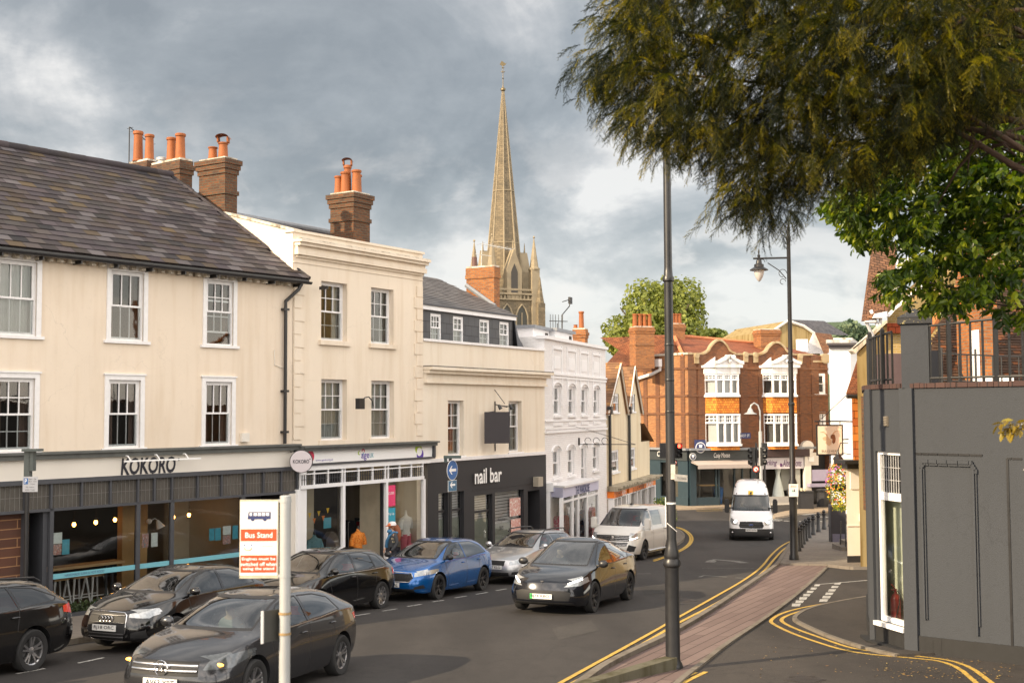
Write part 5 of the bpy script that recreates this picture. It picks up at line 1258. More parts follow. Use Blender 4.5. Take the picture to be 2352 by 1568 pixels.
 q=MB();q.wb(W,.05,L-.05,zb,z0-.05,.01,.04);q.build('shop_backing',plain('hospice_shop_inside',(.20,.17,.14),.7,var=.6,vs=2.5),fr)
 return t
B5=build_b5()
# brick building across the junction
PC=gp(1584,1161,.1);CC=(PC.x,PC.y)
def raywall(A,ang,px):
 e=Vector((math.sin(ang),math.cos(ang)));r=ray(px,940);k=r.x/r.y;t=(k*A[1]-A[0])/(e.x-k*e.y);return(A[0]+e.x*t,A[1]+e.y*t)
CR=raywall(CC,R(74),1903);CL_=raywall(CC,R(-38),1490);CL2=raywall(CC,R(-38),1452)
WF,WS=Wall(CC,CR),Wall(CL2,CC)
def build_brick():
 W=WF;L=W.L;P=W.P
 t=thing('brick_corner_building','ornate red brick corner building with two white bay windows and curved Dutch gables','building',P(0,0))
 zp=W.z(1584,814);zs1=W.z(1600,1034,.15);zg=.08
 hs=[rect(W,1872,1896,857,905),rect(W,1874,1896,945,1009)]
 mb=MB();holes_wall(mb,W,0,L,zs1-.3,zp,hs,.15)
 def gable(x0,x1,ypk):
  a,b=W.u(x0),W.u(x1);zpk=W.z((x0+x1)/2,ypk);n=16;pts=[]
  for i in range(n+1):
   f=i/n;x=abs(2*f-1)
   if x<.52:y=math.cos(x/.52*math.pi/2*.86)*.62+.38
   else:y=.36*((1-x)/.48)**1.6+.02+.0
   pts.append((a+(b-a)*f,zp+(zpk-zp)*y))
  mb.prism([P(a,zp-.01,-.35)]+[P(u,z,-.35)for u,z in pts]+[P(b,zp-.01,-.35)],W.n*.35)
  return pts
 g1=gable(1616,1690,783);g2=gable(1748,1822,788)
 wl=mb.build('wall',mt['brickred'],t,recalc=False)
 mb=MB();mb.wb(WS,0,WS.L,zs1-.3,zp,-.35,0,0);o=mb.build('side_wall',mt['bricktan'],t)
 mb=MB();D_=12
 mb.quad(P(L,0,0),P(L,0,-D_),P(L,zp,-D_),P(L,zp,0));mb.quad(WS.P(0,0,0),WS.P(0,0,-6),WS.P(0,zp,-6),WS.P(0,zp,0));mb.build('rear_wall',mt['brickred'],t,recalc=False)
 mb=MB()
 for pts in(g1,g2):
  for a,b in zip(pts[:-1],pts[1:]):mb.prism([P(a[0],a[1],-.38),P(b[0],b[1],-.38),P(b[0],b[1]+.14,-.38),P(a[0],a[1]+.14,-.38)],W.n*.50)
 def scroll(x,y,s_=1):u,z=W.uv(x,y,.1);mb.lathe(P(u,z,-.1),[(.17,0),(.20,.1),(.17,.3)],14,ax=W.n);mb.wb(W,u-.16,u+.16,z-.5,z,-.1,.14)
 for x,y in((1600,817),(1713,814),(1736,815),(1838,818)):scroll(x,y)
 e=[W.u(x)for x in(1584,1616,1690,1748,1822,1868)]
 for a,b in((0,e[1]),(e[2],e[3]),(e[4],e[5])):mb.wb(W,a,b,zp,zp+.12,-.38,.08)
 u0=e[5];z_=zp-.55
 for i in range(8):
  f=i/7;uu=u0+.35*math.sin(f*1.57);
 mb.wb(W,u0,L-.1,zp-.45,zp-.33,-.38,.08);mb.lathe(P(L-.15,zp-.2,-.3),[(.35,0),(.35,.35)],14,ax=W.n)
 mb.build('coping',stucco('tan_coping',(.42,.33,.21),amt=.8),wl,smooth=40)
 mb=MB();bz=[W.z(1600,y)for y in(845,908,949)]
 for z in bz:mb.wb(W,0,L,z-.09,z+.05,-.01,.07);mb.wb(WS,0,WS.L,z-.09,z+.05,-.01,.07)
 for x in(1584,1604,1700,1742,1836,1864):
  u=W.u(x)if x>1584 else 0.0;mb.wb(W,u,u+.55,zs1,zp,-.01,.045)
 for f in(.0,.22,.44,.66,.88):mb.wb(WS,WS.L*f,WS.L*f+.35,zs1,zp,-.01,.05)
 mb.build('brick_bands',brick('dark_band_brick',(.24,.09,.035),(.16,.06,.03),(.12,.09,.07),var=.5),wl)
 mb=MB();mb.wb(WS,-.05,WS.L+.06,zp,zp+.14,-.38,.08);mb.build('side_coping',mt['stone'],o)
 rooms(W,t,hs,.2,.8)
 for h in hs:sash(W,t,*h,cols=1 if h is hs[0]else 3,rows=1 if h is hs[0]else 2,fw=.14,rec=.02,cur=None if h is hs[0]else 'grey',sill=.1,mat=mt['white'],bar=.06)
 def bay(x0,xc,x1,yt,yb,upper,dark,lab):
  d=.85;u0_,u1_=W.u(x0),W.u(x1,900,d*.4)
  uc=W.u(xc,900,d);ur=W.u(x1,900,d)-.02
  z1,z0=W.z((x0+x1)/2,yt,d*.7),W.z((x0+x1)/2,yb,d*.7)
  A,Bp,Cp,Dp=P(u0_,0,0),P(uc,0,d),P(ur,0,d),P(ur+(uc-u0_),0,0)
  walls=[Wall((A.x,A.y),(Bp.x,Bp.y)),Wall((Bp.x,Bp.y),(Cp.x,Cp.y)),Wall((Cp.x,Cp.y),(Dp.x,Dp.y))]
  fr=MB();pane=MB();cu=MB()
  zt_=z0+(z1-z0)*.68
  for i,w in enumerate(walls):
   n=(1,3,1)[i];l=w.L
   for k in range(n+1):u=l*k/n;fr.wb(w,max(0,u-.07),min(l,u+.07),z0,z1,-.14,.0)
   for z,hh in((z0,.14),(z1-.12,.12),(zt_,.10)):fr.wb(w,0,l,z,z+hh,-.13,.012)
   for k in range(n):
    a,b=l*k/n,l*(k+1)/n
    for q in(1,2):u=a+(b-a)*q/3;fr.wb(w,u-.02,u+.02,zt_,z1,-.08,-.03)
    fr.wb(w,a,b,(zt_+z1)/2-.02,(zt_+z1)/2+.02,-.08,-.035)
   pane.quad(w.P(0,z0,-.07),w.P(l,z0,-.07),w.P(l,z1,-.07),w.P(0,z1,-.07));cu.quad(w.P(0,z0,-.2),w.P(l,z0,-.2),w.P(l,z1,-.2),w.P(0,z1,-.2))
  fr.prism([P(u0_-.1,z0-.12,0),P(uc-.05,z0-.12,d+.1),P(ur+.05,z0-.12,d+.1),P(ur+(uc-u0_)+.1,z0-.12,0)],(0,0,.13))
  o=fr.build('bay_window',mt['white'],t);pane.build('pane',mt['glass'],o,recalc=False)
  cu.build('blind',plain('bay_blind',(.60,.59,.60),.9,var=.06)if not dark else plain('bay_curtain',(.13,.12,.12),.9,var=.6,vs=1.5),o,recalc=False)
  if upper:
   q=MB();z2=z1+.40
   base=[P(u0_-.1,z1,0),P(uc-.06,z1,d+.06),P(ur+.06,z1,d+.06),P(ur+(uc-u0_)+.1,z1,0)]
   q.prism(base,(0,0,z2-z1))
   q.prism([P(u0_-.25,z2,0),P(uc-.2,z2,d+.22),P(ur+.2,z2,d+.22),P(ur+(uc-u0_)+.25,z2,0)],(0,0,.16))
   um=(uc+ur)/2+.15;zt2=z2+.72
   q.prism([P(u0_-.1,z2+.16,0),P(uc-.1,z2+.16,d+.05),P(uc+.35,zt2,0)],W.e*.02)
   q.prism([P(uc-.15,z2+.16,-.02),P(ur+.35,z2+.16,-.02),P(um,zt2+.0,-.02)],W.n*(d+.05))
   for s_,ua in((1,uc-.15),(-1,ur+.3)):
    pts=[(ua,z2+.2)]+[(ua+(um-ua)*f,z2+.2+(zt2-z2-.25)*(f**1.5))for f in(.25,.5,.75,.95)]
    for a_,b_ in zip(pts[:-1],pts[1:]):q.prism([P(a_[0],a_[1],d),P(b_[0],b_[1],d),P(b_[0],b_[1]+.2,d),P(a_[0],a_[1]+.2,d)],W.n*.22)
    q.lathe(P(um-s_*.25,zt2-.02,d+.05),[(.11,0),(.13,.1),(.11,.2)],12,ax=W.n)
   q.lathe(P(um,z2+.42,d+.06),[(.14,0),(.12,.1),(.05,.16)],12,ax=W.n)
   q.build('pediment',stucco('white_timber_pediment',(.76,.76,.78),amt=.5),o)
  return(u0_,uc,ur,d)
 b1=bay(1618,1645,1698,858,907,True,False,'');bay(1618,1647,1699,950,1020,False,False,'')
 b2=bay(1751,1775,1830,858,907,True,True,'');bay(1752,1777,1830,950,1020,False,True,'')
 for(u0_,uc,ur,d)in(b1,b2):
  for ya,yb,k in((909,949,.12),(1022,1033,.1)):
   q=MB();z1,z0=W.z(1650,ya,.5)-k,W.z(1650,yb,.5)
   q.prism([P(u0_,z0,0),P(uc,z0,d-.02),P(ur,z0,d-.02),P(ur+(uc-u0_),z0,0)],(0,0,z1-z0));q.build('hung_tiles',mt['tileorange'],t)
 mb=MB();zr=W.z(1650,772,-4);d=-4.5
 mb.quad(P(-.3,zp-.1,-.3),P(L+.0,zp-.1,-.3),P(L-1,zr-.6,d),P(1.0,zr,d));mb.quad(P(1,zr,d),P(L-1,zr-.6,d),P(L,zp-1,-9),P(0,zp-1,-9));mb.quad(P(L,zp-.1,-.3),P(L,zp-1,-9),P(L-1,zr-.6,d),P(L-1,zr-.6,d-.01))
 mb.build('roof',tiles('red_pantiles',[(.17,.055,.03),(.26,.09,.045),(.21,.07,.038)],.75,.6,.25,w=.9,h=.34),t,recalc=False)
 mb=MB();mb.tube([P(-.2,zp-.05,-.3),P(1.0,zr+.08,d)],.13,6);mb.tube([P(1,zr+.06,d),P(L-1,zr-.55,d)],.12,6);mb.build('ridge_tiles',plain('ridge_orange',(.55,.20,.09),.8,var=.2),t)
 mb=MB();S=WS.P
 mb.add([S(-.2,zp-.05,-.2),S(WS.L,zp-.05,-.2),P(1,zr,d),P(-3.5,zr,d-2.5)],[(0,1,2,3)])
 mb.build('side_roof',mt['tilered'],t,recalc=False)
 mb=MB();a,b,c,e_,f_=at(1388,840,84),at(1500,842,83),at(1590,812,82.2),at(1594,769,88),at(1452,769,89)
 mb.add([a,b,c,e_,f_],[(0,1,3,4),(1,2,3)]);mb.add([f_,a,at(1388,845,98)],[(0,1,2)]);mb.build('rear_roof',mt['tilered'],t,recalc=False)
 mb=MB();mb.wb(WS,-5,0.0,zs1-.5,zp-1.6,-6,-.5);mb.build('side_wing',mt['bricktan'],t)
 def ch(x0,x1,y1,d,pl,yb,w_=None):
  a=W.u(x0,800,d);b=W.u(x1,800,d);z1=W.z((x0+x1)/2,y1,d);zb_=W.z((x0+x1)/2,yb,d)-1
  chimney(t,W,a,b,d-1.1,d,zb_,z1,mt['brickorange'],2,[(a+(b-a)*f,d-.5,.16,hh,False)for f,hh in pl],band=z1-1.2)
 ch(1460,1503,751,-1.5,((.12,.85),(.38,.85),(.63,.85),(.9,.85)),811);ch(1549,1574,744,-4,((.15,.7),(.45,.7),(.75,.7)),775);ch(1748,1793,757,-3,(),795)
 q=MB();S=lambda x,y:WS.P(*WS.uv(x,y,.2),.2)
 wires(q,[S(1460,871),S(1500,858),S(1516,849),S(1516,838)],.11);q.par(S(1511,842),WS.e*.4,WS.n*.3,(0,0,.5));q.build('white_pipe',mt['white'],t,smooth=50)
 u,z=W.uv(1709.5,1027-27,.02);q=MB();q.wb(W,u-.45,u+.45,z-.19,z+.19,.0,.05);o=q.build('street_name_plate',mt['inkblue']);tag(o,'small dark blue street name plate on the brick wall between the bays','sign')
 text_mesh('WEST ST','lettering',mt['whiteink'],P(u,z,.055),W.e,(0,0,1),.2,o,fit=(.72,.17))
 u,z=W.uv(1607,1027,.1);
 D=.12;z1=zs1
 green=plain('dark_blue_joinery',(.022,.042,.055),.45,var=.2)
 mb=MB();uw=W.u(1738,1100,D)
 mb.wb(W,-.05,L-.2,z1,z1+.14,-.02,.42);mb.wb(WS,-.2,WS.L+.1,z1,z1+.14,-.02,.42);mb.build('shop_cornice',mt['lead'],t)
 z0=W.z(1640,1057,D)
 mb=MB();mb.wb(W,0,uw,z0,z1,-.02,.2);mb.wb(WS,.0,WS.L,z0,z1,-.02,.2);fb=mb.build('fascia_board',plain('charcoal_fascia',(.035,.042,.045),.5,var=.15),t)
 text_mesh('Cosy Moose','lettering',mt['whiteink'],P(W.u(1658,1047,.2),W.z(1658,1047,.2)+.02,.206),W.e,(0,0,1),.3,fb,fit=(1.15,.40),shear=.2)
 text_mesh('Cosy Moose','lettering',mt['whiteink'],WS.P(WS.u(1532,1047,.2),W.z(1600,1046,.2)+.02,.206),WS.e,(0,0,1),.3,fb,fit=(1.8,.45),shear=.2)
 def roundel(w,x,y,r_,lab,name='round_sign'):
  u,z=w.uv(x,y,.25);s=MB();s.lathe(w.P(u,z,.21),[(r_,0),(r_,.05)],24,ax=w.n);o=s.build(name,mt['whiteink'],None,smooth=40);tag(o,lab,'sign')
  s=MB();s.lathe(w.P(u,z,.255),[(r_*.88,0),(r_*.88,.012)],24,ax=w.n);o2=s.build('disc',plain('disc_ink',(.05,.06,.10),.5),o,smooth=40)
  s=MB();s.prism([w.P(u-.1*r_/.3,z-.02,.27),w.P(u+.1*r_/.3,z-.02,.27),w.P(u+.14*r_/.3,z+.16*r_/.3,.27),w.P(u-.14*r_/.3,z+.16*r_/.3,.27)],w.n*.01);s.wb(w,u-.03,u+.03,z-.12*r_/.3,z,.27,.28);s.build('emblem',mt['whiteink'],o2)
  return o
 q=MB();u,z=W.uv(1607.5,1028,.1);q.wb(W,u-.38,u+.38,z-.48,z+.52,.1,.19);o=q.build('square_sign',mt['inkblue']);tag(o,'dark square cafe sign with a white ring on the brick corner above the fascia','sign')
 q=MB();q.lathe(P(u,z+.02,.19),[(.35,0),(.35,.015)],24,ax=W.n);o1=q.build('ring',mt['whiteink'],o);q=MB();q.lathe(P(u,z+.02,.206),[(.30,0),(.30,.01)],24,ax=W.n);q.build('disc',mt['inkblue'],o1)
 q=MB();q.prism([P(u-.09,z+.02,.22),P(u+.09,z+.02,.22),P(u+.12,z+.22,.22),P(u-.12,z+.22,.22)],W.n*.01);q.wb(W,u-.17,u+.17,z-.14,z-.07,.22,.23);q.build('emblem',mt['whiteink'],o1)
 roundel(W,1591.5,1048,.22,'small round cafe emblem on the dark corner fascia')
 zi=zg+.55
 mb=MB();piers=[0,.55]+[W.u(x,1100,D)for x in(1598,1645,1690,1733)]
 mb.wb(W,0,W.u(1599,1100,D),0,z0,-.02,.16);mb.wb(W,W.u(1599,1100,D),W.u(1652,1120,D),0,zi,-.02,.12);mb.wb(W,W.u(1725,1100,D),uw,0,z0,-.02,.14)
 for x in(1646,1652,1688,1706):u=W.u(x,1100,D);mb.wb(W,u-.05,u+.05,0,z0,-.1,.1)
 mb.wb(W,W.u(1599,1100,D),uw,z0-.1,z0,-.1,.12)
 for a,b in((0,WS.u(1518,1100,.1)),(WS.u(1558,1100,.1),WS.L)):mb.wb(WS,a,b,0,z0,-.02,.14)
 mb.wb(WS,0,WS.L,0,zi,-.02,.16);mb.wb(WS,0,WS.L,z0-.15,z0,-.02,.12)
 mb.wb(WS,WS.u(1534,1100,.1)-.06,WS.u(1534,1100,.1)+.06,zi,z0,-.1,.1)
 mb.build('shop_joinery',green,t)
 q=MB();q.quad(P(.3,0,.03),P(uw,0,.03),P(uw,z0,.03),P(.3,z0,.03));q.quad(WS.P(0,0,.03),WS.P(WS.L,0,.03),WS.P(WS.L,z0,.03),WS.P(0,z0,.03));q.build('shop_pane',mt['shopglass'],t,recalc=False)
 q=MB();q.quad(P(.1,0,-2.4),P(L,0,-2.4),P(L,z1,-2.4),P(.1,z1,-2.4));q.quad(WS.P(-.5,0,-.35),WS.P(WS.L,0,-.35),WS.P(WS.L,z1,-.35),WS.P(-.5,z1,-.35));q.quad(P(0,.09,0),P(L,.09,0),P(L,.09,-2.4),P(0,.09,-2.4));q.quad(P(0,z1-.05,0),P(L,z1-.05,0),P(L,z1-.05,-2.4),P(0,z1-.05,-2.4));q.build('shop_interior',plain('cafe_inside',(.10,.085,.07),.8,var=.7,vs=.9),t,recalc=False)
 q=MB();ua,ub=W.u(1600,1120,-.5),W.u(1643,1120,-.5);q.wb(W,ua,ub,1.35,1.42,-.7,.0);q.build('window_shelf',plain('cafe_timber',(.50,.30,.12),.6),t)
 a,b=W.u(1598,1060,.9),W.u(1737,1060,.9);zt_,zb_=z0+.0,W.z(1660,1066,1.1)
 q=MB();q.add([P(a,zt_,.2),P(b,zt_,.2),P(b,zb_,1.25),P(a,zb_,1.25)],[(0,1,2,3)]);q.wb(W,a,b,zb_-.26,zb_,1.23,1.26);q.prism([P(a,zt_-.05,.2),P(a,zb_,1.25),P(a,zb_-.05,1.25),P(a,zt_-.12,.2)],W.e*.03);q.build('awning',plain('awning_cloth',(.42,.36,.33),.9,var=.1),t)
 a,b=W.u(1742,1062,.2),W.u(1846,1062,.2);zA,zB=W.z(1800,1076,.2),W.z(1800,1050,.2)
 q=MB();q.wb(W,a,b,zA,zB,-.02,.2);o=q.build('fascia_board',plain('pale_mauve_board',(.62,.58,.62),.5,var=.04),t)
 u_,z_=(a+b)/2,(zA+zB)/2
 pur=plain('lettering_purple',(.10,.03,.12),.6)
 text_mesh('Dorking','lettering',pur,P(a+(b-a)*.23,z_,.206),W.e,(0,0,1),.3,o,fit=((b-a)*.36,.46),shear=.35,bold=.01);text_mesh('Alterations','lettering',pur,P(a+(b-a)*.74,z_,.206),W.e,(0,0,1),.3,o,fit=((b-a)*.42,.46),shear=.35,bold=.01)
 q=MB();q.ball(P(a+(b-a)*.49,z_-.12,.2),.12,sc=(1,.2,1));q.build('emblem',pur,o)
 q=MB();q.wb(W,uw,W.u(1855,1100,.1),zB+.05,z1,-.02,.45);q.build('dark_blind_box',plain('dark_blind',(.05,.03,.03),.7),t)
 q=MB();c1,c2=W.u(1848,1100,.2),W.u(1862,1100,.2);q.wb(W,c1,c2,0,z1-.1,-.02,.3);q.wb(W,c1-.08,c2+.08,z1-.5,z1+.1,-.02,.42);q.wb(W,c2,W.u(1880,1050,.1),z1-1.1,z1-.25,-.02,.1);q.wb(W,uw,c1,0,.55,-.02,.1)
 q.lathe(P((c1+c2)/2,z1+.1,.0),[(.45,0),(.45,.35)],16,ax=W.n);q.build('column',mt['offwhite'],t)
 q=MB();u=W.u(1788,1115,-.3);q.lathe(P(u,.5,-.35),[(.42,0),(.34,.5),(.2,1.1),(.13,1.5),(.2,1.75),(.16,2.0),(.05,2.1)],16);tag(q.build('wedding_dress',plain('white_satin',(.70,.76,.72),.6,var=.1),smooth=60),'long white dress standing in the alterations shop window','dress')
 q=MB();a_,b_=W.u(1795,1100,-.6),W.u(1822,1100,-.6);q.wb(W,a_,b_,.9,2.3,-.7,-.65);q.wb(W,W.u(1826,1100,.1),W.u(1840,1100,.1),.6,z0-.3,-.1,.0);q.build('shop_backing',plain('pale_shop_backing',(.42,.42,.38),.8),t)
 q=MB();q.wb(W,W.u(1863,1100,.0),L,0,z1-.2,-.7,-.6);q.build('dark_front',mt['blackmatt'],t)
 q=MB();a_,b_=W.u(1866,1090,.3),W.u(1909,1090,.3);q.wb(W,a_,b_,W.z(1888,1104,.3),W.z(1888,1078,.3),.1,.3);q.wb(W,a_-.4,b_,W.z(1888,1117,.5),W.z(1888,1110,.5),.1,.7);q.build('mauve_panel',plain('mauve_panel',(.33,.30,.42),.5),t)
 q=MB();a_,b_=W.u(1850,1055,.2),W.u(1863,1055,.2);q.wb(W,W.u(1859,1055,.4),W.u(1871,1055,.4),W.z(1865,1060,.4),W.z(1865,1047,.4),.3,.35);q.build('white_notice',mt['signwhite'],t)
 q=MB();u,z=W.uv(1885,1023,.1);wires(q,[P(u,z,0),P(u-.6,z+.05,.8)],.04);q.ball(P(u-.7,z+.05,.9),.10);q.build('camera_bracket',mt['white'],t)
build_brick()
# church with spire
def build_church():
 Y=205.0;sc=Y/2800
 base=at(1158,760,Y);cx,cy=base.x,base.y
 t=thing('church_spire','tall stone church tower and octagonal spire behind the terrace','church',(cx,cy,0))
 Z=lambda y:at(1158,y,Y).z
 rot=R(-24);hw=57*sc
 def pt(a,r,z):return Vector((cx+r*math.sin(a+rot),cy+r*math.cos(a+rot),z))
 zt=Z(676);zs=Z(205)
 mb=MB();r=hw*1.414
 pts=[pt(R(45+90*k),r,0)for k in range(4)];mb.prism(pts,(0,0,zt));mb.build('tower',mt['churchstone'],t)
 r0=43*sc;z0=Z(690)
 mb=MB();vs=[pt(R(22.5+45*k),r0/math.cos(R(22.5)),z0)for k in range(8)]+[pt(R(22.5+45*k),.16,zs)for k in range(8)]
 mb.add(vs,[(k,(k+1)%8,(k+1)%8+8,k+8)for k in range(8)]);mb.build('spire',mt['churchstone'],t)
 mb=MB()
 for k in range(8):mb.cyl(vs[k],vs[k+8],.20,.05,6)
 for y in(440,560):
  z=Z(y);f=(z-z0)/(zs-z0);rr=(r0*(1-f)+.16*f)/math.cos(R(22.5))
  mb.tube([pt(R(22.5+45*k),rr+.03,z)for k in range(9)],.10,5)
 mb.build('spire_rib',mt['churchpale'],t)
 for k in range(4):
  a=R(45+90*k);c=pt(a,hw*1.30,0);zb_,zm_,zp_=Z(760),Z(620),Z(548)
  mb=MB();mb.prism([c+Vector((math.sin(R(45+90*j)+rot),math.cos(R(45+90*j)+rot),0))*1.0+Vector((0,0,0))for j in range(4)],(0,0,zm_))
  mb.lathe((c.x,c.y,zm_-.3),[(.95,0),(1.0,.3),(.75,.45),(.06,zp_-zm_),(.22,zp_-zm_+.15),(.03,zp_-zm_+.5)],8)
  for j in range(6):pass
  mb.build('pinnacle',mt['churchpale'],t)
  c2=pt(a,hw*1.55,0);mb=MB();zz=Z(700);mb.prism([c2+Vector((math.sin(R(45+90*j)+rot),math.cos(R(45+90*j)+rot),0))*.9 for j in range(4)],(0,0,zz));mb.lathe((c2 .x,c2 .y,zz),[(.8,0),(.55,1.2),(.05,Z(640)-zz)],6);mb.build('buttress',mt['churchstone'],t)
 for k in range(4):
  a=R(90*k);n=Vector((math.sin(a+rot),math.cos(a+rot),0));e=Vector((n.y,-n.x,0));o=Vector((cx,cy,0))+n*hw*.62
  w_=1.35;zb_,ze_,zp_=Z(690),Z(625),Z(578)
  mb=MB();mb.prism([o-e*w_+Vector((0,0,zb_)),o+e*w_+Vector((0,0,zb_)),o+e*w_+Vector((0,0,ze_)),o+Vector((0,0,zp_)),o-e*w_+Vector((0,0,ze_))],n*(hw*.42));mb.cyl(o+n*hw*.3+Vector((0,0,zp_)),o+n*hw*.3+Vector((0,0,zp_+1.6)),.18,.04,6)
  l=mb.build('lucarne',mt['churchpale'],t)
  mb=MB();q0=o+n*(hw*.42+.02);mb.prism([q0+e*x+Vector((0,0,z))for x,z in((-.6,zb_+.8),(.6,zb_+.8),(.6,ze_-.4),(0,ze_+1.0),(-.6,ze_-.4))],n*.03);mb.build('louvre',plain('church_dark',(.06,.055,.05),.9),l)
  F_=Vector((cx,cy,0))+n*(hw+.03)
  for sx in(-1,1):
   cxx=F_+e*(sx*1.35);z_=Z(706);mb=MB()
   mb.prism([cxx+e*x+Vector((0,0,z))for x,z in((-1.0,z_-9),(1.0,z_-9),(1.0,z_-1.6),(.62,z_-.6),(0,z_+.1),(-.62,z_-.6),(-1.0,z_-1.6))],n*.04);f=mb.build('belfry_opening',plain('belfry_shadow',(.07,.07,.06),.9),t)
   mb=MB();mb.tube([cxx+n*.1+e*x+Vector((0,0,z))for x,z in((-1.05,z_-9),(-1.05,z_-1.6),(-.65,z_-.55),(0,z_+.2),(.65,z_-.55),(1.05,z_-1.6),(1.05,z_-9))],.16,6);mb.tube([cxx+n*.1+Vector((0,0,z_-9)),cxx+n*.1+Vector((0,0,z_-1.2))],.12,6);mb.build('arch_moulding',mt['churchpale'],f)
  mb=MB()
  for z,hh,pr in((Z(694),.25,.3),(Z(682),.3,.35),(Z(672),.3,.2)):mb.prism([F_-e*hw+Vector((0,0,z)),F_+e*hw+Vector((0,0,z)),F_+e*hw+n*pr+Vector((0,0,z)),F_-e*hw+n*pr+Vector((0,0,z))],(0,0,hh))
  for i in range(12):mb.prism([F_+e*(-hw+.3+i*(2*hw-.6)/11+x)+n*.0+Vector((0,0,Z(693)))for x in(-.12,.12)]+[F_+e*(-hw+.3+i*(2*hw-.6)/11+x)+n*.0+Vector((0,0,Z(684)))for x in(.12,-.12)],n*.25)
  mb.build('parapet_frieze',mt['churchpale'],t)
 mb=MB();zt_=zs;r_=.06;mb.lathe((cx,cy,zs-.4),[(.25,0),(.42,.2),(.42,.5),(.15,.7),(.07,1.0),(.06,2.1),(.17,2.2),(.06,2.35),(.05,4.5)],8)
 a=zs+2.9
 for dz,s_ in((0,.7),(.7,.4)):
  for k in range(4):aa=R(90*k+30);mb.cyl((cx,cy,a+dz),(cx+math.sin(aa)*.6*s_,cy+math.cos(aa)*.6*s_,a+dz+.1),.05)
 z=zs+4.3;mb.prism([(cx-.55,cy,z),(cx-.1,cy,z-.35),(cx+.35,cy,z-.2),(cx+.75,cy,z+.35),(cx+.5,cy,z+.1),(cx+.1,cy,z+.35),(cx-.2,cy,z+.6)],(0,.08,0))
 mb.build('weather_vane',plain('gilded_iron',(.14,.11,.06),.4,metal=.6,var=.3),t)
build_church()
# simple houses behind
def gabled(name,lab,x0,x1,Y,ye,yr,wallm,roofm,depth=8,ridge='x',over=.2,face=0.0,windows=()):
 """box house whose front runs x0..x1 in the picture at distance Y; eaves and ridge heights from the picture"""
 A=at(x0,ye,Y);B=at(x1,ye,Y+face);W=Wall((A.x,A.y),(B.x,B.y));ze=A.z;zr=at((x0+x1)/2,yr,Y+(depth/2 if ridge=='x' else 0)).z
 t=thing(name,lab,'house',W.P(W.L/2,0));L=W.L;P=W.P;mb=MB()
 mb.wb(W,0,L,-.5,ze,-depth,0)
 if ridge=='x':
  for u in(0,L-.2):mb.prism([P(u,ze,0),P(u,ze,-depth),P(u,zr,-depth/2)],W.e*.2)
 else:
  mb.prism([P(0,ze,0),P(L,ze,0),P(L/2,zr,0)],-W.n*.3);mb.prism([P(0,ze,-depth+.3),P(L,ze,-depth+.3),P(L/2,zr,-depth+.3)],-W.n*.3)
 mb.build('wall',wallm,t);mb=MB()
 if ridge=='x':
  for s_ in(0,1):
   d_=over if s_==0 else-depth-over;mb.prism([P(-over,ze-.1,d_),P(L+over,ze-.1,d_),P(L+over,zr+.05,-depth/2),P(-over,zr+.05,-depth/2)],(0,0,.12))
 else:
  for u in(-over,L+over):mb.prism([P(u,ze-.1,over),P(u,ze-.1,-depth-over),P(L/2,zr+.05,-depth-over),P(L/2,zr+.05,over)],(0,0,.12))
 mb.build('roof',roofm,t)
 return t,W,ze,zr
oldyel=stucco('aged_yellow_render',(.33,.25,.12),(.35,.3,.2),.9,.4)
def yellow_house():
 Y=98;A=at(1750,760,Y);B=at(1866,760,Y+1);W=Wall((A.x,A.y),(B.x,B.y));P=W.P
 t=thing('yellow_house','old yellow rendered gabled house with slate roof behind the brick building','house',P(W.L/2,0))
 uz=lambda x,y:W.uv(x,y)
 g=[uz(1770,812),uz(1770,760),uz(1808,737),uz(1845,748),uz(1870,764),uz(1884,812)]
 mb=MB();mb.prism([P(u,z,0)for u,z in g]+[P(g[-1][0],0,0),P(g[0][0],0,0)],-W.n*10);mb.build('wall',oldyel,t)
 mb=MB();a=P(*uz(1816,734),.1);b=P(*uz(1872,768),.1)
 Yr=104;c=at(1893,737,Yr);d=at(1950,770,Yr);e=at(1816,734,Yr-3)
 mb.add([a,b,d,c],[(0,1,2,3)]);mb.add([a,P(*uz(1808,736),.1),c],[(0,1,2)]);mb.build('roof',mt['slatebr'],t,recalc=False)
 mb=MB();mb.prism([P(*uz(1846,812),.05),P(*uz(1866,766),.05),P(*uz(1888,800),.05),P(*uz(1895,812),.05)],W.n*.1);mb.build('white_gable',mt['white'],t)
 mb=MB();mb.add([P(*uz(1868,764),.3),P(*uz(1905,768),.3),at(1926,800,97),at(1893,815,97)],[(0,1,2,3)]);mb.build('dark_roof',mt['tilebrown'],t,recalc=False)
 mb=MB();mb.tube([P(*uz(1770,762),.1),P(*uz(1808,737),.1),P(*uz(1845,749),.1),P(*uz(1868,765),.1),P(*uz(1893,812),.1)],.12,5);mb.build('bargeboard',mt['offwhite'],t)
 mb=MB();mb.par(P(*uz(1826,808),.2),W.e*.8,W.n*.5,(0,0,1.0));mb.build('plant_box',mt['white'],t)
yellow_house()
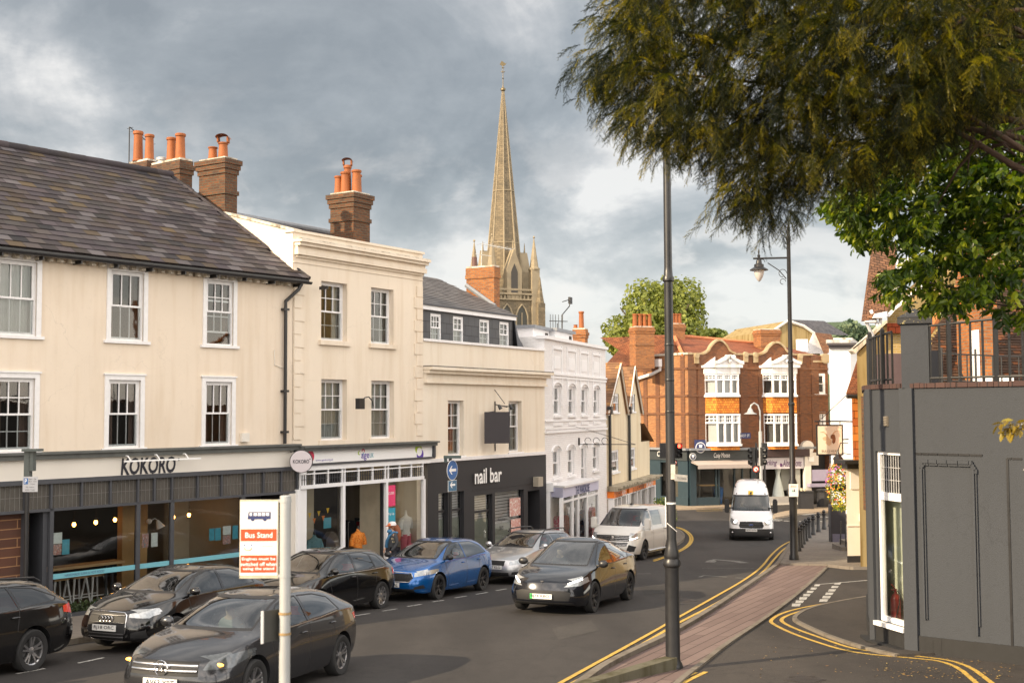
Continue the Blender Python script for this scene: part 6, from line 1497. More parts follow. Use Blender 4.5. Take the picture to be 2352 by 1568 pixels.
def white_tower():
 Y=74;A=at(1904,800,Y);B=at(1953,800,Y);W=Wall((A.x,A.y),(B.x,B.y));P=W.P;z1=A.z;L=W.L
 t=thing('white_building','tall narrow white painted building beyond the pub sign','building',P(L/2,0))
 mb=MB();mb.prism([P(0,-.5),P(L,-.5),P(L,-.5)+Vector((3.2,9,0)),P(0,-.5)+Vector((3.2,9,0))],(0,0,z1+.5));mb.build('wall',brick('white_block',(.82,.80,.77),(.80,.78,.75),(.72,.70,.67),w=.7,h=.3,var=.03,grime=.06,ms=.006,bump=.15,dark=(.5,.48,.42)),t)
 mb=MB();BK=Vector((3.2,9,0));mb.prism([P(-.18,z1+.18,.3),P(L+.25,z1+.18,.3),P(L+.25,z1+.18)+BK,P(-.18,z1+.18)+BK],(0,0,.14));mb.prism([P(-.05,z1,.16),P(L+.1,z1,.16),P(L+.1,z1)+BK,P(-.05,z1)+BK],(0,0,.18));mb.build('cornice',plain('dark_cornice',(.07,.06,.06),.6),t)
 mb=MB();mb.prism([P(-.1,z1+.32,-.3),P(L+.1,z1+.32,-.3),P(L+.1,z1+.32)+BK*.6,P(-.1,z1+.32)+BK*.6],(0,0,.23));mb.prism([P(.1,z1+.55)+BK*.2,P(L,z1+.55)+BK*.2,P(L,z1+.55)+BK*.7,P(.1,z1+.55)+BK*.7],(0,0,.2));mb.build('roof_parapet',stucco('mossy_white',(.60,.58,.55),(.2,.18,.12),.8),t)
 mb=MB();z=W.z(1928,1060);mb.wb(W,.1,L,z,z+.2,-.01,.15);mb.build('band',mt['offwhite'],t)
white_tower()
# grey curved wall building, terrace, railings
GW=[(8.2,28.5),(7.55,26.2),(7.08,24.6),(6.78,23.4),(6.72,22.78),(6.98,21.86),(7.24,21.55),(7.72,20.98),(8.37,20.30),(9.3,19.4),(10.6,18.4),(12.5,17.3)]
def _ck(p):
 for _ in range(2):
  q=[p[0]]
  for a,b in zip(p[:-1],p[1:]):q+=[(a[0]*.75+b[0]*.25,a[1]*.75+b[1]*.25),(a[0]*.25+b[0]*.75,a[1]*.25+b[1]*.75)]
  p=q+[p[-1]]
 return p
GW=GW[:5]+_ck(GW[5:])
GWS=[Wall(a,b)for a,b in zip(GW[:-1],GW[1:])]
def gwhit(px,py=1200,d=0.0):
 """wall segment, u and z met by the line of sight"""
 best=None
 for w in GWS:
  r=ray(px,py)
  if r.dot(w.n)>-1e-3:continue
  u,z=w.uv(px,py,d)
  if-1e-3<=u<=w.L+1e-3:
   y=w.P(u,0,d).y
   if best is None or y<best[3]:best=(w,u,z,y)
 return best
def build_grey():
 t=thing('grey_curved_building','dark grey curved shop wall carrying a railed terrace on the right','building',(8.4,22,G(8.4,22)))
 ztop=at(2200,889,21.1).z;grey=stucco('slate_grey_render',(.056,.061,.071),(.6,.6,.6),.5,.55)
 ww=GWS[4];h=[.06,ww.L-.06,2.42,5.52]
 mb=MB()
 for i,w in enumerate(GWS):
  if i==4:holes_wall(mb,w,0,w.L,1.2,ztop,[h],.13)
  else:mb.quad(w.P(0,1.2),w.P(w.L,1.2),w.P(w.L,ztop),w.P(0,ztop))
 wl=mb.build('wall',grey,t,recalc=False,smooth=30)
 mb=MB();top=[Vector((x,y,ztop-.05))for x,y in GW]+[Vector((30,20,ztop-.05)),Vector((30,29,ztop-.05))]
 mb.poly(top[::-1]);mb.build('terrace_floor',mt['slabs'],t,recalc=False)
 cope=brick('brown_coping_brick',(.085,.05,.045),(.065,.04,.038),(.04,.03,.03),w=.22,h=.3,var=.2,grime=.2)
 mb=MB();cp=[Vector(p)for p in GW]
 for i,w in enumerate(GWS):
  n=max(1,int(w.L/.23))
  for k in range(n):a=w.L*k/n;mb.wb(w,a+.004,w.L*(k+1)/n-.004,ztop,ztop+.085+random.uniform(-.004,.004),-.24,.035)
 mb.build('coping',cope,t)
 mb=MB()
 for i,w in enumerate(GWS):
  g=w.g(0);e=.03
  mb.wb(w,-.01,w.L+.01,g-.6,g+(.31 if i>4 else .36),-.02,.035)
  if i in(3,4):mb.wb(w,-.02,w.L+.02,g-.6,g+.10,-.02,.20)
 mb.build('plinth',plain('bitumen_plinth',(.018,.018,.019),.8,var=.5,vs=5),t)
 w=Wall(GW[5],(GW[5][0]+.5,GW[5][1]-.6));mb=MB();mb.wb(w,-.02,.24,1.6,ztop+.0,-.02,.07);mb.build('pilaster',grey,t)
 w0=GWS[4];mb=MB();mb.wb(w0,-.16,.0,1.6,ztop,-.02,.06);mb.build('pilaster',grey,t)
 mb=MB();d1=-.05;zt=4.72
 for a in((h[0],h[0]+.07,h[2],h[3]),(h[1]-.07,h[1],h[2],h[3]),(h[0]+.07,h[1]-.07,h[3]-.06,h[3]),(h[0]+.07,h[1]-.07,h[2],h[2]+.09),(h[0]+.07,h[1]-.07,zt-.09,zt+.05)):mb.wb(w0,*a,-.13,d1)
 mb.wb(w0,h[0]-.05,h[1]+.05,h[2]-.08,h[2]-.003,-.13,.09)
 f=mb.build('window',mt['white'],t)
 q=MB();q.quad(w0 .P(h[0],h[2],-.10),w0 .P(h[1],h[2],-.10),w0 .P(h[1],h[3],-.10),w0 .P(h[0],h[3],-.10));q.build('pane',mt['shopglass'],f,recalc=False)
 q=MB()
 for i in range(1,9):u=h[0]+.07+(h[1]-h[0]-.14)*i/9;q.wb(w0,u-.006,u+.006,zt+.05,h[3]-.06,-.09,-.075)
 for j in(1,2,):z=zt+.05+(h[3]-zt-.11)*j/3;q.wb(w0,h[0]+.07,h[1]-.07,z-.005,z+.005,-.09,-.073)
 q.build('lead_bars',plain('pale_lead',(.45,.45,.46),.5),f)
 q=MB();q.quad(w0 .P(-.75,h[2]-.1,-.40),w0 .P(w0 .L+.1,h[2]-.1,-.28),w0 .P(w0 .L+.1,zt,-.28),w0 .P(-.75,zt,-.40),0);q.quad(*[Vector((x_,y_,h[2]-.02))for x_,y_ in((7.12,21.9),(6.88,22.8),(7.35,24.6),(8.1,21.9))],1);q.quad(*[Vector((x_,y_,z_))for x_,y_,z_ in((7.4,21.7,zt-.05),(7.15,24.0,zt-.05),(7.15,24.0,h[3]+.1),(7.4,21.7,h[3]+.1))],2)
 q.build('display_backing',[plain('pale_green_backing',(.47,.49,.40),.7,var=.08,vs=1.5),plain('oak_sill',(.36,.24,.09),.5,var=.2),mt['room']],t,recalc=False)
 mb=MB();lip=MB();molding=MB()
 def vline(B_,px,z0,z1,hw,d,py=1200):
  r=gwhit(px,py);w_,u=r[0],r[1];B_.wb(w_,u-hw,u+hw,z0,z1,-.01,d);return w_,u
 zt1=gwhit(2180,1043)[2];zbt=1.9
 vline(mb,2099,zbt,zt1,.018,.012);vline(mb,2318,zbt,zt1-.04,.02,.012)
 def hline(B_,x0,x1,z0,z1,d,step=1.5):
  x=x0
  while x<x1:
   a=gwhit(x);b=gwhit(min(x+step,x1))
   if a and b and a[0]is b[0]:B_.wb(a[0],a[1],b[1],z0,z1,-.01,d)
   x+=step
 hline(mb,2099,2262,zt1-.02,zt1+.015,.014);hline(mb,2318,2352,zt1-.06,zt1-.03,.014)
 mb.build('panel_line',mt['black'],wl)
 zm1=gwhit(2190,1062)[2];zm0=gwhit(2160,1425)[2]
 for px in(2122,2241):
  w_,u=vline(molding,px,zm0 if px<2200 else zm0-.15,zm1-.12,.018,.055);molding.wb(w_,u+.03,u+.05,zm0,zm1-.12,-.01,.035)
 hline(molding,2126,2238,zm1-.02,zm1+.04,.055);hline(molding,2124,2240,zm1-.06,zm1-.02,.035)
 for px,s_ in((2123,1),(2241,-1)):
  for k in range(4):
   r=gwhit(px+s_*(k-1.5)*3.2);molding.wb(r[0],r[1]-.03,r[1]+.03,zm1-.15+.04*k-.02,zm1-.15+.04*k+.05,-.01,.045)
 molding.build('panel_moulding',grey,wl)
 for px,py in((2037,967),(2350,972)):
  r=gwhit(px,py);q=MB();w_,u,z=r[0],r[1],r[2];q.wb(w_,u-.06,u+.06,z-.09,z+.09,-.0,.03)
  for k in range(4):q.wb(w_,u-.05,u+.05,z-.08+.045*k,z-.055+.045*k,.03,.045)
  q.build('vent',mt['kerb']if px<2100 else grey,wl)
 r=gwhit(2092,1000);c=r[0].P(r[1],0,-.22)
 e=Vector((.93,-.37,0));n=Vector((.37,.93,0));hw_=.235
 zc=at(2092,745,c.y).z;zp=at(2092,708,c.y).z
 def sq(h_,z):return[c+e*(-h_)-n*h_+Vector((0,0,z)),c+e*h_-n*h_+Vector((0,0,z)),c+e*h_+n*h_+Vector((0,0,z)),c-e*h_+n*h_+Vector((0,0,z))]
 flak=NT('flaking_black_paint');p_=flak.pos();fl=flak.noise(p_,11,7,.72)
 flak.bump(fl,.5,.01);mk=flak.mix(flak.mr(fl,.60,.63),(.035,.036,.04),(.42,.36,.17));flm=flak.fin(mk,.7,0,.3)
 pier=thing('gate_pier','square grey gate pier with pyramid cap and flaking paint on the curved wall','pier',c+Vector((0,0,ztop)))
 q=MB();q.prism(sq(hw_,ztop),(0,0,zc-ztop));o=q.build('shaft',grey,pier)
 q=MB();q.add([x+e*.003 for x in(sq(hw_,ztop)[1],sq(hw_,ztop)[2],sq(hw_,zc)[2],sq(hw_,zc)[1])],[(0,1,2,3)]);q.build('flaking_face',flm,o,recalc=False)
 q=MB();b0=sq(hw_+.05,zc);b1=sq(hw_+.06,zc+.11);q.prism(b0,(0,0,.11));q.add([x+Vector((0,0,.001))for x in b1]+[c+Vector((0,0,zp))],[(0,1,4),(1,2,4),(2,3,4),(3,0,4)]);q.build('cap',[flm,grey],pier)
 iron=plain('black_ironwork',(.02,.02,.021),.5,var=.5,vs=20)
 def rail_run(name,lab,pxs,ypos,thick,d,ytop,ybot):
  s=None;tops=[];bots=[]
  pts=[]
  for px in pxs:
   r=gwhit(px,900,d);
   if r:pts.append((px,r[0].P(r[1],0,d)))
  if not pts:return
  s=thing(name,lab,'railing',pts[0][1]+Vector((0,0,ztop)))
  zt_=[at(px,ytop(px),p.y).z for px,p in pts];zb_=[ztop+.17]*len(pts)
  q=MB();
  q.tube([p+Vector((0,0,z))for(px,p),z in zip(pts,zt_)],.024,6);q.build('rail',iron,s,smooth=60);q=MB();q.tube([p+Vector((0,0,z))for(px,p),z in zip(pts,zb_)],.022,6);q.build('rail',iron,s,smooth=60)
  for(px,p),z in zip(pts,zt_):
   th=px in thick;q=MB();r_=.034 if th else .016
   q.par(p+Vector((-r_,-r_,ztop+.08)),(2*r_,0,0),(0,2*r_,0),(0,0,z-ztop-.08+(.09 if th else 0)))
   if th:q.lathe(p+Vector((0,0,z+.09)),[(.032,0),(.034,.015),(.02,.04)],8)
   else:
    zc_=(z+ztop)/2+.05
    for k in range(5):q.lathe(p+Vector((0,0,zc_-.14+k*.055)),[(.012,0),(.019,.027),(.012,.055)],6)
   q.build('post' if th else 'baluster',iron,s)
 rail_run('terrace_railing','black iron terrace railing with twisted bars right of the grey pier',[2119,2139,2160,2182,2208,2232,2260,2290,2321,2352,2380,2410],None,(2182,2290,2410),-.15,lambda x:753-(x-2095)*.1066,None)
 rail_run('terrace_railing','short curved black iron railing left of the grey pier',[1986,1990,1994,2000,2008,2013,2020,2029,2040,2051],None,(1986,2000,2029),-.10,lambda x:782-(x-1985)*.304,None)
 s=thing('inner_railing','low black railing further back on the terrace behind the iron railing','railing',at(2240,850,25));q=MB()
 A=at(2143,811,25);B=at(2420,822,24.4);q.tube([A,B],.017,6);q.build('rail',iron,s);q=MB();q.tube([A-Vector((0,0,.55)),B-Vector((0,0,.55))],.017,6);q.build('rail',iron,s)
 for i in range(15):f=i/14;p=A+(B-A)*f;q=MB();q.cyl(p-Vector((0,0,.62)),p+Vector((0,0,.12 if i%4==1 else .0)),.014 if i%4!=1 else .022,n=6);q.build('baluster',iron,s)
 q=MB();c2=at(2140,835,23.2);q.par(c2+Vector((-.12,0,-.5)),(.3,0,0),(0,.25,0),(0,0,.75));tag(q.build('meter_box',mt['blackmatt']),'black meter box standing behind the grey pier','box')
 u=w0 .u(2055,1370,-.35);b_=w0 .P(w0 .u(2057,1370,-.2),h[2]-.015,-.2)
 s=thing('fire_extinguisher','red fire extinguisher standing on the sill inside the curved shop window','extinguisher',b_)
 red=plain('extinguisher_red',(.22,.02,.015),.35,var=.15)
 q=MB();q.lathe(b_,[(.085,0),(.09,.03),(.09,.42),(.07,.49),(.03,.53),(.03,.56)],20);q.build('cylinder',red,s,smooth=50)
 q=MB();q.cyl(b_+Vector((0,0,.55)),b_+Vector((0,0,.61)),.025,n=10);q.tube([b_+Vector((0,0,.6)),b_+Vector((-.05,-.03,.66)),b_+Vector((-.09,-.05,.70))],.012);q.tube([b_+Vector((0,0,.58)),b_+Vector((-.08,-.02,.60))],.010);q.build('handle',red,s,smooth=50)
 q=MB();q.tube([b_+Vector((.03,-.02,.58)),b_+Vector((.06,-.08,.52)),b_+Vector((.03,-.11,.35)),b_+Vector((-.02,-.10,.15)),b_+Vector((-.03,-.10,.08))],.010,8);q.build('hose',mt['rubber'],s,smooth=60)
 q=MB();q.lathe(b_,[(.093,0),(.093,.05)],20);q.build('base',mt['rubber'],s,smooth=50)
build_grey()
# pub and houses on the right
def build_pub():
 A=gp(1947,1291,.1);A2=(A.x,A.y);B2=(A.x+3.4,A.y+.5);W=Wall(A2,B2);P=W.P
 t=thing('pub_building','white rendered pub corner with orange hung tiles above, behind the grey building','pub',P(1,W.g(0)))
 zm=W.z(1950,1062);zt=W.z(1960,905);L=W.L
 BK=Vector((3.4,9,0));mb=MB();mb.prism([P(0,W.g(0)-.4),P(L,W.g(0)-.4),P(L,W.g(0)-.4)+BK,P(0,W.g(0)-.4)+BK],(0,0,zm-W.g(0)+.4));mb.build('wall',stucco('pub_white_render',(.80,.76,.68),amt=.18),t)
 mb=MB();mb.wb(W,-.01,L,W.g(0)-.4,W.g(0)+.32,-.02,.03);mb.build('plinth',mt['blackmatt'],t)
 mb=MB();z=W.z(1950,1208);mb.wb(W,0,L,z,z+.03,-.01,.03);mb.wb(W,.15,1.0,zm-.9,zm-.15,-.01,.04);mb.wb(W,.45,.75,W.z(1970,1196),W.z(1970,1180),-.01,.04);mb.build('mouldings',mt['offwhite'],t)
 mb=MB();ul=W.u(1956,950,.0);mb.prism([P(ul,zm,.05),P(L,zm,.05),P(L,zm)+BK,P(ul,zm)+BK],(0,0,zt-zm));mb.build('hung_tiles',tiles('orange_hung_tiles_pub',[(.46,.13,.03),(.66,.24,.05),(.38,.10,.03)],.8,.9,.2,w=.26,h=.26,gamt=.2),t)
 mb=MB();u0,z0=W.uv(1940,1060,.5);mb.wb(W,u0,L,zm-.02,zm+.10,-.4,.55);mb.wb(W,u0+.2,L,zm-.2,zm-.02,-.2,.25);mb.build('canopy',mt['black'],t)
 a=W.uv(1938,905,.4);zt2=zt+.1
 mb=MB();O=P(a[0],a[1],.5);top=P(a[0]+1.8,a[1]+1.6,-2);U=W.e;
 mb.prism([P(a[0],a[1]-.06,.6),P(L+2,a[1]-.06,.6),P(L+2,a[1]+1.8,-2.2),P(a[0]+1.9,a[1]+1.8,-2.2)],(0,0,.1));mb.add([P(a[0],a[1]+.04,.6),P(a[0]+1.9,a[1]+1.9,-2.2),P(a[0],a[1]+.04,.6)+BK],[(0,1,2)]);mb.build('roof',mt['tileorange']if False else mt['tilered'],t)
 mb=MB();mb.tube([P(a[0],a[1]-.08,.65),P(L+1,a[1]-.08,.65)],.07);mb.build('gutter',mt['black'],t)
 q=MB();c=gp(1911,1244,.1);d_=gp(1944,1244,.1)
 D_=Wall((c.x,c.y),(d_.x,d_.y));q.wb(D_,0,D_.L,D_.g(0)+.45,D_.z(1930,1160),-.5,0,0);q.wb(D_,0,D_.L,D_.g(0)-.2,D_.g(0)+.45,-.5,.02,1);q.wb(D_,-.05,.02,D_.g(0),D_.z(1930,1160),-.5,.03,0);o=q.build('porch',[plain('dark_purple_panel',(.03,.028,.036),.5),plain('mauve_panel_low',(.13,.12,.17),.6)],t)
 q=MB();s0=gp(1935,1262,.1);g=G(s0 .x,s0 .y)+.1;q.box(s0 .x-.2,s0 .x+1.0,s0 .y-.6,s0 .y+.8,g-.2,g+.17);q.box(s0 .x+.1,s0 .x+1.0,s0 .y-.3,s0 .y+.8,g+.17,g+.34);q.build('step',mt['slabs'],t)
 q=MB();q.tube([s0+Vector((.0,-.5,.1)),s0+Vector((0,-.5,1.0)),s0+Vector((.12,-.4,1.25)),s0+Vector((.55,.0,1.75))],.022);q.tube([s0+Vector((.0,.3,.1)),s0+Vector((0.05,.3,1.1))],.022);q.build('handrail',mt['black'],t,smooth=60)
 c=at(1905.5,1010,44.2);sx=44.2/2800
 s=thing('pub_sign','square cream pub sign with a bull’s head hanging from an iron bracket','sign',c)
 w_,h_=31.5*sx,35*sx;e=Vector((.995,.09,0)).normalized();n=Vector((e.y,-e.x,0))
 q=MB();q.par(c-e*w_-n*.03-Vector((0,0,h_)),e*2*w_,n*.06,(0,0,2*h_));q.build('frame',mt['black'],s)
 q=MB();q.par(c-e*(w_-.05)-n*.035-Vector((0,0,h_-.05)),e*2*(w_-.05),n*.07,(0,0,2*(h_-.05)));f=q.build('panel',plain('cream_sign_panel',(.74,.69,.56),.6,var=.06),s)
 br=plain('painted_brown',(.20,.09,.04),.7,var=.5,vs=10);br2=plain('painted_tan',(.60,.46,.30),.7,var=.3,vs=10);oo=c+n*.04
 def fl(pts,m_):q=MB();q.prism([oo+e*(x*w_)+Vector((0,0,y*h_))for x,y in pts],n*.006);q.build('picture',m_,f)
 fl([(.05,.30),(.20,.38),(.36,.34),(.42,.12),(.38,-.15),(.25,-.26),(.15,-.15),(.18,.05),(.05,.1)],br);fl([(-.55,.15),(-.2,.30),(-.05,.1),(.12,.0),(.1,-.25),(-.1,-.38),(-.35,-.2),(-.3,-.05),(-.5,0)],br2)
 for l in([(-.2,.3),(-.5,.55),(-.72,.52)],[(.2,.4),(.45,.62),(.75,.55)]):
  q=MB();q.tube([oo+e*(x*w_)+Vector((0,0,y*h_))for x,y in l],[.025,.02,.008],6);q.build('picture',br2,f)
 text_mesh('BULLS HEAD','lettering',plain('sign_brown_ink',(.22,.17,.12),.6),oo+Vector((0,0,-h_*.72)),e,(0,0,1),.1,f,fit=(w_*1.25,.09),extrude=.004)
 q=MB();b1=c+Vector((0,0,h_+.12));b2=P(-.0,b1 .z,-.1)+Vector((.3,0,0));q.tube([b1-e*w_*1.1,b1+e*w_*.9,P(.5,b1 .z,0)],.025);q.tube([b1-e*w_*.8,P(.3,b1 .z+1.1,0)],.012)
 for k in(-.8,.8):q.cyl(b1+e*w_*k,b1+e*w_*k-Vector((0,0,.14)),.015)
 q.tube([c+e*w_*.5-n*.05+Vector((0,0,-.0)),c+e*w_*1.5-n*.1+Vector((0,0,.02))],.02)
 q.build('bracket',mt['black'],s)
 c=at(1925,1062,43.6);s=thing('carriage_lamp','black carriage lamp above the hanging basket on the pub corner','lamp',c)
 q=MB();q.lathe(c,[(.05,-.22),(.12,-.15),(.17,.12),(.2,.14),(.06,.3),(.03,.42),(.0,.46)],6);q.build('lamp_body',mt['black'],s)
 q=MB();q.lathe(c,[(.122,-.12),(.165,.09)],6,cap=False);q.build('pane',plain('lamp_glass',(.45,.36,.30),.2),s)
 q=MB();q.tube([c+Vector((0,0,.4)),c+Vector((.1,.0,.7)),P(.1,c.z+.75,0)],.018);q.build('bracket',mt['black'],s)
 return W
PUB=build_pub()
def foliage(name,parent,mats,centre_fn,n,size,**kw):
 """n small leaf faces; centre_fn(i) -> (point, normal hint)"""
 V=np.empty((n*4,3));rn=[]
 for i in range(n):
  p,nd,sz=centre_fn(i)
  a=Vector((random.gauss(0,1),random.gauss(0,1),random.gauss(0,1))).normalized()
  if nd is not None:a=(a*.8+nd).normalized()
  t_=a.orthogonal().normalized();t_=Matrix.Rotation(random.random()*6.28,3,a)@t_;b=a.cross(t_)
  L_=size*sz*random.uniform(.7,1.3);w=L_*.5
  V[i*4+0]=p;V[i*4+1]=p+t_*L_*.5+b*w*.55+a*L_*.08;V[i*4+2]=p+t_*L_;V[i*4+3]=p+t_*L_*.5-b*w*.55+a*L_*.08
  rn.append(random.random())
 Fc=[(4*i,4*i+1,4*i+2,4*i+3)for i in range(n)]
 return mesh_obj(name,V,Fc,mats,parent,None,None,rn,**kw)
def leafmat(name,cols,rough=.5,trans=.35,vary=.6):
 n=NT(name);c=n.ramp(n.rnd(),[(i/(len(cols)-1),q)for i,q in enumerate(cols)])
 n.fin(c,rough,0,.4)
 tl=n.N.new('ShaderNodeBsdfTranslucent');hs=n.N.new('ShaderNodeHueSaturation');hs.inputs['Value'].default_value=1.6;hs.inputs['Saturation'].default_value=1.15;n.L.new(c,hs.inputs['Color']);n.L.new(hs.outputs[0],tl.inputs[0])
 mx=n.N.new('ShaderNodeMixShader');mx.inputs[0].default_value=trans;n.L.new(n.b.outputs[0],mx.inputs[1]);n.L.new(tl.outputs[0],mx.inputs[2]);n.L.new(mx.outputs[0],n.out.inputs[0])
 return n.m
def basket():
 c=at(1928,1115,43.3);s=thing('hanging_basket','overflowing hanging basket of orange, yellow and purple flowers by the pub door','basket',c)
 def f(i):
  u=random.random();zz=.75-1.6*u;r=(.24+.20*math.sin(min(1,u*1.1)*math.pi))*random.uniform(.6,1.05);a=random.random()*6.28
  return c+Vector((math.cos(a)*r,math.sin(a)*r,zz)),Vector((math.cos(a),math.sin(a),.3)),1
 foliage('leaves',s,leafmat('basket_leaves',[(.05,.10,.02),(.22,.25,.03),(.42,.38,.04),(.10,.18,.03)]),f,900,.10)
 for m_,lo,hi,k in(((.85,.22,.03),.0,.7,90),((.80,.55,.05),.3,1,110),((.40,.08,.45),0,.45,80),((.75,.06,.05),.2,.9,40),((.50,.20,.35),0,.4,30)):
  def g(i):
   u=random.uniform(lo,hi);zz=.75-1.5*u;r=.27+.20*math.sin(min(1,u*1.1)*math.pi);a=random.random()*6.28
   return c+Vector((math.cos(a)*r,math.sin(a)*r,zz)),Vector((math.cos(a),math.sin(a),.3)),1
  foliage('flowers',s,plain('petal_%d'%k,m_,.6,var=.15),g,k,.085)['kind']='stuff'
 q=MB();q.lathe(c,[(.28,.05),(.22,-.12),(.10,-.2)],14);q.build('bowl',mt['blackplastic'],s)
 q=MB();top=c+Vector((.05,0,.95));[q.tube([c+Vector((.27*math.cos(a),.27*math.sin(a),.05)),top],.006,5)for a in(0,2.1,4.2)];q.tube([top,top+Vector((.1,.1,.2)),PUB.P(.2,top.z+.2,0)],.015);q.build('chain',mt['black'],s)
basket()
def right_houses():
 Y=40;A=at(1965,880,Y);B=at(2100,880,Y);W=Wall((A.x,A.y),(B.x,B.y));P=W.P;U=lambda x,y,d=0:P(*W.uv(x,y,d),d)
 t=thing('mustard_gable_house','mustard rendered gable house with stone coping left of the grey pier','house',P(1,0))
 mb=MB();u0_=W.u(1968,900);mb.prism([P(u0_,-.3),U(1968,812),U(1978,803),U(2037,744),U(2085,795),U(2130,800),P(u0_+2.4,-.3)],(3,8,0));mb.build('wall',oldyel,t)
 mb=MB();mb.prism([U(1965,812,.1),U(2036,742,.1),U(2036,735,.1),U(1958,805,.1)],(0,.5,0));mb.prism([U(2036,742,.1),U(2092,800,.1),U(2096,795,.1),U(2036,735,.1)],(0,.5,0));mb.build('coping',mt['stone'],t)
 mb=MB();a,b,c,d=U(1958,800,.1),U(2036,737,.1),at(2036,737,Y+9),at(1958,800,Y+9);b2=Vector((b.x+3,b.y+8,b.z));a2=Vector((a.x+3,a.y+8,a.z));mb.quad(a,b,b2,a2);e_=U(2100,800,.1);mb.quad(b,e_,Vector((e_.x+3,e_.y+8,e_.z)),b2);mb.build('roof',mt['tilebrown'],t,recalc=False)
 mb=MB();w2=at(2015,880,33);mb.box(at(2012,0,33).x,at(2062,0,33).x,33,34,w2 .z-4,at(2015,812,33).z);mb.build('garden_wall',plain('plum_boarding',(.11,.075,.08),.8,var=.2),t)
 Y=36;A=at(1990,800,Y);B=at(2200,800,Y);W2_=Wall((A.x,A.y),(B.x,B.y));P=W2_.P;U=lambda x,y,d=0:P(*W2_.uv(x,y,d),d)
 t=thing('yellow_brick_house','tall yellow brick house with steep brown tiled roof and white bargeboards behind the leaves','house',P(2,0))
 mb=MB();mb.prism([U(2038,980),U(2038,700),U(2115,640),U(2160,600),U(2200,560),U(2330,450),U(2420,560),U(2420,980)],(2.4,6,0));mb.build('wall',mt['brickyellow'],t)
 mb=MB();mb.prism([U(2092,700,.02),U(2092,745,.02),U(2180,745,.02),U(2240,640,.02),U(2160,625,.02)],W2_.n*.05);mb.build('render_panel',oldyel,t)
 mb=MB();mb.prism([U(1984,737,.6),U(2028,730,.6),U(2052,690,.6),U(2060,560,-1.5),U(2010,545,-1.5)],(0,.25,0));mb.build('roof_slope',mt['tilebrown'],t)
 mb=MB();mb.prism([U(2030,727,.55),U(2160,612,.55),U(2330,440,.55),U(2330,455,.55),U(2162,628,.55),U(2052,713,.55),U(2040,728,.55)],(0,-.15,0));mb.prism([U(2008,721,.6),U(2032,716,.6),U(2032,728,.6),U(2022,731,.6),U(2003,731,.6)],(0,-.2,0))
 for a,b in(((2000,708),(2016,742)),((2022,716),(2022,740))):mb.cyl(U(*a,.45)if False else U(a[0],a[1]+4,.5),U(b[0],b[1]+6,.5),.05)
 mb.cyl(U(1990,740,.5),U(2006,775,.3),.05);mb.cyl(U(1985,738,.55),U(2012,738,.55),.05);mb.build('bargeboard',mt['white'],t)
 mb=MB();mb.prism([U(2037,742,.1),U(2080,742,.1),U(2080,765,.1),U(2037,765,.1)],(0,-.05,0));mb.build('tile_band',tiles('red_band_tiles',[(.30,.06,.025),(.40,.09,.03)],.8,.5,.2,w=.2,h=.3),t)
 mb=MB();mb.prism([U(2066,595,.4),U(2090,590,.4),U(2088,650,.4),U(2066,640,.4)],(0,.3,0));mb.build('dormer',mt['white'],t)
 Y=30
 t=thing('tiled_roof_house','house with a huge dark tiled roof sweeping down behind the terrace railings','house',at(2250,880,Y))
 O=at(2090,905,28.5);B=at(2480,905,28.5);T1=at(2255,610,33);T2=at(2480,610,33)
 mb=MB();U_=(B-O).normalized();V_=(T1+(T2-T1)*.5-(O+B)/2);V_=(V_-U_*V_.dot(U_)).normalized();
 def pl(p):q=p-O;return(q.dot(U_),q.dot(V_))
 poly=[pl(O),pl(B),pl(T2),pl(T1),pl(at(2190,672,31.8))]
 slates(mb,O,U_,V_,poly,.175,.115,.014,1.3,.006);mb.add([O+U_*a+V_*b for a,b in poly],[(0,1,2,3,4)],0,.3);mb.build('roof',tiles('mossy_tiles',[(.04,.024,.018),(.07,.04,.027),(.055,.032,.023),(.085,.05,.032),(.06,.035,.026),(.20,.07,.025)],.8,.4,.2,gamt=.35),t,recalc=False)
 mb=MB();p0,p1,p2=at(2104,805,28.6),at(2190,672,31.4),at(2255,612,32.6);mb.tube([p0,p1,p2],.10,8);mb.build('hip_tiles',plain('orange_hip_tile',(.50,.18,.05),.8,var=.4,vs=5),t)
 mb=MB();mb.prism([O,B,B+Vector((0,4,0)),O+Vector((0,4,0))],(0,0,-3));mb.build('wall',mt['brickdark'],t)
 a=at(2252,900,28.0);b=at(2295,900,28.0);zt=at(2270,500,28).z;mb=MB();mb.box(a.x,b.x,28.0,29.4,a.z-1,zt);mb.box(a.x-.06,b.x+.06,27.94,29.46,zt-.35,zt-.2);mb.build('chimney',mt['brickorange'],t)
 mb=MB();c_=at(2246,900,28.0);d_=at(2251.5,900,28.0);mb.box(c_.x,d_.x,27.98,28.3,c_.z,at(2246,757,28).z);mb.box(c_.x,at(2300,0,28).x,27.9,27.98,at(2246,880,28).z-.1,at(2246,868,28).z);mb.build('white_board',mt['white'],t)
right_houses()
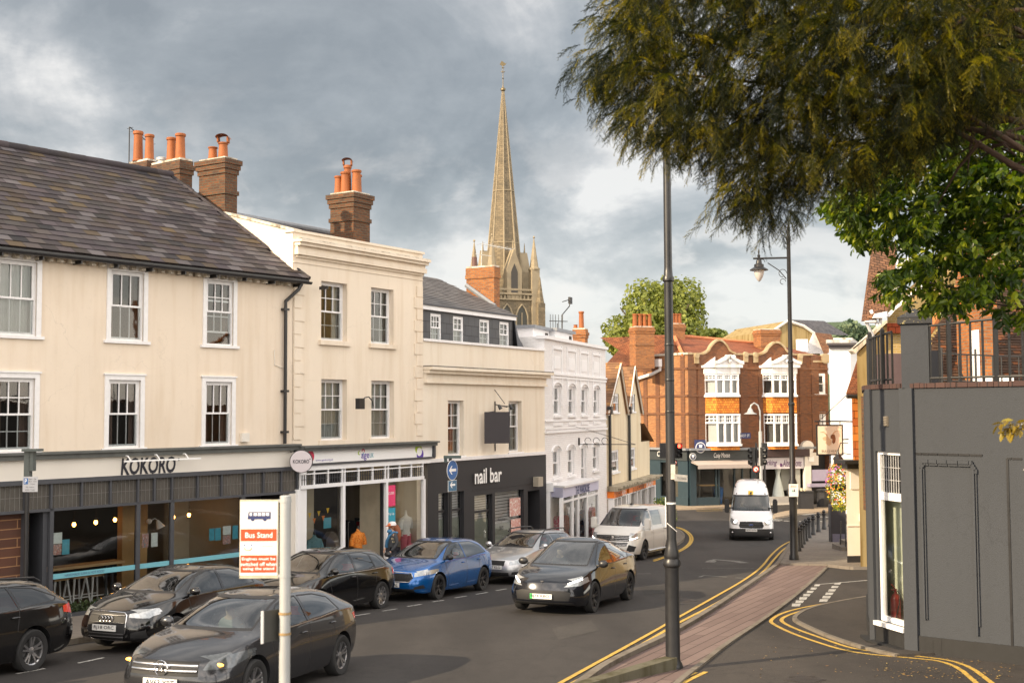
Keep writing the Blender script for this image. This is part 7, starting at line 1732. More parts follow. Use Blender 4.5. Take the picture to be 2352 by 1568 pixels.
# street furniture
def pole_post(name,lab,base,h,secs,group=None):
 t=thing(name,lab,'lamp post',base,group=group)
 q=MB();q.lathe(base,secs,20);q.build('post',mt['black'],t,smooth=35);return t
def lamp_post_near():
 b=gp(1546,1538,.0);b.z-=.05
 t=pole_post('lamp_post','tall black lamp post in the foreground whose top is lost in the yew',b,11.6,[(.16,0),(.165,.10),(.15,.16),(.125,.20),(.118,.24),(.115,1.62),(.118,1.70),(.145,1.73),(.15,1.78),(.12,1.84),(.13,1.90),(.095,2.02),(.078,2.15),(.072,6.35),(.095,6.37),(.098,6.42),(.075,6.46),(.066,6.6),(.060,11.6)])
 q=MB();
 for z in(4.72,4.2,5.3):q.lathe(b+Vector((0,0,z)),[(.074,0),(.079,.01),(.079,.03),(.074,.04)],16)
 q.build('band',mt['black'],t,smooth=40)
 q=MB();q.lathe(b+Vector((0,0,2.72)),[(.079,0),(.080,.03)],16,cap=False);q.par(b+Vector((-.098,-.03,2.35)),(.012,0,0),(0,.03,0),(0,0,.48));q.tube([b+Vector((-.08,-.07,2.42)),b+Vector((.0,-.09,2.35)),b+Vector((.08,-.06,2.28))],.006);q.build('cable_tie',mt['signwhite'],t)
 q=MB();c=at(1553,1097,b.y-.12);e=Vector((.90,.40,-.10));q.par(c-e*.03-Vector((0,0,.05)),e*.25,Vector((0,.01,0)),(0,0,.11));q.par(at(1541,1082,b.y-.1)-Vector((0,0,.13)),(.07,0,0),(0,.02,0),(0,0,.24));o=q.build('finger_sign',plain('dirty_white_plate',(.62,.57,.50),.6,var=.35,vs=12),t)
 text_mesh('FOOTPATH','lettering',mt['ink'],c+e*.11+Vector((0,-.004,0)),e.normalized(),(0,0,1),.05,o,fit=(.17,.035),extrude=.002)
 q=MB();z=11.2;q.tube([b+Vector((0,0,z)),b+Vector((.6,.1,z+.3)),b+Vector((1.3,.2,z+.25))],.03);q.build('arm',mt['black'],t,smooth=60)
 q=MB();q.lathe(b+Vector((1.3,.2,z-.25)),[(.05,-.1),(.15,.05),(.3,.12),(.12,.2),(.1,.4),(.03,.5)],16);q.build('lantern',mt['black'],t,smooth=40)
 k0,k1=gp(1425,1572),gp(1556,1541);d=Vector((k1 .x-k0 .x,k1 .y-k0 .y,0));d2=d.normalized();n=Vector((-d2 .y,d2 .x,0))
 q=MB();z0=G(k1 .x,k1 .y)
 vs=[k0-d2*1.6-n*.0,k1+n*.0,k1+n*.22,k0-d2*1.6+n*.22];q.prism([Vector((v.x,v.y,z0-.5))for v in vs],(0,0,.72));tag(q.build('kerb_wall',stucco('mossy_concrete',(.13,.12,.085),(.3,.28,.18),.9,.6)),'low mossy concrete kerb wall running up to the foot of the near lamp post','wall')
lamp_post_near()
def lamp_post_far():
 b=gp(1824,1285,.1)
 t=pole_post('lamp_post','black lamp post with hanging teardrop lantern beside the bollards',b,11.5,[(.17,0),(.17,.14),(.14,.2),(.135,2.0),(.15,2.05),(.15,2.2),(.20,2.28),(.21,2.4),(.14,2.55),(.15,2.7),(.10,2.85),(.095,5.4),(.12,5.42),(.12,5.48),(.09,5.52),(.085,6.9),(.10,6.92),(.10,6.97),(.078,7.0),(.068,11.25),(.09,11.3),(.09,11.4),(.05,11.5),(.07,11.6),(.02,11.85),(.0,12.1)])
 z=at(1811,592,b.y).z;P0=Vector((b.x,b.y,z));x1=at(1743,598,b.y).x-b.x;lean=0
 q=MB();q.tube([P0,P0+Vector((x1-.2,0,-.02))],.035);q.tube([P0+Vector((-.1,0,-.75)),P0+Vector((-.35,0,-.45)),P0+Vector((-.75,0,-.18))],.018)
 for c,r_ in(((-.22,-.55),.14),((-.22,-.85),.10),((-.95,-.15),.10)):
  q.tube([P0+Vector((c[0]+r_*math.cos(a),0,c[1]+r_*math.sin(a)))for a in[i*.6 for i in range(9)]],.012)
 q.build('arm',mt['black'],t,smooth=60)
 c=P0+Vector((x1,0,0));q=MB();q.lathe(c,[(a*.72,b*.72)for a,b in((.02,.45),(.05,.3),(.03,.2),(.08,.12),(.05,-.05),(.13,-.12),(.15,-.28),(.24,-.33),(.24,-.45),(.45,-.58),(.45,-.62),(.26,-.60))],24);l=q.build('lantern',mt['black'],t,smooth=35)
 q=MB();q.lathe(c,[(a*.72,b*.72)for a,b in((.25,-.60),(.25,-.72),(.19,-.93),(.10,-1.10),(.02,-1.18))],20);q.build('lamp_bowl',plain('lantern_bowl',(.52,.48,.46),.3,var=.1),l,smooth=50)
 p=at(1822.5,1125.5,b.y-.22);q=MB();q.box(p.x-.165,p.x+.165,p.y-.012,p.y,p.z-.22,p.z+.22);o=q.build('white_notice',mt['signwhite'],None)
 tag(o,'white paper notice on the lamp post beside the bollards','sign')
 y=p.y-.016
 text_mesh('PLEASE DRIVE','lettering',mt['signred'],(p.x,y,p.z+.16),(1,0,0),(0,0,1),.03,o,fit=(.2,.03),extrude=.001);text_mesh('RESPONSIBLY','lettering',mt['signred'],(p.x,y,p.z+.12),(1,0,0),(0,0,1),.03,o,fit=(.22,.03),extrude=.001)
 q=MB();q.prism([(p.x-.06,y,p.z-.05),(p.x-.02,y,p.z-.05),(p.x-.04,y,p.z+.05)],(0,-.001,0),0);q.prism([(p.x-.01,y,p.z-.05),(p.x+.06,y,p.z-.04),(p.x+.02,y,p.z+.07)],(0,-.001,0),1);q.build('picture',[plain('logo_teal',(.02,.35,.3),.6),mt['ink']],o)
lamp_post_far()
def bollards():
 base=[(1834,1265),(1839.5,1257),(1845,1249),(1851,1242),(1858.5,1235),(1868,1228),(1880,1221),(1893,1215),(1907,1209)]
 names=['nearest black bollard in the row, close behind the lamp post','second nearest black bollard in the row along the kerb','third nearest black bollard in the row along the kerb','fourth nearest black bollard in the row along the kerb','middle black bollard of the nine along the kerb','fourth farthest black bollard in the row along the kerb','third farthest black bollard in the row along the kerb','second farthest black bollard in the row along the kerb','farthest black bollard in the row, beside the hanging basket']
 t0=thing('bollard',names[0],'bollard',gp(*base[0],.1),group='black bollards along the kerb',local=True)
 q=MB();q.lathe((0,0,0),[(.12,0),(.12,.10),(.095,.14),(.075,.72),(.10,.75),(.105,.80),(.07,.83)],14);sh=q.build('shaft',mt['black'],t0,smooth=35)
 q=MB();q.lathe((0,0,.83),[(.05,0),(.085,.04),(.09,.09),(.06,.15),(.0,.17)],14);q.build('cap',mt['black'],t0,smooth=50)
 for i in range(1,9):
  c=copy_tree(t0);c.location=gp(*base[i],.1);c['label']=names[i]
bollards()
def bins():
 for(x,y,w_,h_,lab,rnd_)in((1851,1167,.80,1.20,'square black litter bin on the far corner, left of its pair',False),(1890,1163,.78,1.10,'rounded black litter bin on the far corner, right of its pair',True)):
  b=gp(x,y,.1);s=thing('litter_bin',lab,'bin',b)
  q=MB()
  if rnd_:q.lathe(b,[(w_*.5,0),(w_*.5,h_*.8)],8);q.build('body',mt['blackmatt'],s)
  else:q.box(b.x-w_/2,b.x+w_/2,b.y-w_/2,b.y+w_/2,b.z,b.z+h_*.82);q.build('body',mt['blackmatt'],s)
  q=MB()
  if rnd_:q.lathe(b+Vector((0,0,h_*.8)),[(w_*.42,0),(w_*.42,.12),(w_*.55,.13),(w_*.55,.2),(w_*.2,.26)],12)
  else:q.box(b.x-w_/2-.02,b.x+w_/2+.02,b.y-w_/2-.02,b.y+w_/2+.02,b.z+h_*.83,b.z+h_*.92)
  q.build('lid',mt['black'],s)
  if not rnd_:q=MB();q.cyl(b+Vector((-.25,0,h_*.92)),b+Vector((-.25,0,h_*.92+.16)),.07);q.cyl(b+Vector((-.05,0,h_*.92)),b+Vector((-.05,0,h_*.92+.14)),.06);tag(q.build('paper_cup',plain('cup_cream',(.7,.6,.4),.7)),'two paper cups left on the square litter bin','cup')
 b=gp(1649,1157,.10);s=thing('wheelie_bin','blue wheelie bin standing at the cafe doorway','bin',b);bl=plain('bin_blue',(.03,.15,.42),.45,var=.1)
 q=MB();q.prism([b+Vector(v)for v in((-.23,-.25,.05),(.23,-.25,.05),(.23,.25,.05),(-.23,.25,.05))],(0,0,.01));
 q.add([b+Vector(v)for v in((-.23,-.25,.03),(.23,-.25,.03),(.23,.25,.03),(-.23,.25,.03),(-.30,-.36,1.0),(.30,-.36,1.0),(.30,.36,1.0),(-.30,.36,1.0))],[(0,1,5,4),(1,2,6,5),(2,3,7,6),(3,0,4,7),(0,3,2,1),(4,5,6,7)]);q.build('body',bl,s)
 q=MB();q.add([b+Vector(v)for v in((-.32,-.40,1.0),(.32,-.40,1.0),(.32,.40,1.0),(-.32,.40,1.0),(-.30,-.3,1.08),(.30,-.3,1.08),(.30,.3,1.14),(-.30,.3,1.14))],[(0,1,5,4),(1,2,6,5),(2,3,7,6),(3,0,4,7),(0,3,2,1),(4,5,6,7)]);q.build('lid',bl,s)
 for x in(-.22,.22):q=MB();q.cyl(b+Vector((x-.03,.28,.1)),b+Vector((x+.03,.28,.1)),.1,n=14);q.build('wheel',mt['rubber'],s)
bins()
def signal(name,lab,px,pyt,pyb,Y,off,plate,side=0):
 c=at(px,(pyt+pyb)/2,Y);zt,zb=at(px,pyt,Y).z,at(px,pyb,Y).z;g=G(c.x,c.y);s=thing(name,lab,'traffic light',(c.x,c.y,g));k=(zt-zb)
 q=MB();q.cyl((c.x,c.y,g),(c.x,c.y,zt+.25),.057,n=12);q.build('pole',mt['black'],s,smooth=50)
 def head(dx,n,lit):
  n=Vector(n).normalized();e=Vector((0,0,1)).cross(n).normalized();o=Vector((c.x,c.y,0))+Vector((dx,0,0))
  q=MB();q.par(o-e*.19-n*.0+Vector((0,0,zb)),e*.38,n*.14,(0,0,k));b=q.build('head',mt['black'],s)
  for i in range(3):
   z=zt-k*(.19+.31*i);q=MB();q.lathe(o+n*.14+Vector((0,0,z)),[(.13,0),(.13,.16)],14,ax=n,cap=False);q.build('hood',mt['black'],b,smooth=50)
   q=MB();q.lathe(o+n*.141+Vector((0,0,z)),[(.11,0),(.08,.02),(.02,.03)],14,ax=n)
   m_=plain('red_lens_lit',(.8,.05,.02),.3,emit=((1,.06,.03),6.0))if(lit and i==0)else mt['blackplastic'];q.build('lens',m_,b,smooth=50)
 for a in off:head(*a)
 if plate:
  p=at(plate[0],plate[1],Y-.2);q=MB();w_,h_=plate[2]*Y/2800,plate[3]*Y/2800;q.box(p.x-w_,p.x+w_,p.y-.02,p.y,p.z-h_,p.z+h_);o=q.build('plate',mt['blackmatt'],s)
  for sx in((-1,1)if w_>h_*1.2 else(0,)):
   r_=min(h_*.8,w_*.8);cx=p.x+sx*w_*.48 if sx else p.x
   r_=min(r_,w_*.44 if sx else r_)
   q=MB();q.lathe((cx,p.y-.03,p.z),[(r_,0),(r_,.01)],20,ax=(0,-1,0));o1=q.build('sign_ring',mt['signred'],o,smooth=40);q=MB();q.lathe((cx,p.y-.042,p.z),[(r_*.74,0),(r_*.74,.005)],20,ax=(0,-1,0));q.build('sign_face',mt['signwhite'],o,smooth=40)
   q=MB();q.tube([(cx+r_*.3,p.y-.052,p.z-r_*.5),(cx+r_*.3,p.y-.052,p.z+.1*r_),(cx-r_*.3,p.y-.052,p.z+.2*r_)],r_*.1,6);q.tube([(cx-r_*.6,p.y-.054,p.z+r_*.6),(cx+r_*.6,p.y-.054,p.z-r_*.6)],r_*.09,6);q.build('arrow',mt['ink'],o)
signal('traffic_light','traffic light showing red, mostly hidden behind the near lamp post',1545,1017,1052,64.5,[(-.45,(-.3,1,0),False),(.28,(.25,-1,0),True)],(1550,1062,5.2,6.5))
signal('traffic_light','cluster of traffic light heads on the corner above the minibus',1737,1027,1069,69,[(-.15,(-1,-.25,0),False),(.28,(.9,-.5,0),False)],(1736,1077,9,8))
q=MB();c=at(1756,1040,72);q.cyl((c.x,c.y,0),(c.x,c.y,at(1756,1028,72).z),.06,n=10);q.par((c.x-.15,c.y-.15,at(1756,1048,72).z),(.3,0,0),(0,.3,0),(0,0,.8));tag(q.build('signal_pole',mt['black']),'slim black signal pole just right of the traffic light cluster','pole')
def street_lamp():
 c=at(1747,1040,76);s=thing('street_lamp','pale grey swan neck street lamp in front of the brick building','lamp post',(c.x,c.y,0));z1=at(1747,990,76).z;z2=at(1747,925,76).z;k=76/2800
 q=MB();q.cyl((c.x,c.y,0),(c.x,c.y,z1),.11,n=12);q.tube([(c.x,c.y,z1),(c.x,c.y,z2-.5),(c.x-.12,c.y,z2-.15),(c.x-.35,c.y,z2),(c.x-.55,c.y,z2-.15),(c.x-.6,c.y,z2-.35)],.05,8);q.build('post',mt['galv'],s,smooth=50)
 q=MB();q.lathe((c.x-.6,c.y,z2-.35),[(.05,.05),(.12,-.02),(.2,-.22),(.42,-.34),(.3,-.36)],14);q.build('lamp_head',mt['galv'],s,smooth=50)
street_lamp()
def parking_post():
 b=Vector((0,0,0));r=ray(61,1200);k=r.x/r.y;Y=24.3;x=k*Y;g=G(x,Y)+.1;s=thing('parking_sign_post','black post with parking plate and grey lamp head left of the restaurant window','sign post',(x,Y,g))
 q=MB();q.cyl((x,Y,g),(x,Y,at(61,1040,Y).z),.045,n=12);q.build('post',mt['black'],s,smooth=50)
 q=MB();a=at(57,1095,Y);d=at(79,1036,Y);q.box(a.x,a.x+.11,Y-.06,Y+.1,a.z,d.z);q.box(d.x-.08,d.x,Y-.06,Y+.1,a.z+.12,d.z);q.box(a.x-.02,d.x+.13,Y-.14,Y+.14,d.z,d.z+.05);q.build('lamp_head',plain('green_grey_box',(.08,.095,.09),.5,var=.3),s)
 p0,p1=at(52,1129,Y-.07),at(87,1094,Y-.07);o=MB();o.box(p0 .x,p1 .x,Y-.075,Y-.065,p0 .z,p1 .z);o=o.build('plate',plain('grey_sign_face',(.50,.50,.52),.5,var=.08),s)
 w_,h_=p1 .x-p0 .x,p1 .z-p0 .z;y=Y-.078
 q=MB();q.box(p0 .x+w_*.07,p0 .x+w_*.36,y-.001,y+.002,p0 .z+h_*.5,p0 .z+h_*.9);q.build('badge',mt['signblue'],o)
 text_mesh('P','lettering',mt['whiteink'],(p0 .x+w_*.215,y-.002,p0 .z+h_*.7),(1,0,0),(0,0,1),.1,o,fit=(w_*.15,h_*.3),extrude=.001,bold=.01)
 for sx,tx,fx,fz,fw in((.67,'Mon - Sat',.9,.84,.5),(.67,'8am - 6pm',.9,.68,.52),(.67,'1 hour',.9,.52,.34),(.5,'No return',.9,.32,.55),(.5,'within 1 hour',.9,.14,.68)):
  text_mesh(tx,'lettering',mt['ink'],(p0 .x+w_*sx,y-.001,p0 .z+h_*fz),(1,0,0),(0,0,1),.1,o,fit=(w_*fw,h_*.10),extrude=.001)
parking_post()
def one_way():
 Y=36.8;c=at(1031.5,1079,Y);x=c.x+.04;g=G(x,Y)+.1;n=Vector((.87,-.49,0)).normalized();e=Vector((0,0,1)).cross(n).normalized()
 s=thing('one_way_sign','blue one way sign with white arrow on a black post before the nail salon','sign',(x,Y,g))
 z1=at(1031,1052,Y).z;q=MB();q.cyl((x,Y,g),(x,Y,z1),.045,n=12);q.build('post',mt['black'],s,smooth=50)
 q=MB();q.box(x-.2,x+.32,Y-.1,Y+.1,z1,z1+.08);q.box(x-.19,x-.1,Y-.05,Y+.05,z1-.12,z1);q.build('lamp_head',plain('sign_lamp_green',(.06,.09,.09),.5),s)
 o_=Vector((x,Y,0))+n*.06;r_=23*Y/2800
 q=MB();q.lathe(Vector((o_.x,o_.y,c.z)),[(r_,0),(r_,.012)],32,ax=n);d1=q.build('disc',mt['signwhite'],s,smooth=40)
 q=MB();q.lathe(Vector((o_.x,o_.y,c.z))+n*.013,[(r_*.95,0),(r_*.95,.002)],32,ax=n);q.build('blue_face',mt['signblue'],d1,smooth=40)
 def arrow(cc,k,par):
  pts=[(-1,0),(-.3,.62),(-.05,.62),(-.42,.2),(.95,.2),(.95,-.2),(-.42,-.2),(-.05,-.62),(-.3,-.62)]
  q=MB();q.prism([cc+e*(a*k)+Vector((0,0,b*k))for a,b in pts],n*.002);q.build('arrow',mt['whiteink'],par)
 arrow(Vector((o_.x,o_.y,c.z))+n*.018,r_*.68,d1)
 z2=at(1031,1115,Y).z;q=MB();q.par(o_-e*.24+Vector((0,0,z2-.165)),e*.48,n*.012,(0,0,.33));d2=q.build('plate',mt['signwhite'],s);q=MB();q.par(o_-e*.23+n*.013+Vector((0,0,z2-.155)),e*.46,n*.002,(0,0,.31));q.build('blue_face',plain('sign_blue_dull',(.06,.16,.27),.5),d2)
 arrow(o_+n*.018+Vector((0,0,z2+.03)),.15,d2)
one_way()
def bus_stand():
 Y=10.2;k=Y/2800;x=at(655,1300,Y).x;g=G(x,Y);s=thing('bus_stand_sign','grey bus stand pole with white and red flag sign in the foreground','sign',(x,Y,g))
 zt=at(655,1139,Y).z;q=MB();q.cyl((x,Y,g),(x,Y,zt),.046,n=20);q.lathe((x,Y,zt),[(.046,0),(.040,.006),(.01,.008)],20);q.build('pole',mt['galv'],s,smooth=40)
 x0,x1=at(551,1240,Y).x,at(640,1240,Y).x;z1,z0=at(596,1147,Y).z,at(596,1327,Y).z;y=Y-.01
 q=MB();q.box(x0,x1,y,y+.02,z0,z1);q.build('backing',plain('flag_edge',(.50,.45,.33),.6,var=.3,vs=20),s)
 bh=z1-z0;f=MB();f.box(x0+.006,x1-.008,y-.004,y,z0+.025,z1-.015);f=f.build('flag_face',mt['signwhite'],s)
 w_=x1-x0;xm=(x0+x1)/2
 q=MB();q.box(x0+.010,x1-.014,y-.007,y-.004,z1-bh*.525,z1-bh*.372);q.build('red_band',mt['signred'],f)
 q=MB();q.box(x0+.010,x1-.014,y-.007,y-.004,z1-bh*.925,z1-bh*.705);q.build('red_band',mt['signred'],f)
 text_mesh('Bus Stand','lettering',mt['whiteink'],(xm,y-.009,z1-bh*.448),(1,0,0),(0,0,1),.1,f,fit=(w_*.70,bh*.07),extrude=.001,bold=.012)
 for i,tx in enumerate(('Engines must be','switched off when','using the stand')):
  text_mesh(tx,'lettering',mt['whiteink'],(xm,y-.009,z1-bh*(.755+.062*i)),(1,0,0),(0,0,1),.1,f,fit=(w_*(.86,.92,.80)[i],bh*.048),extrude=.001,bold=.015)
 text_mesh('traveline','lettering',plain('traveline_grey',(.16,.24,.28),.6),(x0+w_*.70,y-.006,z1-bh*.59),(1,0,0),(0,0,1),.1,f,fit=(w_*.36,bh*.026),extrude=.001)
 text_mesh('0871 200 22 33','lettering',plain('traveline_pale',(.45,.40,.36),.6),(x0+w_*.72,y-.006,z1-bh*.655),(1,0,0),(0,0,1),.1,f,fit=(w_*.36,bh*.018),extrude=.001)
 q=MB();cx,cz=x0+w_*.22,z1-bh*.59
 for sx in(-1,1):q.lathe((cx+sx*.028,y-.004,cz+.01),[(.007,0),(.007,.002)],12,ax=(0,-1,0))
 q.build('logo',plain('logo_blue',(.10,.16,.35),.6),f)
 q=MB();q.tube([(cx+.03*math.cos(a),y-.006,cz-.012+.022*math.sin(a))for a in[math.pi*(1+i/8)for i in range(9)]],.004,6);q.build('logo',plain('logo_orange',(.70,.35,.18),.6),f)
 bx,bz=xm,z1-bh*.215;bw,bhh=w_*.30,bh*.062
 q=MB();q.prism([(bx-bw,y-.006,bz-bhh*.5),(bx+bw,y-.006,bz-bhh*.5),(bx+bw,y-.006,bz+bhh),(bx-bw*.9,y-.006,bz+bhh)],(0,-.002,0));
 for sx in(-.55,.5):q.lathe((bx+sx*bw,y-.004,bz-bhh*.55),[(bhh*.38,0),(bhh*.38,.003)],14,ax=(0,-1,0))
 b_=q.build('bus_picture',mt['inkblue'],f)
 for i in range(5):
  q=MB();a=bx-bw*.80+i*bw*.35;q.box(a,a+bw*(.27 if i else .2),y-.010,y-.0085,bz+bhh*.20,bz+bhh*.80);q.build('bus_window',mt['signwhite'],b_)
 q=MB();
 for z in(z1-.01,z0+.02):q=MB();q.lathe((x,Y,z),[(.050,-.012),(.050,.012)],16,cap=False);q.box(x1-.005,x-.03,Y-.012,Y+.012,z-.012,z+.012);q.build('clamp',mt['galv'],s)
 xa,xb=at(607,1430,Y).x,x-.03;za,zb=at(620,1399,Y).z,at(620,1471,Y).z
 q=MB();q.prism([(xa,Y-.10,zb),(xb,Y+.06,zb),(xb,Y+.06,za),(xa,Y-.10,za)],(.008,.018,0));o=q.build('notice_back',plain('dark_notice_back',(.045,.045,.04),.5,var=.3),s)
 q=MB();q.prism([(xa-.006,Y-.112,zb-.003),(xa+.008,Y-.106,zb-.003),(xa+.008,Y-.106,za+.003),(xa-.006,Y-.112,za+.003)],(.006,.02,0));q.build('notice_edge',mt['signwhite'],o)
 for z in(za-.03,zb+.06):q=MB();q.lathe((x,Y,z),[(.052,-.010),(.052,.010)],16,cap=False);q.build('clamp',plain('rusty_clamp',(.30,.20,.09),.6,var=.4,vs=20),s)
bus_stand()
def corner_bush():
 c=gp(1526,1243,.1);s=thing('corner_planter','leafy green bush in a black planter behind the white van','plant',c)
 q=MB();q.lathe(c,[(.45,0),(.5,.55),(.46,.55)],14);q.build('planter',mt['blackmatt'],s)
 def f(i):
  a=random.random()*6.28;z=random.uniform(.5,1.9);r=.55*random.random()**.5*(1.1-abs(z-1.1)*.4)
  return c+Vector((r*math.cos(a),r*math.sin(a),z)),Vector((math.cos(a),math.sin(a),.4)),1
 foliage('leaves',s,leafmat('bush_leaves',[(.04,.08,.02),(.14,.20,.04),(.30,.34,.08)]),f,1100,.11)
 b=gp(1532,1252,.1);s=thing('marker_post','white and yellow marker post on the pavement corner','post',b);q=MB();q.cyl(b,b+Vector((0,0,1.05)),.055,n=10);q.build('post',plain('marker_cream',(.62,.56,.40),.5),s);q=MB();q.cyl(b+Vector((0,0,.85)),b+Vector((0,0,.98)),.058,n=10);q.build('band',plain('marker_yellow',(.75,.55,.08),.5),s)
corner_bush()
def litter():
 s=MB();bounds=[(2010,1500,2330,1560,240),(1620,1400,2000,1470,40),(1700,1480,2300,1560,110),(1420,1480,1540,1560,30)]
 for x0,y0,x1,y1,n in bounds:
  for i in range(n):
   p=gp(random.uniform(x0,x1),random.uniform(y0,y1),.018);a=random.random()*6.28;r_=random.uniform(.012,.035)
   e=Vector((math.cos(a),math.sin(a),random.uniform(-.2,.2)));f=Vector((-math.sin(a),math.cos(a),random.uniform(0,.4)))
   s.quad(p,p+e*r_+f*r_*.4,p+e*r_*2,p+e*r_-f*r_*.4,0,random.random())
 o=s.build('fallen_leaves',leafmat('fallen_leaf',[(.30,.19,.06),(.16,.08,.03),(.40,.30,.10)],trans=.1),None,recalc=False);o['kind']='stuff';o['label']='scattered brown and yellow fallen leaves along the foot of the curved wall'
litter()
def verge():
 def f(i):
  t_=random.random();px=1806+(1822-1806)*t_;py=1285-(1285-1252)*t_
  p=gp(px+random.uniform(-3,4),py+random.uniform(-2,2),.02);return p,Vector((0,0,1)),1
 o=foliage('kerb_weeds',None,leafmat('weeds',[(.08,.12,.02),(.18,.20,.04)]),f,260,.10);o['kind']='stuff';o['label']='green weeds in the kerb beside the lamp post'
verge()
def front_plants():
 W=W1;D=.55
 t=thing('window_planter','low green plants in a dark trough at the foot of the restaurant window','planter',W.P(W.u(240,1390,D),W.g(W.u(240,1390,D)),D))
 a,b=W.u(150,1390,D),W.u(345,1390,D);g=W.g(b)+.08
 q=MB();q.wb(W,a,b,g-.2,g+.20,D-.16,D+.10);q.build('trough',mt['slategrey'],t)
 def f(i):u=random.uniform(a,b);return W.P(u,g+random.uniform(.18,.38),D-.03+random.uniform(-.12,.12)),Vector((0,0,.7)),1
 foliage('leaves',t,leafmat('trough_leaves',[(.02,.035,.012),(.06,.085,.03)]),f,900,.08)
front_plants()
# vehicles
def lerp(tab,x):
 if x<=tab[0][0]:return tab[0][1]
 for(a,va),(b,vb)in zip(tab[:-1],tab[1:]):
  if x<=b:return va+(vb-va)*(x-a)/(b-a)if b>a else vb
 return tab[-1][1]
def make_body(sp,mats,sub=3):
 """closed shell: stations along x, ring of 18 points, caps at both ends; subdivided, wheel arches cut out"""
 xs=sp['xs'];Wd=sp['W']/2;V=[];Fc=[]
 prof=[]
 for i,x in enumerate(xs):
  zb=lerp(sp['zb'],x);be=lerp(sp['belt'],x);tp=lerp(sp['top'],x);wm=lerp(sp['wm'],x)*Wd;wb=lerp(sp['wb_'],x)*Wd;wt=lerp(sp['wt'],x)*Wd;k=lerp(sp['ke'],x)
  cab=tp-be>.16
  z5b=be+.035 if cab else be+(tp-be)*.3
  pts=[(0,zb),(.55*wm,zb),(wm*.93,zb),(wm,zb+(be-zb)*.24),(wm*1.0,zb+(be-zb)*.62),(wb,be),(wb-.035 if cab else wb*.96,z5b),(wt,be+(tp-be)*k),(wt*.58,be+(tp-be)*(k+(1-k)*.75)),(0,tp)]
  prof.append(pts)
 n=len(prof[0]);ring=2*(n-1)
 def dx(i,j):
  if i==len(xs)-1:return lerp(sp['nose'],prof[i][j][1])
  if i==len(xs)-2:return .45*lerp(sp['nose'],prof[i][j][1])
  if i==0:return-lerp(sp['tail'],prof[i][j][1])
  if i==1:return-.45*lerp(sp['tail'],prof[i][j][1])
  return 0
 def bul(i,y,wmx):
  c=sp.get('bulge',.10);t=1-min(1,abs(y)/(wmx+1e-6))**2
  if i==len(xs)-1:return c*t
  if i==len(xs)-2:return c*t*.8
  if i==len(xs)-3:return c*t*.4
  if i==0:return-c*.7*t
  if i==1:return-c*.4*t
  return 0
 for i,x in enumerate(xs):
  P=prof[i];wmx=max(p[0]for p in P)
  for j in range(n):V.append((x+dx(i,j)+bul(i,P[j][0],wmx),P[j][0],P[j][1]))
  for j in range(n-2,0,-1):V.append((x+dx(i,j)+bul(i,P[j][0],wmx),-P[j][0],P[j][1]))
 for i in range(len(xs)-1):
  for j in range(ring):Fc.append((i*ring+j,i*ring+(j+1)%ring,(i+1)*ring+(j+1)%ring,(i+1)*ring+j))
 for i in(0,len(xs)-1):
  P=prof[i];base=i*ring;wmx=max(p[0]for p in P)
  def vid(row,col):
   if row==0:return base+[ring-2,ring-1,0,1,2][col]
   if row==5:return base+[ring-7,ring-8,9,8,7][col]
   j=row+2
   if col==4:return base+j
   if col==0:return base+ring-j
   return grid[(row,col)]
  grid={}
  for row in(1,2,3,4):
   for col in(1,2,3):
    j=row+2;y=(col-2)*.55*P[j][0];z=P[j][1]
    grid[(row,col)]=len(V);V.append((xs[i]+dx(i,j)+bul(i,y,wmx),y,z))
  for row in range(5):
   for col in range(4):Fc.append((vid(row,col),vid(row,col+1),vid(row+1,col+1),vid(row+1,col)))
 me=bpy.data.meshes.new('cage');me.from_pydata(V,[],Fc)
 bm=bmesh.new();bm.from_mesh(me);bmesh.ops.recalc_face_normals(bm,faces=bm.faces)
 cl=bm.edges.layers.float.new('crease_edge')
 bm.verts.ensure_lookup_table()
 ns=len(xs)
 for e in bm.edges:
  a,b=sorted(v.index for v in e.verts)
  if a<ns*ring and b<ns*ring and b-a==ring:
   j=a%ring
   if j in(2,ring-2):e[cl]=.6
   if j in(5,ring-5):e[cl]=sp.get('crease',.35)
 bm.to_mesh(me);bm.free()
 o=bpy.data.objects.new('cage',me);COL.objects.link(o)
 for m in mats:me.materials.append(m)
 md=o.modifiers.new('s','SUBSURF');md.levels=sub;md.render_levels=sub
 cut=MB();hx=sp['wb']/2
 for sx in(-hx,hx):
  for sy in(-1,1):cut.cyl((sx,sy*(Wd-.30),sp['R']+.005),(sx,sy*(Wd+.25),sp['R']+.005),sp['R']+sp.get('gap',.055),n=48,m=1)
 co=mesh_obj('cutter',cut.V,cut.Fc,mats[:2],None,None,cut.M,None,True)
 bo=o.modifiers.new('b','BOOLEAN');bo.operation='DIFFERENCE';bo.solver='EXACT';bo.object=co
 bpy.context.view_layer.update()
 dg=bpy.context.evaluated_depsgraph_get();r=bpy.data.meshes.new_from_object(o.evaluated_get(dg))
 bpy.data.objects.remove(o);bpy.data.objects.remove(co)
 A=np.empty(len(r.vertices)*3);r.vertices.foreach_get('co',A);A=A.reshape(-1,3)
 mx=A.max(0);mn=A.min(0)
 A[:,2]*=1.0
 zt=mx[2];A[:,2]=np.where(A[:,2]>.5,.5+(A[:,2]-.5)*((sp['H']-.5)/(zt-.5)),A[:,2])
 A[:,1]*=Wd/max(mx[1],-mn[1])
 r.vertices.foreach_set('co',A.ravel());r.update()
 return r
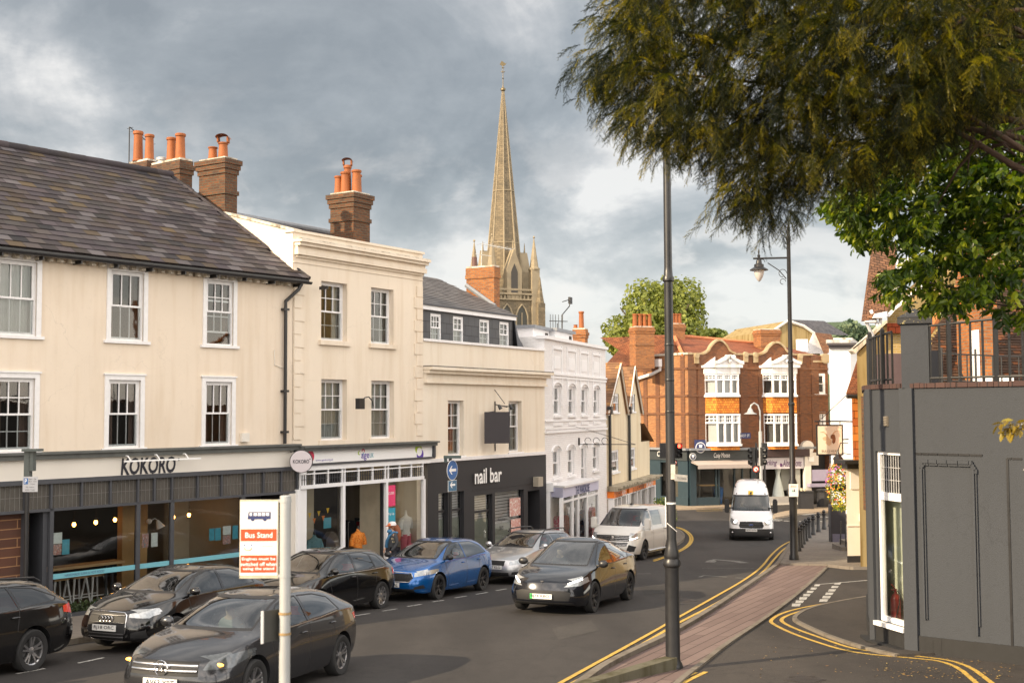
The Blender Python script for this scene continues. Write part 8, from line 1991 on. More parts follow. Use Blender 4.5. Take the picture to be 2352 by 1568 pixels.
def cutpoly(bm,ax,poly,idx,flt=None,only=None):
 """stamp a convex polygon, projected along ax, into the shell and give its faces material idx"""
 s=1 if ax[0]=='+' else-1;a=ax[1]
 def pr(c):return(c.x,c.z)if a=='y' else(c.y,c.z)
 area=sum(poly[i][0]*poly[(i+1)%len(poly)][1]-poly[(i+1)%len(poly)][0]*poly[i][1]for i in range(len(poly)))
 if area<0:poly=poly[::-1]
 u0,u1=min(p[0]for p in poly)-.02,max(p[0]for p in poly)+.02;z0,z1=min(p[1]for p in poly)-.02,max(p[1]for p in poly)+.02
 def ok(f):
  nn=f.normal.y*s if a=='y' else f.normal.x*s
  if nn<.08:return False
  q=[pr(v.co)for v in f.verts]
  if max(p[0]for p in q)<u0 or min(p[0]for p in q)>u1 or max(p[1]for p in q)<z0 or min(p[1]for p in q)>z1:return False
  c=f.calc_center_median()
  if(c.y if a=='y' else c.x)*s<0:return False
  return flt is None or flt(c)
 for i in range(len(poly)):
  p,q=poly[i],poly[(i+1)%len(poly)]
  fs=[f for f in bm.faces if ok(f)]
  if not fs:return
  g=set(fs)
  for f in fs:g.update(f.edges);g.update(f.verts)
  nx,nz=(q[1]-p[1]),-(q[0]-p[0])
  co=(p[0],0,p[1])if a=='y' else(0,p[0],p[1]);no=(nx,0,nz)if a=='y' else(0,nx,nz)
  bmesh.ops.bisect_plane(bm,geom=list(g),plane_co=co,plane_no=no,dist=1e-5)
 for f in bm.faces:
  if not ok(f):continue
  c=pr(f.calc_center_median());ins=True
  for i in range(len(poly)):
   p,q=poly[i],poly[(i+1)%len(poly)]
   if(q[0]-p[0])*(c[1]-p[1])-(q[1]-p[1])*(c[0]-p[0])<-1e-6:ins=False;break
  if ins and(only is None or f.material_index in only):f.material_index=idx
def shrink(poly,d):
 cx=sum(p[0]for p in poly)/len(poly);cy=sum(p[1]for p in poly)/len(poly);n=len(poly);out=[]
 area=sum(poly[i][0]*poly[(i+1)%n][1]-poly[(i+1)%n][0]*poly[i][1]for i in range(n));sg=1 if area>0 else-1
 L_=[]
 for i in range(n):
  p,q=poly[i],poly[(i+1)%n];l=math.hypot(q[0]-p[0],q[1]-p[1]);nx,ny=-(q[1]-p[1])/l*sg,(q[0]-p[0])/l*sg
  L_.append(((p[0]+nx*d,p[1]+ny*d),(q[0]-p[0],q[1]-p[1])))
 for i in range(n):
  (p,d1),(q,d2)=L_[i-1],L_[i];den=d1[0]*d2[1]-d1[1]*d2[0]
  if abs(den)<1e-9:out.append(q);continue
  t=((q[0]-p[0])*d2[1]-(q[1]-p[1])*d2[0])/den;out.append((p[0]+d1[0]*t,p[1]+d1[1]*t))
 return out
MI={'paint':0,'black':1,'screen':2,'side':3,'rear':4,'head':5,'tail':6,'grille':7,'privacy':8,'chrome':9,'lower':10}
def wheel(parent,x,y,sp,face,n=5,rimm=None,style='double'):
 R_=sp['R'];w=.11;s=1 if y>0 else-1
 q=MB();q.lathe((x,y-s*.11,R_),[(R_*.66,-.10),(R_*.93,-.105),(R_*.99,-.08),(R_,-.04),(R_,.04),(R_*.99,.08),(R_*.93,.105),(R_*.70,.10),(R_*.66,.09)],40,ax=(0,s,0),cap=False)
 ty=q.build('wheel',mt['rubber'],parent,smooth=40)
 q=MB();q.lathe((x,y-s*.11,R_),[(R_*.70,.098),(R_*.70,.085),(R_*.62,.07),(R_*.60,-.05)],36,ax=(0,s,0),cap=False)
 c=Vector((x,y-s*.11,R_))
 for k in range(n):
  for off in((-.13,.13)if style=='double' else(0,)):
   a=2*math.pi*k/n+.3;e=Vector((math.cos(a+off*.4),0,math.sin(a+off*.4)));t_=Vector((-math.sin(a),0,math.cos(a)))
   e2=Vector((math.cos(a+off*1.5),0,math.sin(a+off*1.5)))
   p0=c+e*R_*.10+Vector((0,s*.055,0));p1=c+e2*R_*.66+Vector((0,s*.085,0));ww=R_*(.055 if style=='double' else .10)
   q.prism([p0-t_*ww*1.1,p0+t_*ww*1.1,p1+t_*ww*.8,p1-t_*ww*.8],(0,-s*.03,0))
 q.lathe(c,[(R_*.17,.03),(R_*.17,.062),(R_*.05,.072)],16,ax=(0,s,0))
 q.build('rim',rimm or mt['alloy'],ty,smooth=35)
 q=MB();q.lathe(c,[(R_*.62,-.02),(R_*.62,-.018)],28,ax=(0,s,0));q.lathe(c,[(R_*.45,.0),(R_*.45,.012)],24,ax=(0,s,0));q.build('brake_disc',plain('brake_steel',(.10,.10,.10),.5,metal=.5),ty)
def car(name,label,cat,sp,paint,loc,heading,group=None):
 t=thing(name,label,cat,loc,math.atan2(heading[1],heading[0]),group,local=True)
 sl=-.0505*heading[1]
 t.rotation_euler=(0,-math.atan(sl)if loc[1]<57 else 0,math.atan2(heading[1],heading[0]))
 mats=[paint,mt['blackplastic'],mt['carglass'],mt['carglass'],mt['carglass'],sp.get('headm',mt['headlens']),mt['taillens'],mt['grille'],mt['privacy'],mt['chrome'],mt['blackplastic']]
 me=make_body(sp,mats,sp.get('sub',3));bm=bmesh.new();bm.from_mesh(me)
 for ax,poly,idx,*rest in sp['cuts']:cutpoly(bm,ax,poly,MI[idx],*rest)
 bm.to_mesh(me);
 names={2:'windscreen',3:'side_window',4:'rear_window',5:'headlight',6:'tail_light',8:'side_window'}
 parts={}
 seen=set();bm.faces.ensure_lookup_table()
 for f in bm.faces:
  if f.material_index in names and f.index not in seen:
   st=[f];seen.add(f.index);grp=[]
   while st:
    g=st.pop();grp.append(g)
    for e in g.edges:
     for h in e.link_faces:
      if h.index not in seen and h.material_index==f.material_index:seen.add(h.index);st.append(h)
   if len(grp)>3:parts.setdefault(f.material_index,[]).append(grp)
 for mi_,gl in parts.items():
  for grp in gl:
   vm={};V=[];Fc=[]
   for f in grp:
    ids=[]
    for v in f.verts:
     if v not in vm:vm[v]=len(V);V.append(v.co.copy()+v.normal*(.003 if mi_ in(5,6)else-.004))
     ids.append(vm[v])
    Fc.append(tuple(ids))
   mesh_obj(names[mi_],V,Fc,mats[mi_],t,180)
 kill=[f for gl in parts.values()for grp in gl for f in grp if f.material_index not in(5,6)]
 if sp.get('solid'):pass
 else:bmesh.ops.delete(bm,geom=kill,context='FACES')
 from mathutils.bvhtree import BVHTree
 bv=BVHTree.FromBMesh(bm)
 def fx(y,z,d=.0):
  h=bv.ray_cast(Vector((6,y,z)),Vector((-1,0,0)));return(h[0].x if h[0]is not None else sp['platex'])+d
 def fy(x,z,d=.0):
  h=bv.ray_cast(Vector((x,4,z)),Vector((0,-1,0)));return(h[0].y if h[0]is not None else sp['W']/2)+d
 def ft(x,y,d=.0):
  h=bv.ray_cast(Vector((x,y,5)),Vector((0,0,-1)));return(h[0].z if h[0]is not None else sp['H'])+d
 sp['fx']=fx;sp['fy']=fy;sp['ft']=ft
 V=[v.co[:]for v in bm.verts];bm.verts.index_update();Fc=[tuple(v.index for v in f.verts)for f in bm.faces];M_=[f.material_index for f in bm.faces];bm.free()
 b=mesh_obj('body',V,Fc,mats,t,42,M_)
 hx=sp['wb']/2;y=sp['W']/2-.005
 for x in(hx,-hx):
  for s in(1,-1):wheel(t,x,s*y,sp,0,sp.get('spokes',5),sp.get('rim'),sp.get('style','double'))
 xw=sp['cowl'];zs=sp.get('seat',.33)
 q=MB();q.box(-sp['wb']/2-.3,xw-.05,-sp['W']/2*.86,sp['W']/2*.86,.20,.26);q.box(xw-.45,xw-.12,-sp['W']/2*.8,sp['W']/2*.8,zs+.25,sp['belt'][len(sp['belt'])//2][1]-.03);q.build('dashboard',mt['interior'],t)
 rows=sp.get('rows',((xw-1.15),(xw-1.15-.85)))
 for r_ in rows:
  for s in(-.36,.36):
   q=MB();q.prism([(r_-.1,s-.24,zs),(r_+.42,s-.24,zs+.02),(r_+.42,s-.24,zs+.16),(r_-.05,s-.24,zs+.13)],(0,.48,0));q.prism([(r_-.12,s-.22,zs+.1),(r_+.04,s-.22,zs+.1),(r_-.12,s-.20,zs+.62),(r_-.22,s-.20,zs+.62)],(0,.43,0));q.ball((r_-.19,s,zs+.72),.12,10,sc=(.5,1,.75));q.build('seat',mt['interior'],t,smooth=40)
 q=MB();c=Vector((xw-.62,-.36,zs+.46));q.tube([c+Vector((.18*.4*math.cos(a),.18*math.sin(a),.18*math.cos(a)))for a in[i*2*math.pi/16 for i in range(17)]],.014,6);q.build('steering_wheel',mt['interior'],t,smooth=60)
 mx,mz=sp['mirror'];wmir=sp['W']/2*lerp(sp['wb_'],mx)
 for s in(1,-1):
  q=MB();k=sp.get('mirk',1.0)
  if k>1.2:
   yc=s*(wmir+.13);h_=.17*k;pr=[(-.11,-h_*.8),(-.06,-h_),(.07,-h_),(.11,-h_*.8),(.11,h_*.7),(.06,h_),(-.07,h_),(-.11,h_*.7)]
   q.prism([(mx-.05,yc+a,mz+.02+b)for a,b in pr],(.11,0,0));q.prism([(mx+.06,yc+a*.8,mz+.02+b*.85)for a,b in pr],(.04,0,0));q.cyl((mx,s*(wmir-.12),mz-.08),(mx,yc,mz-.08),.03)
   mo=q.build('wing_mirror',sp.get('mirm',paint),t);q=MB();q.prism([(mx-.055,yc+a*.8,mz+.02+b*.85)for a,b in pr],(.004,0,0));q.build('mirror_glass',mt['chrome'],mo);continue
  q.ball((mx,s*(wmir+.10*k),mz),.11*k,14,sc=(.55,1.0,.66*k));q.cyl((mx,s*(wmir-.05),mz-.05),(mx,s*(wmir+.06),mz-.03),.025);mo=q.build('wing_mirror',sp.get('mirm',paint),t,smooth=60)
  q=MB();q.lathe((mx-.052*k,s*(wmir+.105*k),mz),[(.075*k,0),(.075*k,-.006)],14,ax=(1,0,0));q.build('mirror_glass',mt['chrome'],mo)
 pz=sp['platez'];xf=max(fx(0,pz-.05),fx(0,pz+.05))+.006
 q=MB();q.box(xf,xf+.012,-.26,.26,pz-.055,pz+.055);pl=q.build('number_plate',mt['plate'],t)
 text_mesh(sp['plate'],'lettering',mt['ink'],(xf+.013,.0 if not sp.get('greenband')else-.02,pz),(0,1,0)if False else(0,1,0),(0,0,1),.08,pl,fit=(.44,.075),extrude=.002,bold=.01)
 if sp.get('greenband'):
  q=MB();q.box(xf+.0125,xf+.014,-.26,-.205,pz-.055,pz+.055);q.build('plate_band',sp['greenband'],pl)
 for s in(1,-1):
  for hx_,hz_ in sp.get('handles',()):
   q=MB();w_=sp['W']/2*.985;q.ball((hx_,s*(w_+.0),hz_),.10,10,sc=(1,.25,.17));q.build('door_handle',sp.get('handm',paint),t,smooth=60)
 for wp in sp.get('wipers',()):
  q=MB();q.tube(wp,.009,5);q.build('wiper',mt['blackplastic'],t)
 return t,b
mt['headlens']=plain('headlamp_glass',(.40,.42,.44),.12,metal=.5,var=.6,vs=22,coat=1)
mt['headdark']=plain('headlamp_dark',(.10,.11,.12),.12,metal=.4,var=.8,vs=18,coat=1)
mt['taillens']=plain('tail_lamp_red',(.50,.012,.008),.2,var=.2,coat=1,emit=((1,.03,.01),.06))
mt['grille']=plain('grille_black',(.012,.012,.013),.65,var=.3)
lit=plain('lit_headlamp',(.9,.9,.9),.3,emit=((1,.93,.82),7.0));amber=plain('lit_indicator',(.9,.4,.05),.3,emit=((1,.42,.06),4.0))
def hatch_spec(L,W,H,wb,fo,Rr,cowl,cowlz,wst,roofx,tailx,tailz,belt_r,belt_f,nosez,hoodf,estate=False,**k):
 """numbers in metres; x measured forward from the middle of the wheelbase"""
 xf=wb/2+fo;xr=xf-L
 top=[(xr,tailz-.10),(xr+.08,tailz),(tailx,tailz+.10),(roofx-.12,H-.11),(roofx+.25,H-.035),(-.1,H),(wst-.35,H-.03),(wst,H-.075),((wst+cowl)/2,(H-.075+cowlz)/2+.02),(cowl,cowlz),(cowl+.35,cowlz-.04),(xf-.30,hoodf),(xf-.02,nosez)]
 belt=[(xr,belt_r-.14),(xr+.12,belt_r-.02),(xr+.5,belt_r),(0,(belt_r+belt_f)/2),(cowl-.1,belt_f),(cowl+.3,belt_f-.05),(xf-.35,hoodf-.07),(xf,nosez-.08)]
 s=dict(L=L,W=W,H=H,wb=wb,R=Rr,top=top,belt=belt,cowl=cowl,xs=[xr,xr+.10,(xr+.1+tailx)/2+.02,tailx+.05,roofx,roofx+.45,-.15,wst-.30,wst,(wst+cowl)/2,cowl,cowl+.30,(cowl+xf)/2+.12,xf-.22,xf],zb=[(xr,.36),(xr+.35,.24),(-wb/2,.22),(0,.19),(wb/2,.22),(xf-.3,.20),(xf,.24)],wm=[(xr,.80),(xr+.12,.93),(xr+.5,1.0),(0,.985),(xf-.7,1.0),(xf-.25,.93),(xf,.74)],wb_=[(xr,.74),(xr+.12,.86),(xr+.5,.93),(0,.94),(cowl,.92),(xf-.6,.88),(xf-.25,.80),(xf,.62)],wt=[(xr,.62),(xr+.1,.66),(tailx,.64),(roofx,.64),(0,.68),(wst,.655),((wst+cowl)/2,.72),(cowl,.76),(cowl+.3,.70),(xf-.25,.62),(xf,.50)],ke=[(xr,.6),(xr+.1,.7),(tailx,.80),(roofx,.88),(0,.90),(wst,.88),(cowl-.1,.72),(cowl,.6),(xf,.55)],nose=[(.2,.0),(.35,.05),(.55,.05),(.70,-.02),(.95,-.12)],tail=[(.3,.0),(.5,.04),(.8,.0),(1.1,-.10)],platex=xf+.075,platez=.50,mirror=(cowl-.28,cowlz+.06),plate='AB12 CDE',bulge=.11)
 s.update(k);return s
def side(poly):return[('+y',poly),('-y',poly)]
def glassset(sp,sidewins,ws,rw,priv=(),trim=.028,pill='black'):
 """sidewins: list of (x,z) polygons; ws/rw: front and rear glass as (y,z) polygons"""
 c=[];xw=sp['cowl'];trim=.016
 ws=[(y*.93,z)for y,z in ws];sidewins=[[(x-(.07 if i==0 and x>.2 else 0),z)for x,z in p]for i,p in enumerate(sidewins)]
 for p in sidewins:
  for ax in('+y','-y'):c.append((ax,shrink(p,-trim),'black',lambda q:q.z>sp['belt'][0][1]-.2))
 for i,p in enumerate(sidewins):
  for ax in('+y','-y'):c.append((ax,p,'privacy' if i in priv else 'side',lambda q:q.z>sp['belt'][0][1]-.2))
 c.append(('+x',shrink(ws,-.03),'black',lambda q:q.z>.9 and q.x>0 and q.x<xw+.12,(0,1)))
 c.append(('+x',ws,'screen',lambda q:q.z>.9 and q.x>0 and q.x<xw+.12,(0,1)))
 if rw:c.append(('-x',shrink(rw,-.02),'black',lambda q:q.z>.9));c.append(('-x',rw,'rear',lambda q:q.z>.9))
 return c
def seam(x0,z0,x1,z1,w=.014):
 dx_,dz_=x1-x0,z1-z0;l=math.hypot(dx_,dz_);nx,nz=-dz_/l*w/2,dx_/l*w/2
 return[(ax,[(x0+nx,z0+nz),(x1+nx,z1+nz),(x1-nx,z1-nz),(x0-nx,z0-nz)],'black')for ax in('+y','-y')]
def frontbar(y0,y1,z0,z1,idx):return[('+x',[(y0,z0),(y1,z0),(y1,z1),(y0,z1)],idx)]
def grille_bars(t,s,y0,y1,zs,m,bow=.09,th=.012,vert=False,zr=None):
 fx=s['fx']
 q=MB()
 if vert:
  n=17
  for i in range(n):
   y=y0+(y1-y0)*i/(n-1);zz=[zr[0]+(zr[1]-zr[0])*j/3 for j in range(4)];q.tube([(fx(y,z,.004),y,z)for z in zz],.008,5)
 else:
  for z in zs:
   pts=[(fx(y0+(y1-y0)*i/10,z,.004),y0+(y1-y0)*i/10,z)for i in range(11)]
   q.tube(pts,th,6)
 return q.build('grille_bar',m,t,smooth=60)
def outline(t,pts,m,r=.012,name='chrome_trim'):q=MB();q.tube(list(pts)+[pts[0]],r,6);return q.build(name,m,t,smooth=60)
def spec_aclass():
 s=hatch_spec(4.29,1.78,1.43,2.70,.86,.32,cowl=1.18,cowlz=.99,wst=.36,roofx=-1.42,tailx=-1.92,tailz=1.05,belt_r=1.03,belt_f=.92,nosez=.72,hoodf=.84)
 s['cuts']=glassset(s,[[(.98,.98),(.42,1.26),(.05,1.335),(-.22,1.34),(-.20,.985)],[(-.28,.99),(-.30,1.34),(-.80,1.32),(-1.18,1.24),(-1.30,1.06)]],[(-.66,1.02),(.66,1.02),(.54,1.345),(-.54,1.345)],[(-.55,1.10),(.55,1.10),(.48,1.32),(-.48,1.32)],priv=(1,))
 s['cuts']+=seam(-.24,.28,-.25,.98)+seam(.80,.28,.92,.92)+seam(-1.0,.62,-1.08,1.0)
 s['cuts']+=[('+x',[(-.52,.52),(.52,.52),(.50,.71),(-.50,.71)],'grille'),('+x',[(-.48,.25),(.48,.25),(.52,.38),(-.52,.38)],'grille'),('+x',[(.58,.26),(.80,.27),(.82,.40),(.60,.38)],'grille'),('+x',[(-.58,.26),(-.80,.27),(-.82,.40),(-.60,.38)],'grille')]
 for sg in(1,-1):s['cuts']+=[('+x',[(sg*.56,.60),(sg*.60,.72),(sg*.84,.80),(sg*.88,.74),(sg*.80,.60)],'head')]
 for ax in('+y','-y'):s['cuts']+=[(ax,[(1.78,.68),(2.1,.60),(2.1,.76),(1.82,.80)],'head'),(ax,[(-2.2,.80),(-1.88,.84),(-1.80,.93),(-2.2,.98)],'tail')]
 s['handles']=[(-.05,.84),(-1.0,.88)];s['plate']='AV63 XBT';s['platez']=.43;s['mirror']=(.86,1.02);s['spokes']=5;s['headm']=mt['headdark']
 return s
def dress_aclass(t,s):
 xf=s['wb']/2+.86
 grille_bars(t,s,-.50,.50,(.585,.655),mt['chrome'],th=.020)
 q=MB();c=Vector((s['fx'](0,.62,.015),0,.62));q.lathe(c,[(.098,0),(.105,.012),(.098,.024)],28,ax=(1,0,0),cap=False);
 for k in range(3):a=math.pi/2+k*2*math.pi/3;q.prism([c+Vector((.012,-.012*math.sin(a),.012*math.cos(a))),c+Vector((.012,.095*math.cos(a),.095*math.sin(a))),c+Vector((.012,.012*math.sin(a),-.012*math.cos(a)))],(.01,0,0))
 q.build('emblem',mt['chrome'],t)
 for sg in(1,-1):
  q=MB();q.ball((s['fx'](sg*.70,.655,-.0),sg*.70,.655),.06,10,sc=(.4,1.2,.42));q.build('indicator',amber,t,smooth=60)
 q=MB();w_=.865
 for sg in(1,-1):q.tube([(1.0,sg*.855,.95),(.3,sg*.872,.965),(-.6,sg*.866,1.0),(-1.2,sg*.835,1.035)],.010,6)
 q.build('window_trim',mt['chrome'],t,smooth=60)
def spec_audi():
 s=hatch_spec(3.95,1.74,1.42,2.47,.80,.31,cowl=1.08,cowlz=1.0,wst=.28,roofx=-1.32,tailx=-1.76,tailz=1.02,belt_r=.98,belt_f=.93,nosez=.76,hoodf=.86)
 s['cuts']=glassset(s,[[(.92,.98),(.40,1.25),(.0,1.33),(-.24,1.335),(-.22,.985)],[(-.30,.985),(-.32,1.335),(-.80,1.32),(-1.28,1.18),(-1.36,1.03)]],[(-.64,1.03),(.64,1.03),(.53,1.33),(-.53,1.33)],[(-.5,1.08),(.5,1.08),(.44,1.30),(-.44,1.30)])
 s['cuts']+=seam(-.26,.28,-.27,.97)+seam(.72,.28,.86,.92)
 s['cuts']+=[('+x',[(-.34,.26),(.34,.26),(.42,.42),(.40,.70),(.34,.735),(-.34,.735),(-.40,.70),(-.42,.42)],'grille')]
 for sg in(1,-1):s['cuts']+=[('+x',[(sg*.45,.66),(sg*.44,.72),(sg*.74,.80),(sg*.78,.74),(sg*.72,.64)],'head'),('+x',[(sg*.50,.28),(sg*.74,.30),(sg*.72,.44),(sg*.52,.40)],'grille')]
 for ax in('+y','-y'):s['cuts']+=[(ax,[(1.62,.70),(1.96,.64),(1.96,.78),(1.66,.80)],'head')]
 s['handles']=[(-.08,.84),(-.95,.86)];s['plate']='RJ18 ORC';s['platez']=.47;s['mirror']=(.80,1.03)
 return s
def dress_audi(t,s):
 xf=s['wb']/2+.80
 grille_bars(t,s,-.38,.38,(.31,.37,.56,.69),plain('grille_grey',(.12,.12,.125),.3,metal=.6),bow=.05,th=.010)
 f=lambda y,z:(s['fx'](y,z,.004),y,z)
 outline(t,[f(-.34,.26),f(0,.25),f(.34,.26),f(.42,.42),f(.40,.70),f(.34,.74),f(0,.75),f(-.34,.74),f(-.40,.70),f(-.42,.42)],mt['chrome'],.012)
 q=MB()
 for k in range(4):y=-.105+.07*k;q.tube([(s['fx'](0,.63,.018),y+.045*math.cos(a),.63+.045*math.sin(a))for a in[i*2*math.pi/14 for i in range(15)]],.0075,5)
 q.build('emblem',mt['chrome'],t,smooth=60)
def spec_golf():
 s=hatch_spec(4.26,1.80,1.46,2.63,.86,.325,cowl=1.15,cowlz=1.0,wst=.32,roofx=-1.58,tailx=-1.93,tailz=1.06,belt_r=.97,belt_f=.93,nosez=.74,hoodf=.86)
 s['cuts']=glassset(s,[[(1.0,.985),(.48,1.26),(.1,1.36),(-.18,1.365),(-.16,.985)],[(-.24,.985),(-.26,1.365),(-.80,1.35),(-1.02,1.30),(-1.04,.99)],[(-1.10,.99),(-1.08,1.30),(-1.36,1.25),(-1.60,1.03)]],[(-.66,1.03),(.66,1.03),(.55,1.37),(-.55,1.37)],[(-.55,1.10),(.55,1.10),(.48,1.34),(-.48,1.34)],priv=(1,2))
 s['cuts']+=seam(-.20,.28,-.21,.98)+seam(.80,.28,.94,.92)+seam(-1.0,.66,-1.08,.98)
 s['cuts']+=[('+x',[(-.5,.60),(.5,.60),(.5,.68),(-.5,.68)],'grille'),('+x',[(-.55,.27),(.55,.27),(.5,.42),(-.5,.42)],'grille')]
 for sg in(1,-1):s['cuts']+=[('+x',[(sg*.52,.60),(sg*.52,.70),(sg*.82,.78),(sg*.84,.66)],'head')]
 for ax in('+y','-y'):s['cuts']+=[(ax,[(-2.2,.76),(-1.86,.80),(-1.86,.94),(-2.2,.96)],'tail')]
 s['handles']=[(-.02,.86),(-.98,.88)];s['plate']='LK64 YHT';s['mirror']=(.86,1.04);s['spokes']=9;s['style']='single';s['headm']=mt['headdark']
 return s
def dress_golf(t,s):
 q=MB()
 for sg in(1,-1):q.tube([(1.0,sg*.865,.955),(.3,sg*.882,.958),(-.8,sg*.878,.962),(-1.45,sg*.84,.98)],.009,6)
 q.build('window_trim',mt['chrome'],t,smooth=60)
def spec_fabia():
 s=hatch_spec(4.11,1.78,1.46,2.56,.84,.325,cowl=1.12,cowlz=1.0,wst=.30,roofx=-1.52,tailx=-1.86,tailz=1.06,belt_r=1.0,belt_f=.93,nosez=.78,hoodf=.88)
 s['cuts']=glassset(s,[[(.98,.985),(.46,1.25),(.08,1.355),(-.22,1.36),(-.20,.99)],[(-.28,.99),(-.30,1.36),(-.95,1.34),(-1.36,1.22),(-1.50,1.06)]],[(-.66,1.03),(.66,1.03),(.55,1.37),(-.55,1.37)],[(-.55,1.10),(.55,1.10),(.48,1.34),(-.48,1.34)],priv=(1,))
 s['cuts']+=seam(-.24,.28,-.25,.98)+seam(.78,.28,.92,.92)+seam(-.98,.66,-1.06,1.0)
 s['cuts']+=[('+x',[(-.50,.50),(.50,.50),(.58,.60),(.52,.70),(-.52,.70),(-.58,.60)],'grille'),('+x',[(-.62,.235),(.62,.235),(.60,.33),(-.60,.33)],'grille')]
 for sg in(1,-1):s['cuts']+=[('+x',[(sg*.60,.62),(sg*.58,.72),(sg*.86,.79),(sg*.86,.68)],'head'),('+x',[(sg*.58,.31),(sg*.80,.34),(sg*.78,.43),(sg*.62,.38)],'grille')]
 for ax in('+y','-y'):s['cuts']+=[(ax,[(1.70,.70),(2.02,.64),(2.02,.76),(1.72,.80)],'head'),(ax,[(-2.1,.78),(-1.80,.82),(-1.84,.95),(-2.1,.96)],'tail')]
 s['handles']=[(-.05,.86),(-.98,.89)];s['plate']='GY23 NAL';s['platez']=.42;s['mirror']=(.86,1.04);s['mirm']=mt['black'];s['rim']=mt['alloydark'];s['spokes']=5
 return s
def dress_fabia(t,s):
 xf=s['wb']/2+.84
 grille_bars(t,s,-.50,.50,None,mt['grille'],bow=.07,vert=True,zr=(.52,.69))
 f=lambda y,z:(s['fx'](y,z,.004),y,z)
 outline(t,[f(-.50,.50),f(-.25,.49),f(0,.49),f(.25,.49),f(.50,.50),f(.57,.60),f(.52,.71),f(.25,.725),f(0,.73),f(-.25,.725),f(-.52,.71),f(-.57,.60)],mt['chrome'],.014)
 q=MB();q.lathe((s['fx'](0,.755,.0),0,.755),[(.042,0),(.045,.012),(.0,.016)],18,ax=(1,0,.5));q.build('emblem',mt['chrome'],t,smooth=50)
def spec_volvo():
 s=hatch_spec(4.52,1.77,1.45,2.64,.89,.32,cowl=1.08,cowlz=1.0,wst=.28,roofx=-1.85,tailx=-2.05,tailz=1.08,belt_r=.99,belt_f=.95,nosez=.74,hoodf=.86)
 s['cuts']=glassset(s,[[(.92,.99),(.42,1.24),(.05,1.35),(-.22,1.355),(-.20,.99)],[(-.28,.99),(-.30,1.355),(-1.0,1.34),(-1.08,1.0)],[(-1.14,1.0),(-1.08,1.335),(-1.72,1.28),(-1.82,1.05)]],[(-.65,1.03),(.65,1.03),(.54,1.36),(-.54,1.36)],[(-.5,1.12),(.5,1.12),(.45,1.34),(-.45,1.34)])
 s['cuts']+=seam(-.24,.28,-.25,.98)+seam(.74,.28,.88,.94)+seam(-1.02,.66,-1.1,1.0)
 s['cuts']+=[('+x',[(-.30,.54),(.30,.54),(.33,.69),(-.33,.69)],'grille'),('+x',[(-.45,.26),(.45,.26),(.45,.36),(-.45,.36)],'grille')]
 for sg in(1,-1):s['cuts']+=[('+x',[(sg*.44,.56),(sg*.46,.69),(sg*.80,.76),(sg*.82,.62)],'head'),('+x',[(sg*.52,.30),(sg*.74,.32),(sg*.72,.40),(sg*.54,.38)],'grille')]
 for ax in('+y','-y'):s['cuts']+=[(ax,[(-2.3,.70),(-2.0,.74),(-1.98,1.25),(-2.3,1.2)],'tail')]
 s['handles']=[(-.05,.86),(-.98,.88)];s['sub']=2;s['plate']='GF07 KLO';s['mirror']=(.82,1.05);s['mirm']=plain('silver_mirror',(.62,.63,.66),.2,metal=.8,var=.05);s['headm']=mt['headlens']
 return s
def dress_volvo(t,s):
 for sg in(1,-1):
  q=MB();q.tube([(.15,sg*.58,1.40),(.0,sg*.575,1.475),(-.8,sg*.57,1.50),(-1.5,sg*.56,1.475),(-1.68,sg*.55,1.39)],.020,8);q.build('roof_rail',mt['black'],t,smooth=60)
def spec_modely():
 s=hatch_spec(4.75,1.92,1.62,2.89,.87,.36,cowl=1.38,cowlz=1.03,wst=.20,roofx=-1.10,tailx=-1.95,tailz=1.16,belt_r=1.10,belt_f=.98,nosez=.76,hoodf=.88,bulge=.15)
 s['top']=[(-2.43,1.06),(-2.35,1.15),(-2.0,1.24),(-1.3,1.48),(-.7,1.585),(-.1,1.62),(.25,1.57),(.8,1.33),(1.38,1.03),(1.75,.97),(2.05,.89),(2.30,.76)]
 s['cuts']=glassset(s,[[(1.10,1.05),(.45,1.38),(.12,1.49),(-.12,1.50),(-.10,1.05)],[(-.18,1.05),(-.20,1.50),(-.75,1.47),(-1.25,1.34),(-1.55,1.18),(-1.30,1.08)]],[(-.72,1.07),(.72,1.07),(.58,1.52),(-.58,1.52)],None,priv=(1,),trim=.02)
 s['cuts']+=seam(-.14,.30,-.15,1.04)+seam(.92,.30,1.05,.98)+seam(-1.15,.72,-1.22,1.06)
 s['cuts']+=[('+x',[(-.62,.34),(.62,.34),(.66,.52),(.50,.56),(-.50,.56),(-.66,.52)],'grille'),('+x',[(-.70,.24),(.70,.24),(.70,.30),(-.70,.30)],'grille')]
 for sg in(1,-1):s['cuts']+=[('+x',[(sg*.50,.64),(sg*.62,.74),(sg*.86,.84),(sg*.90,.74),(sg*.80,.66)],'head')]
 for ax in('+y','-y'):s['cuts']+=[(ax,[(1.92,.74),(2.2,.66),(2.2,.80),(1.92,.86)],'head')]
 s['handles']=[(0,.92),(-1.05,.95)];s['handm']=mt['black'];s['plate']='BJ74 RBO';s['platez']=.43;s['mirror']=(1.02,1.08);s['mirm']=mt['black'];s['rim']=mt['alloydark'];s['greenband']=plain('plate_green',(.05,.45,.10),.4,var=.05)
 s['headm']=mt['headlens'];s['mirk']=1.1;s['seat']=.45;s['platex']=s['wb']/2+.87+.12
 return s
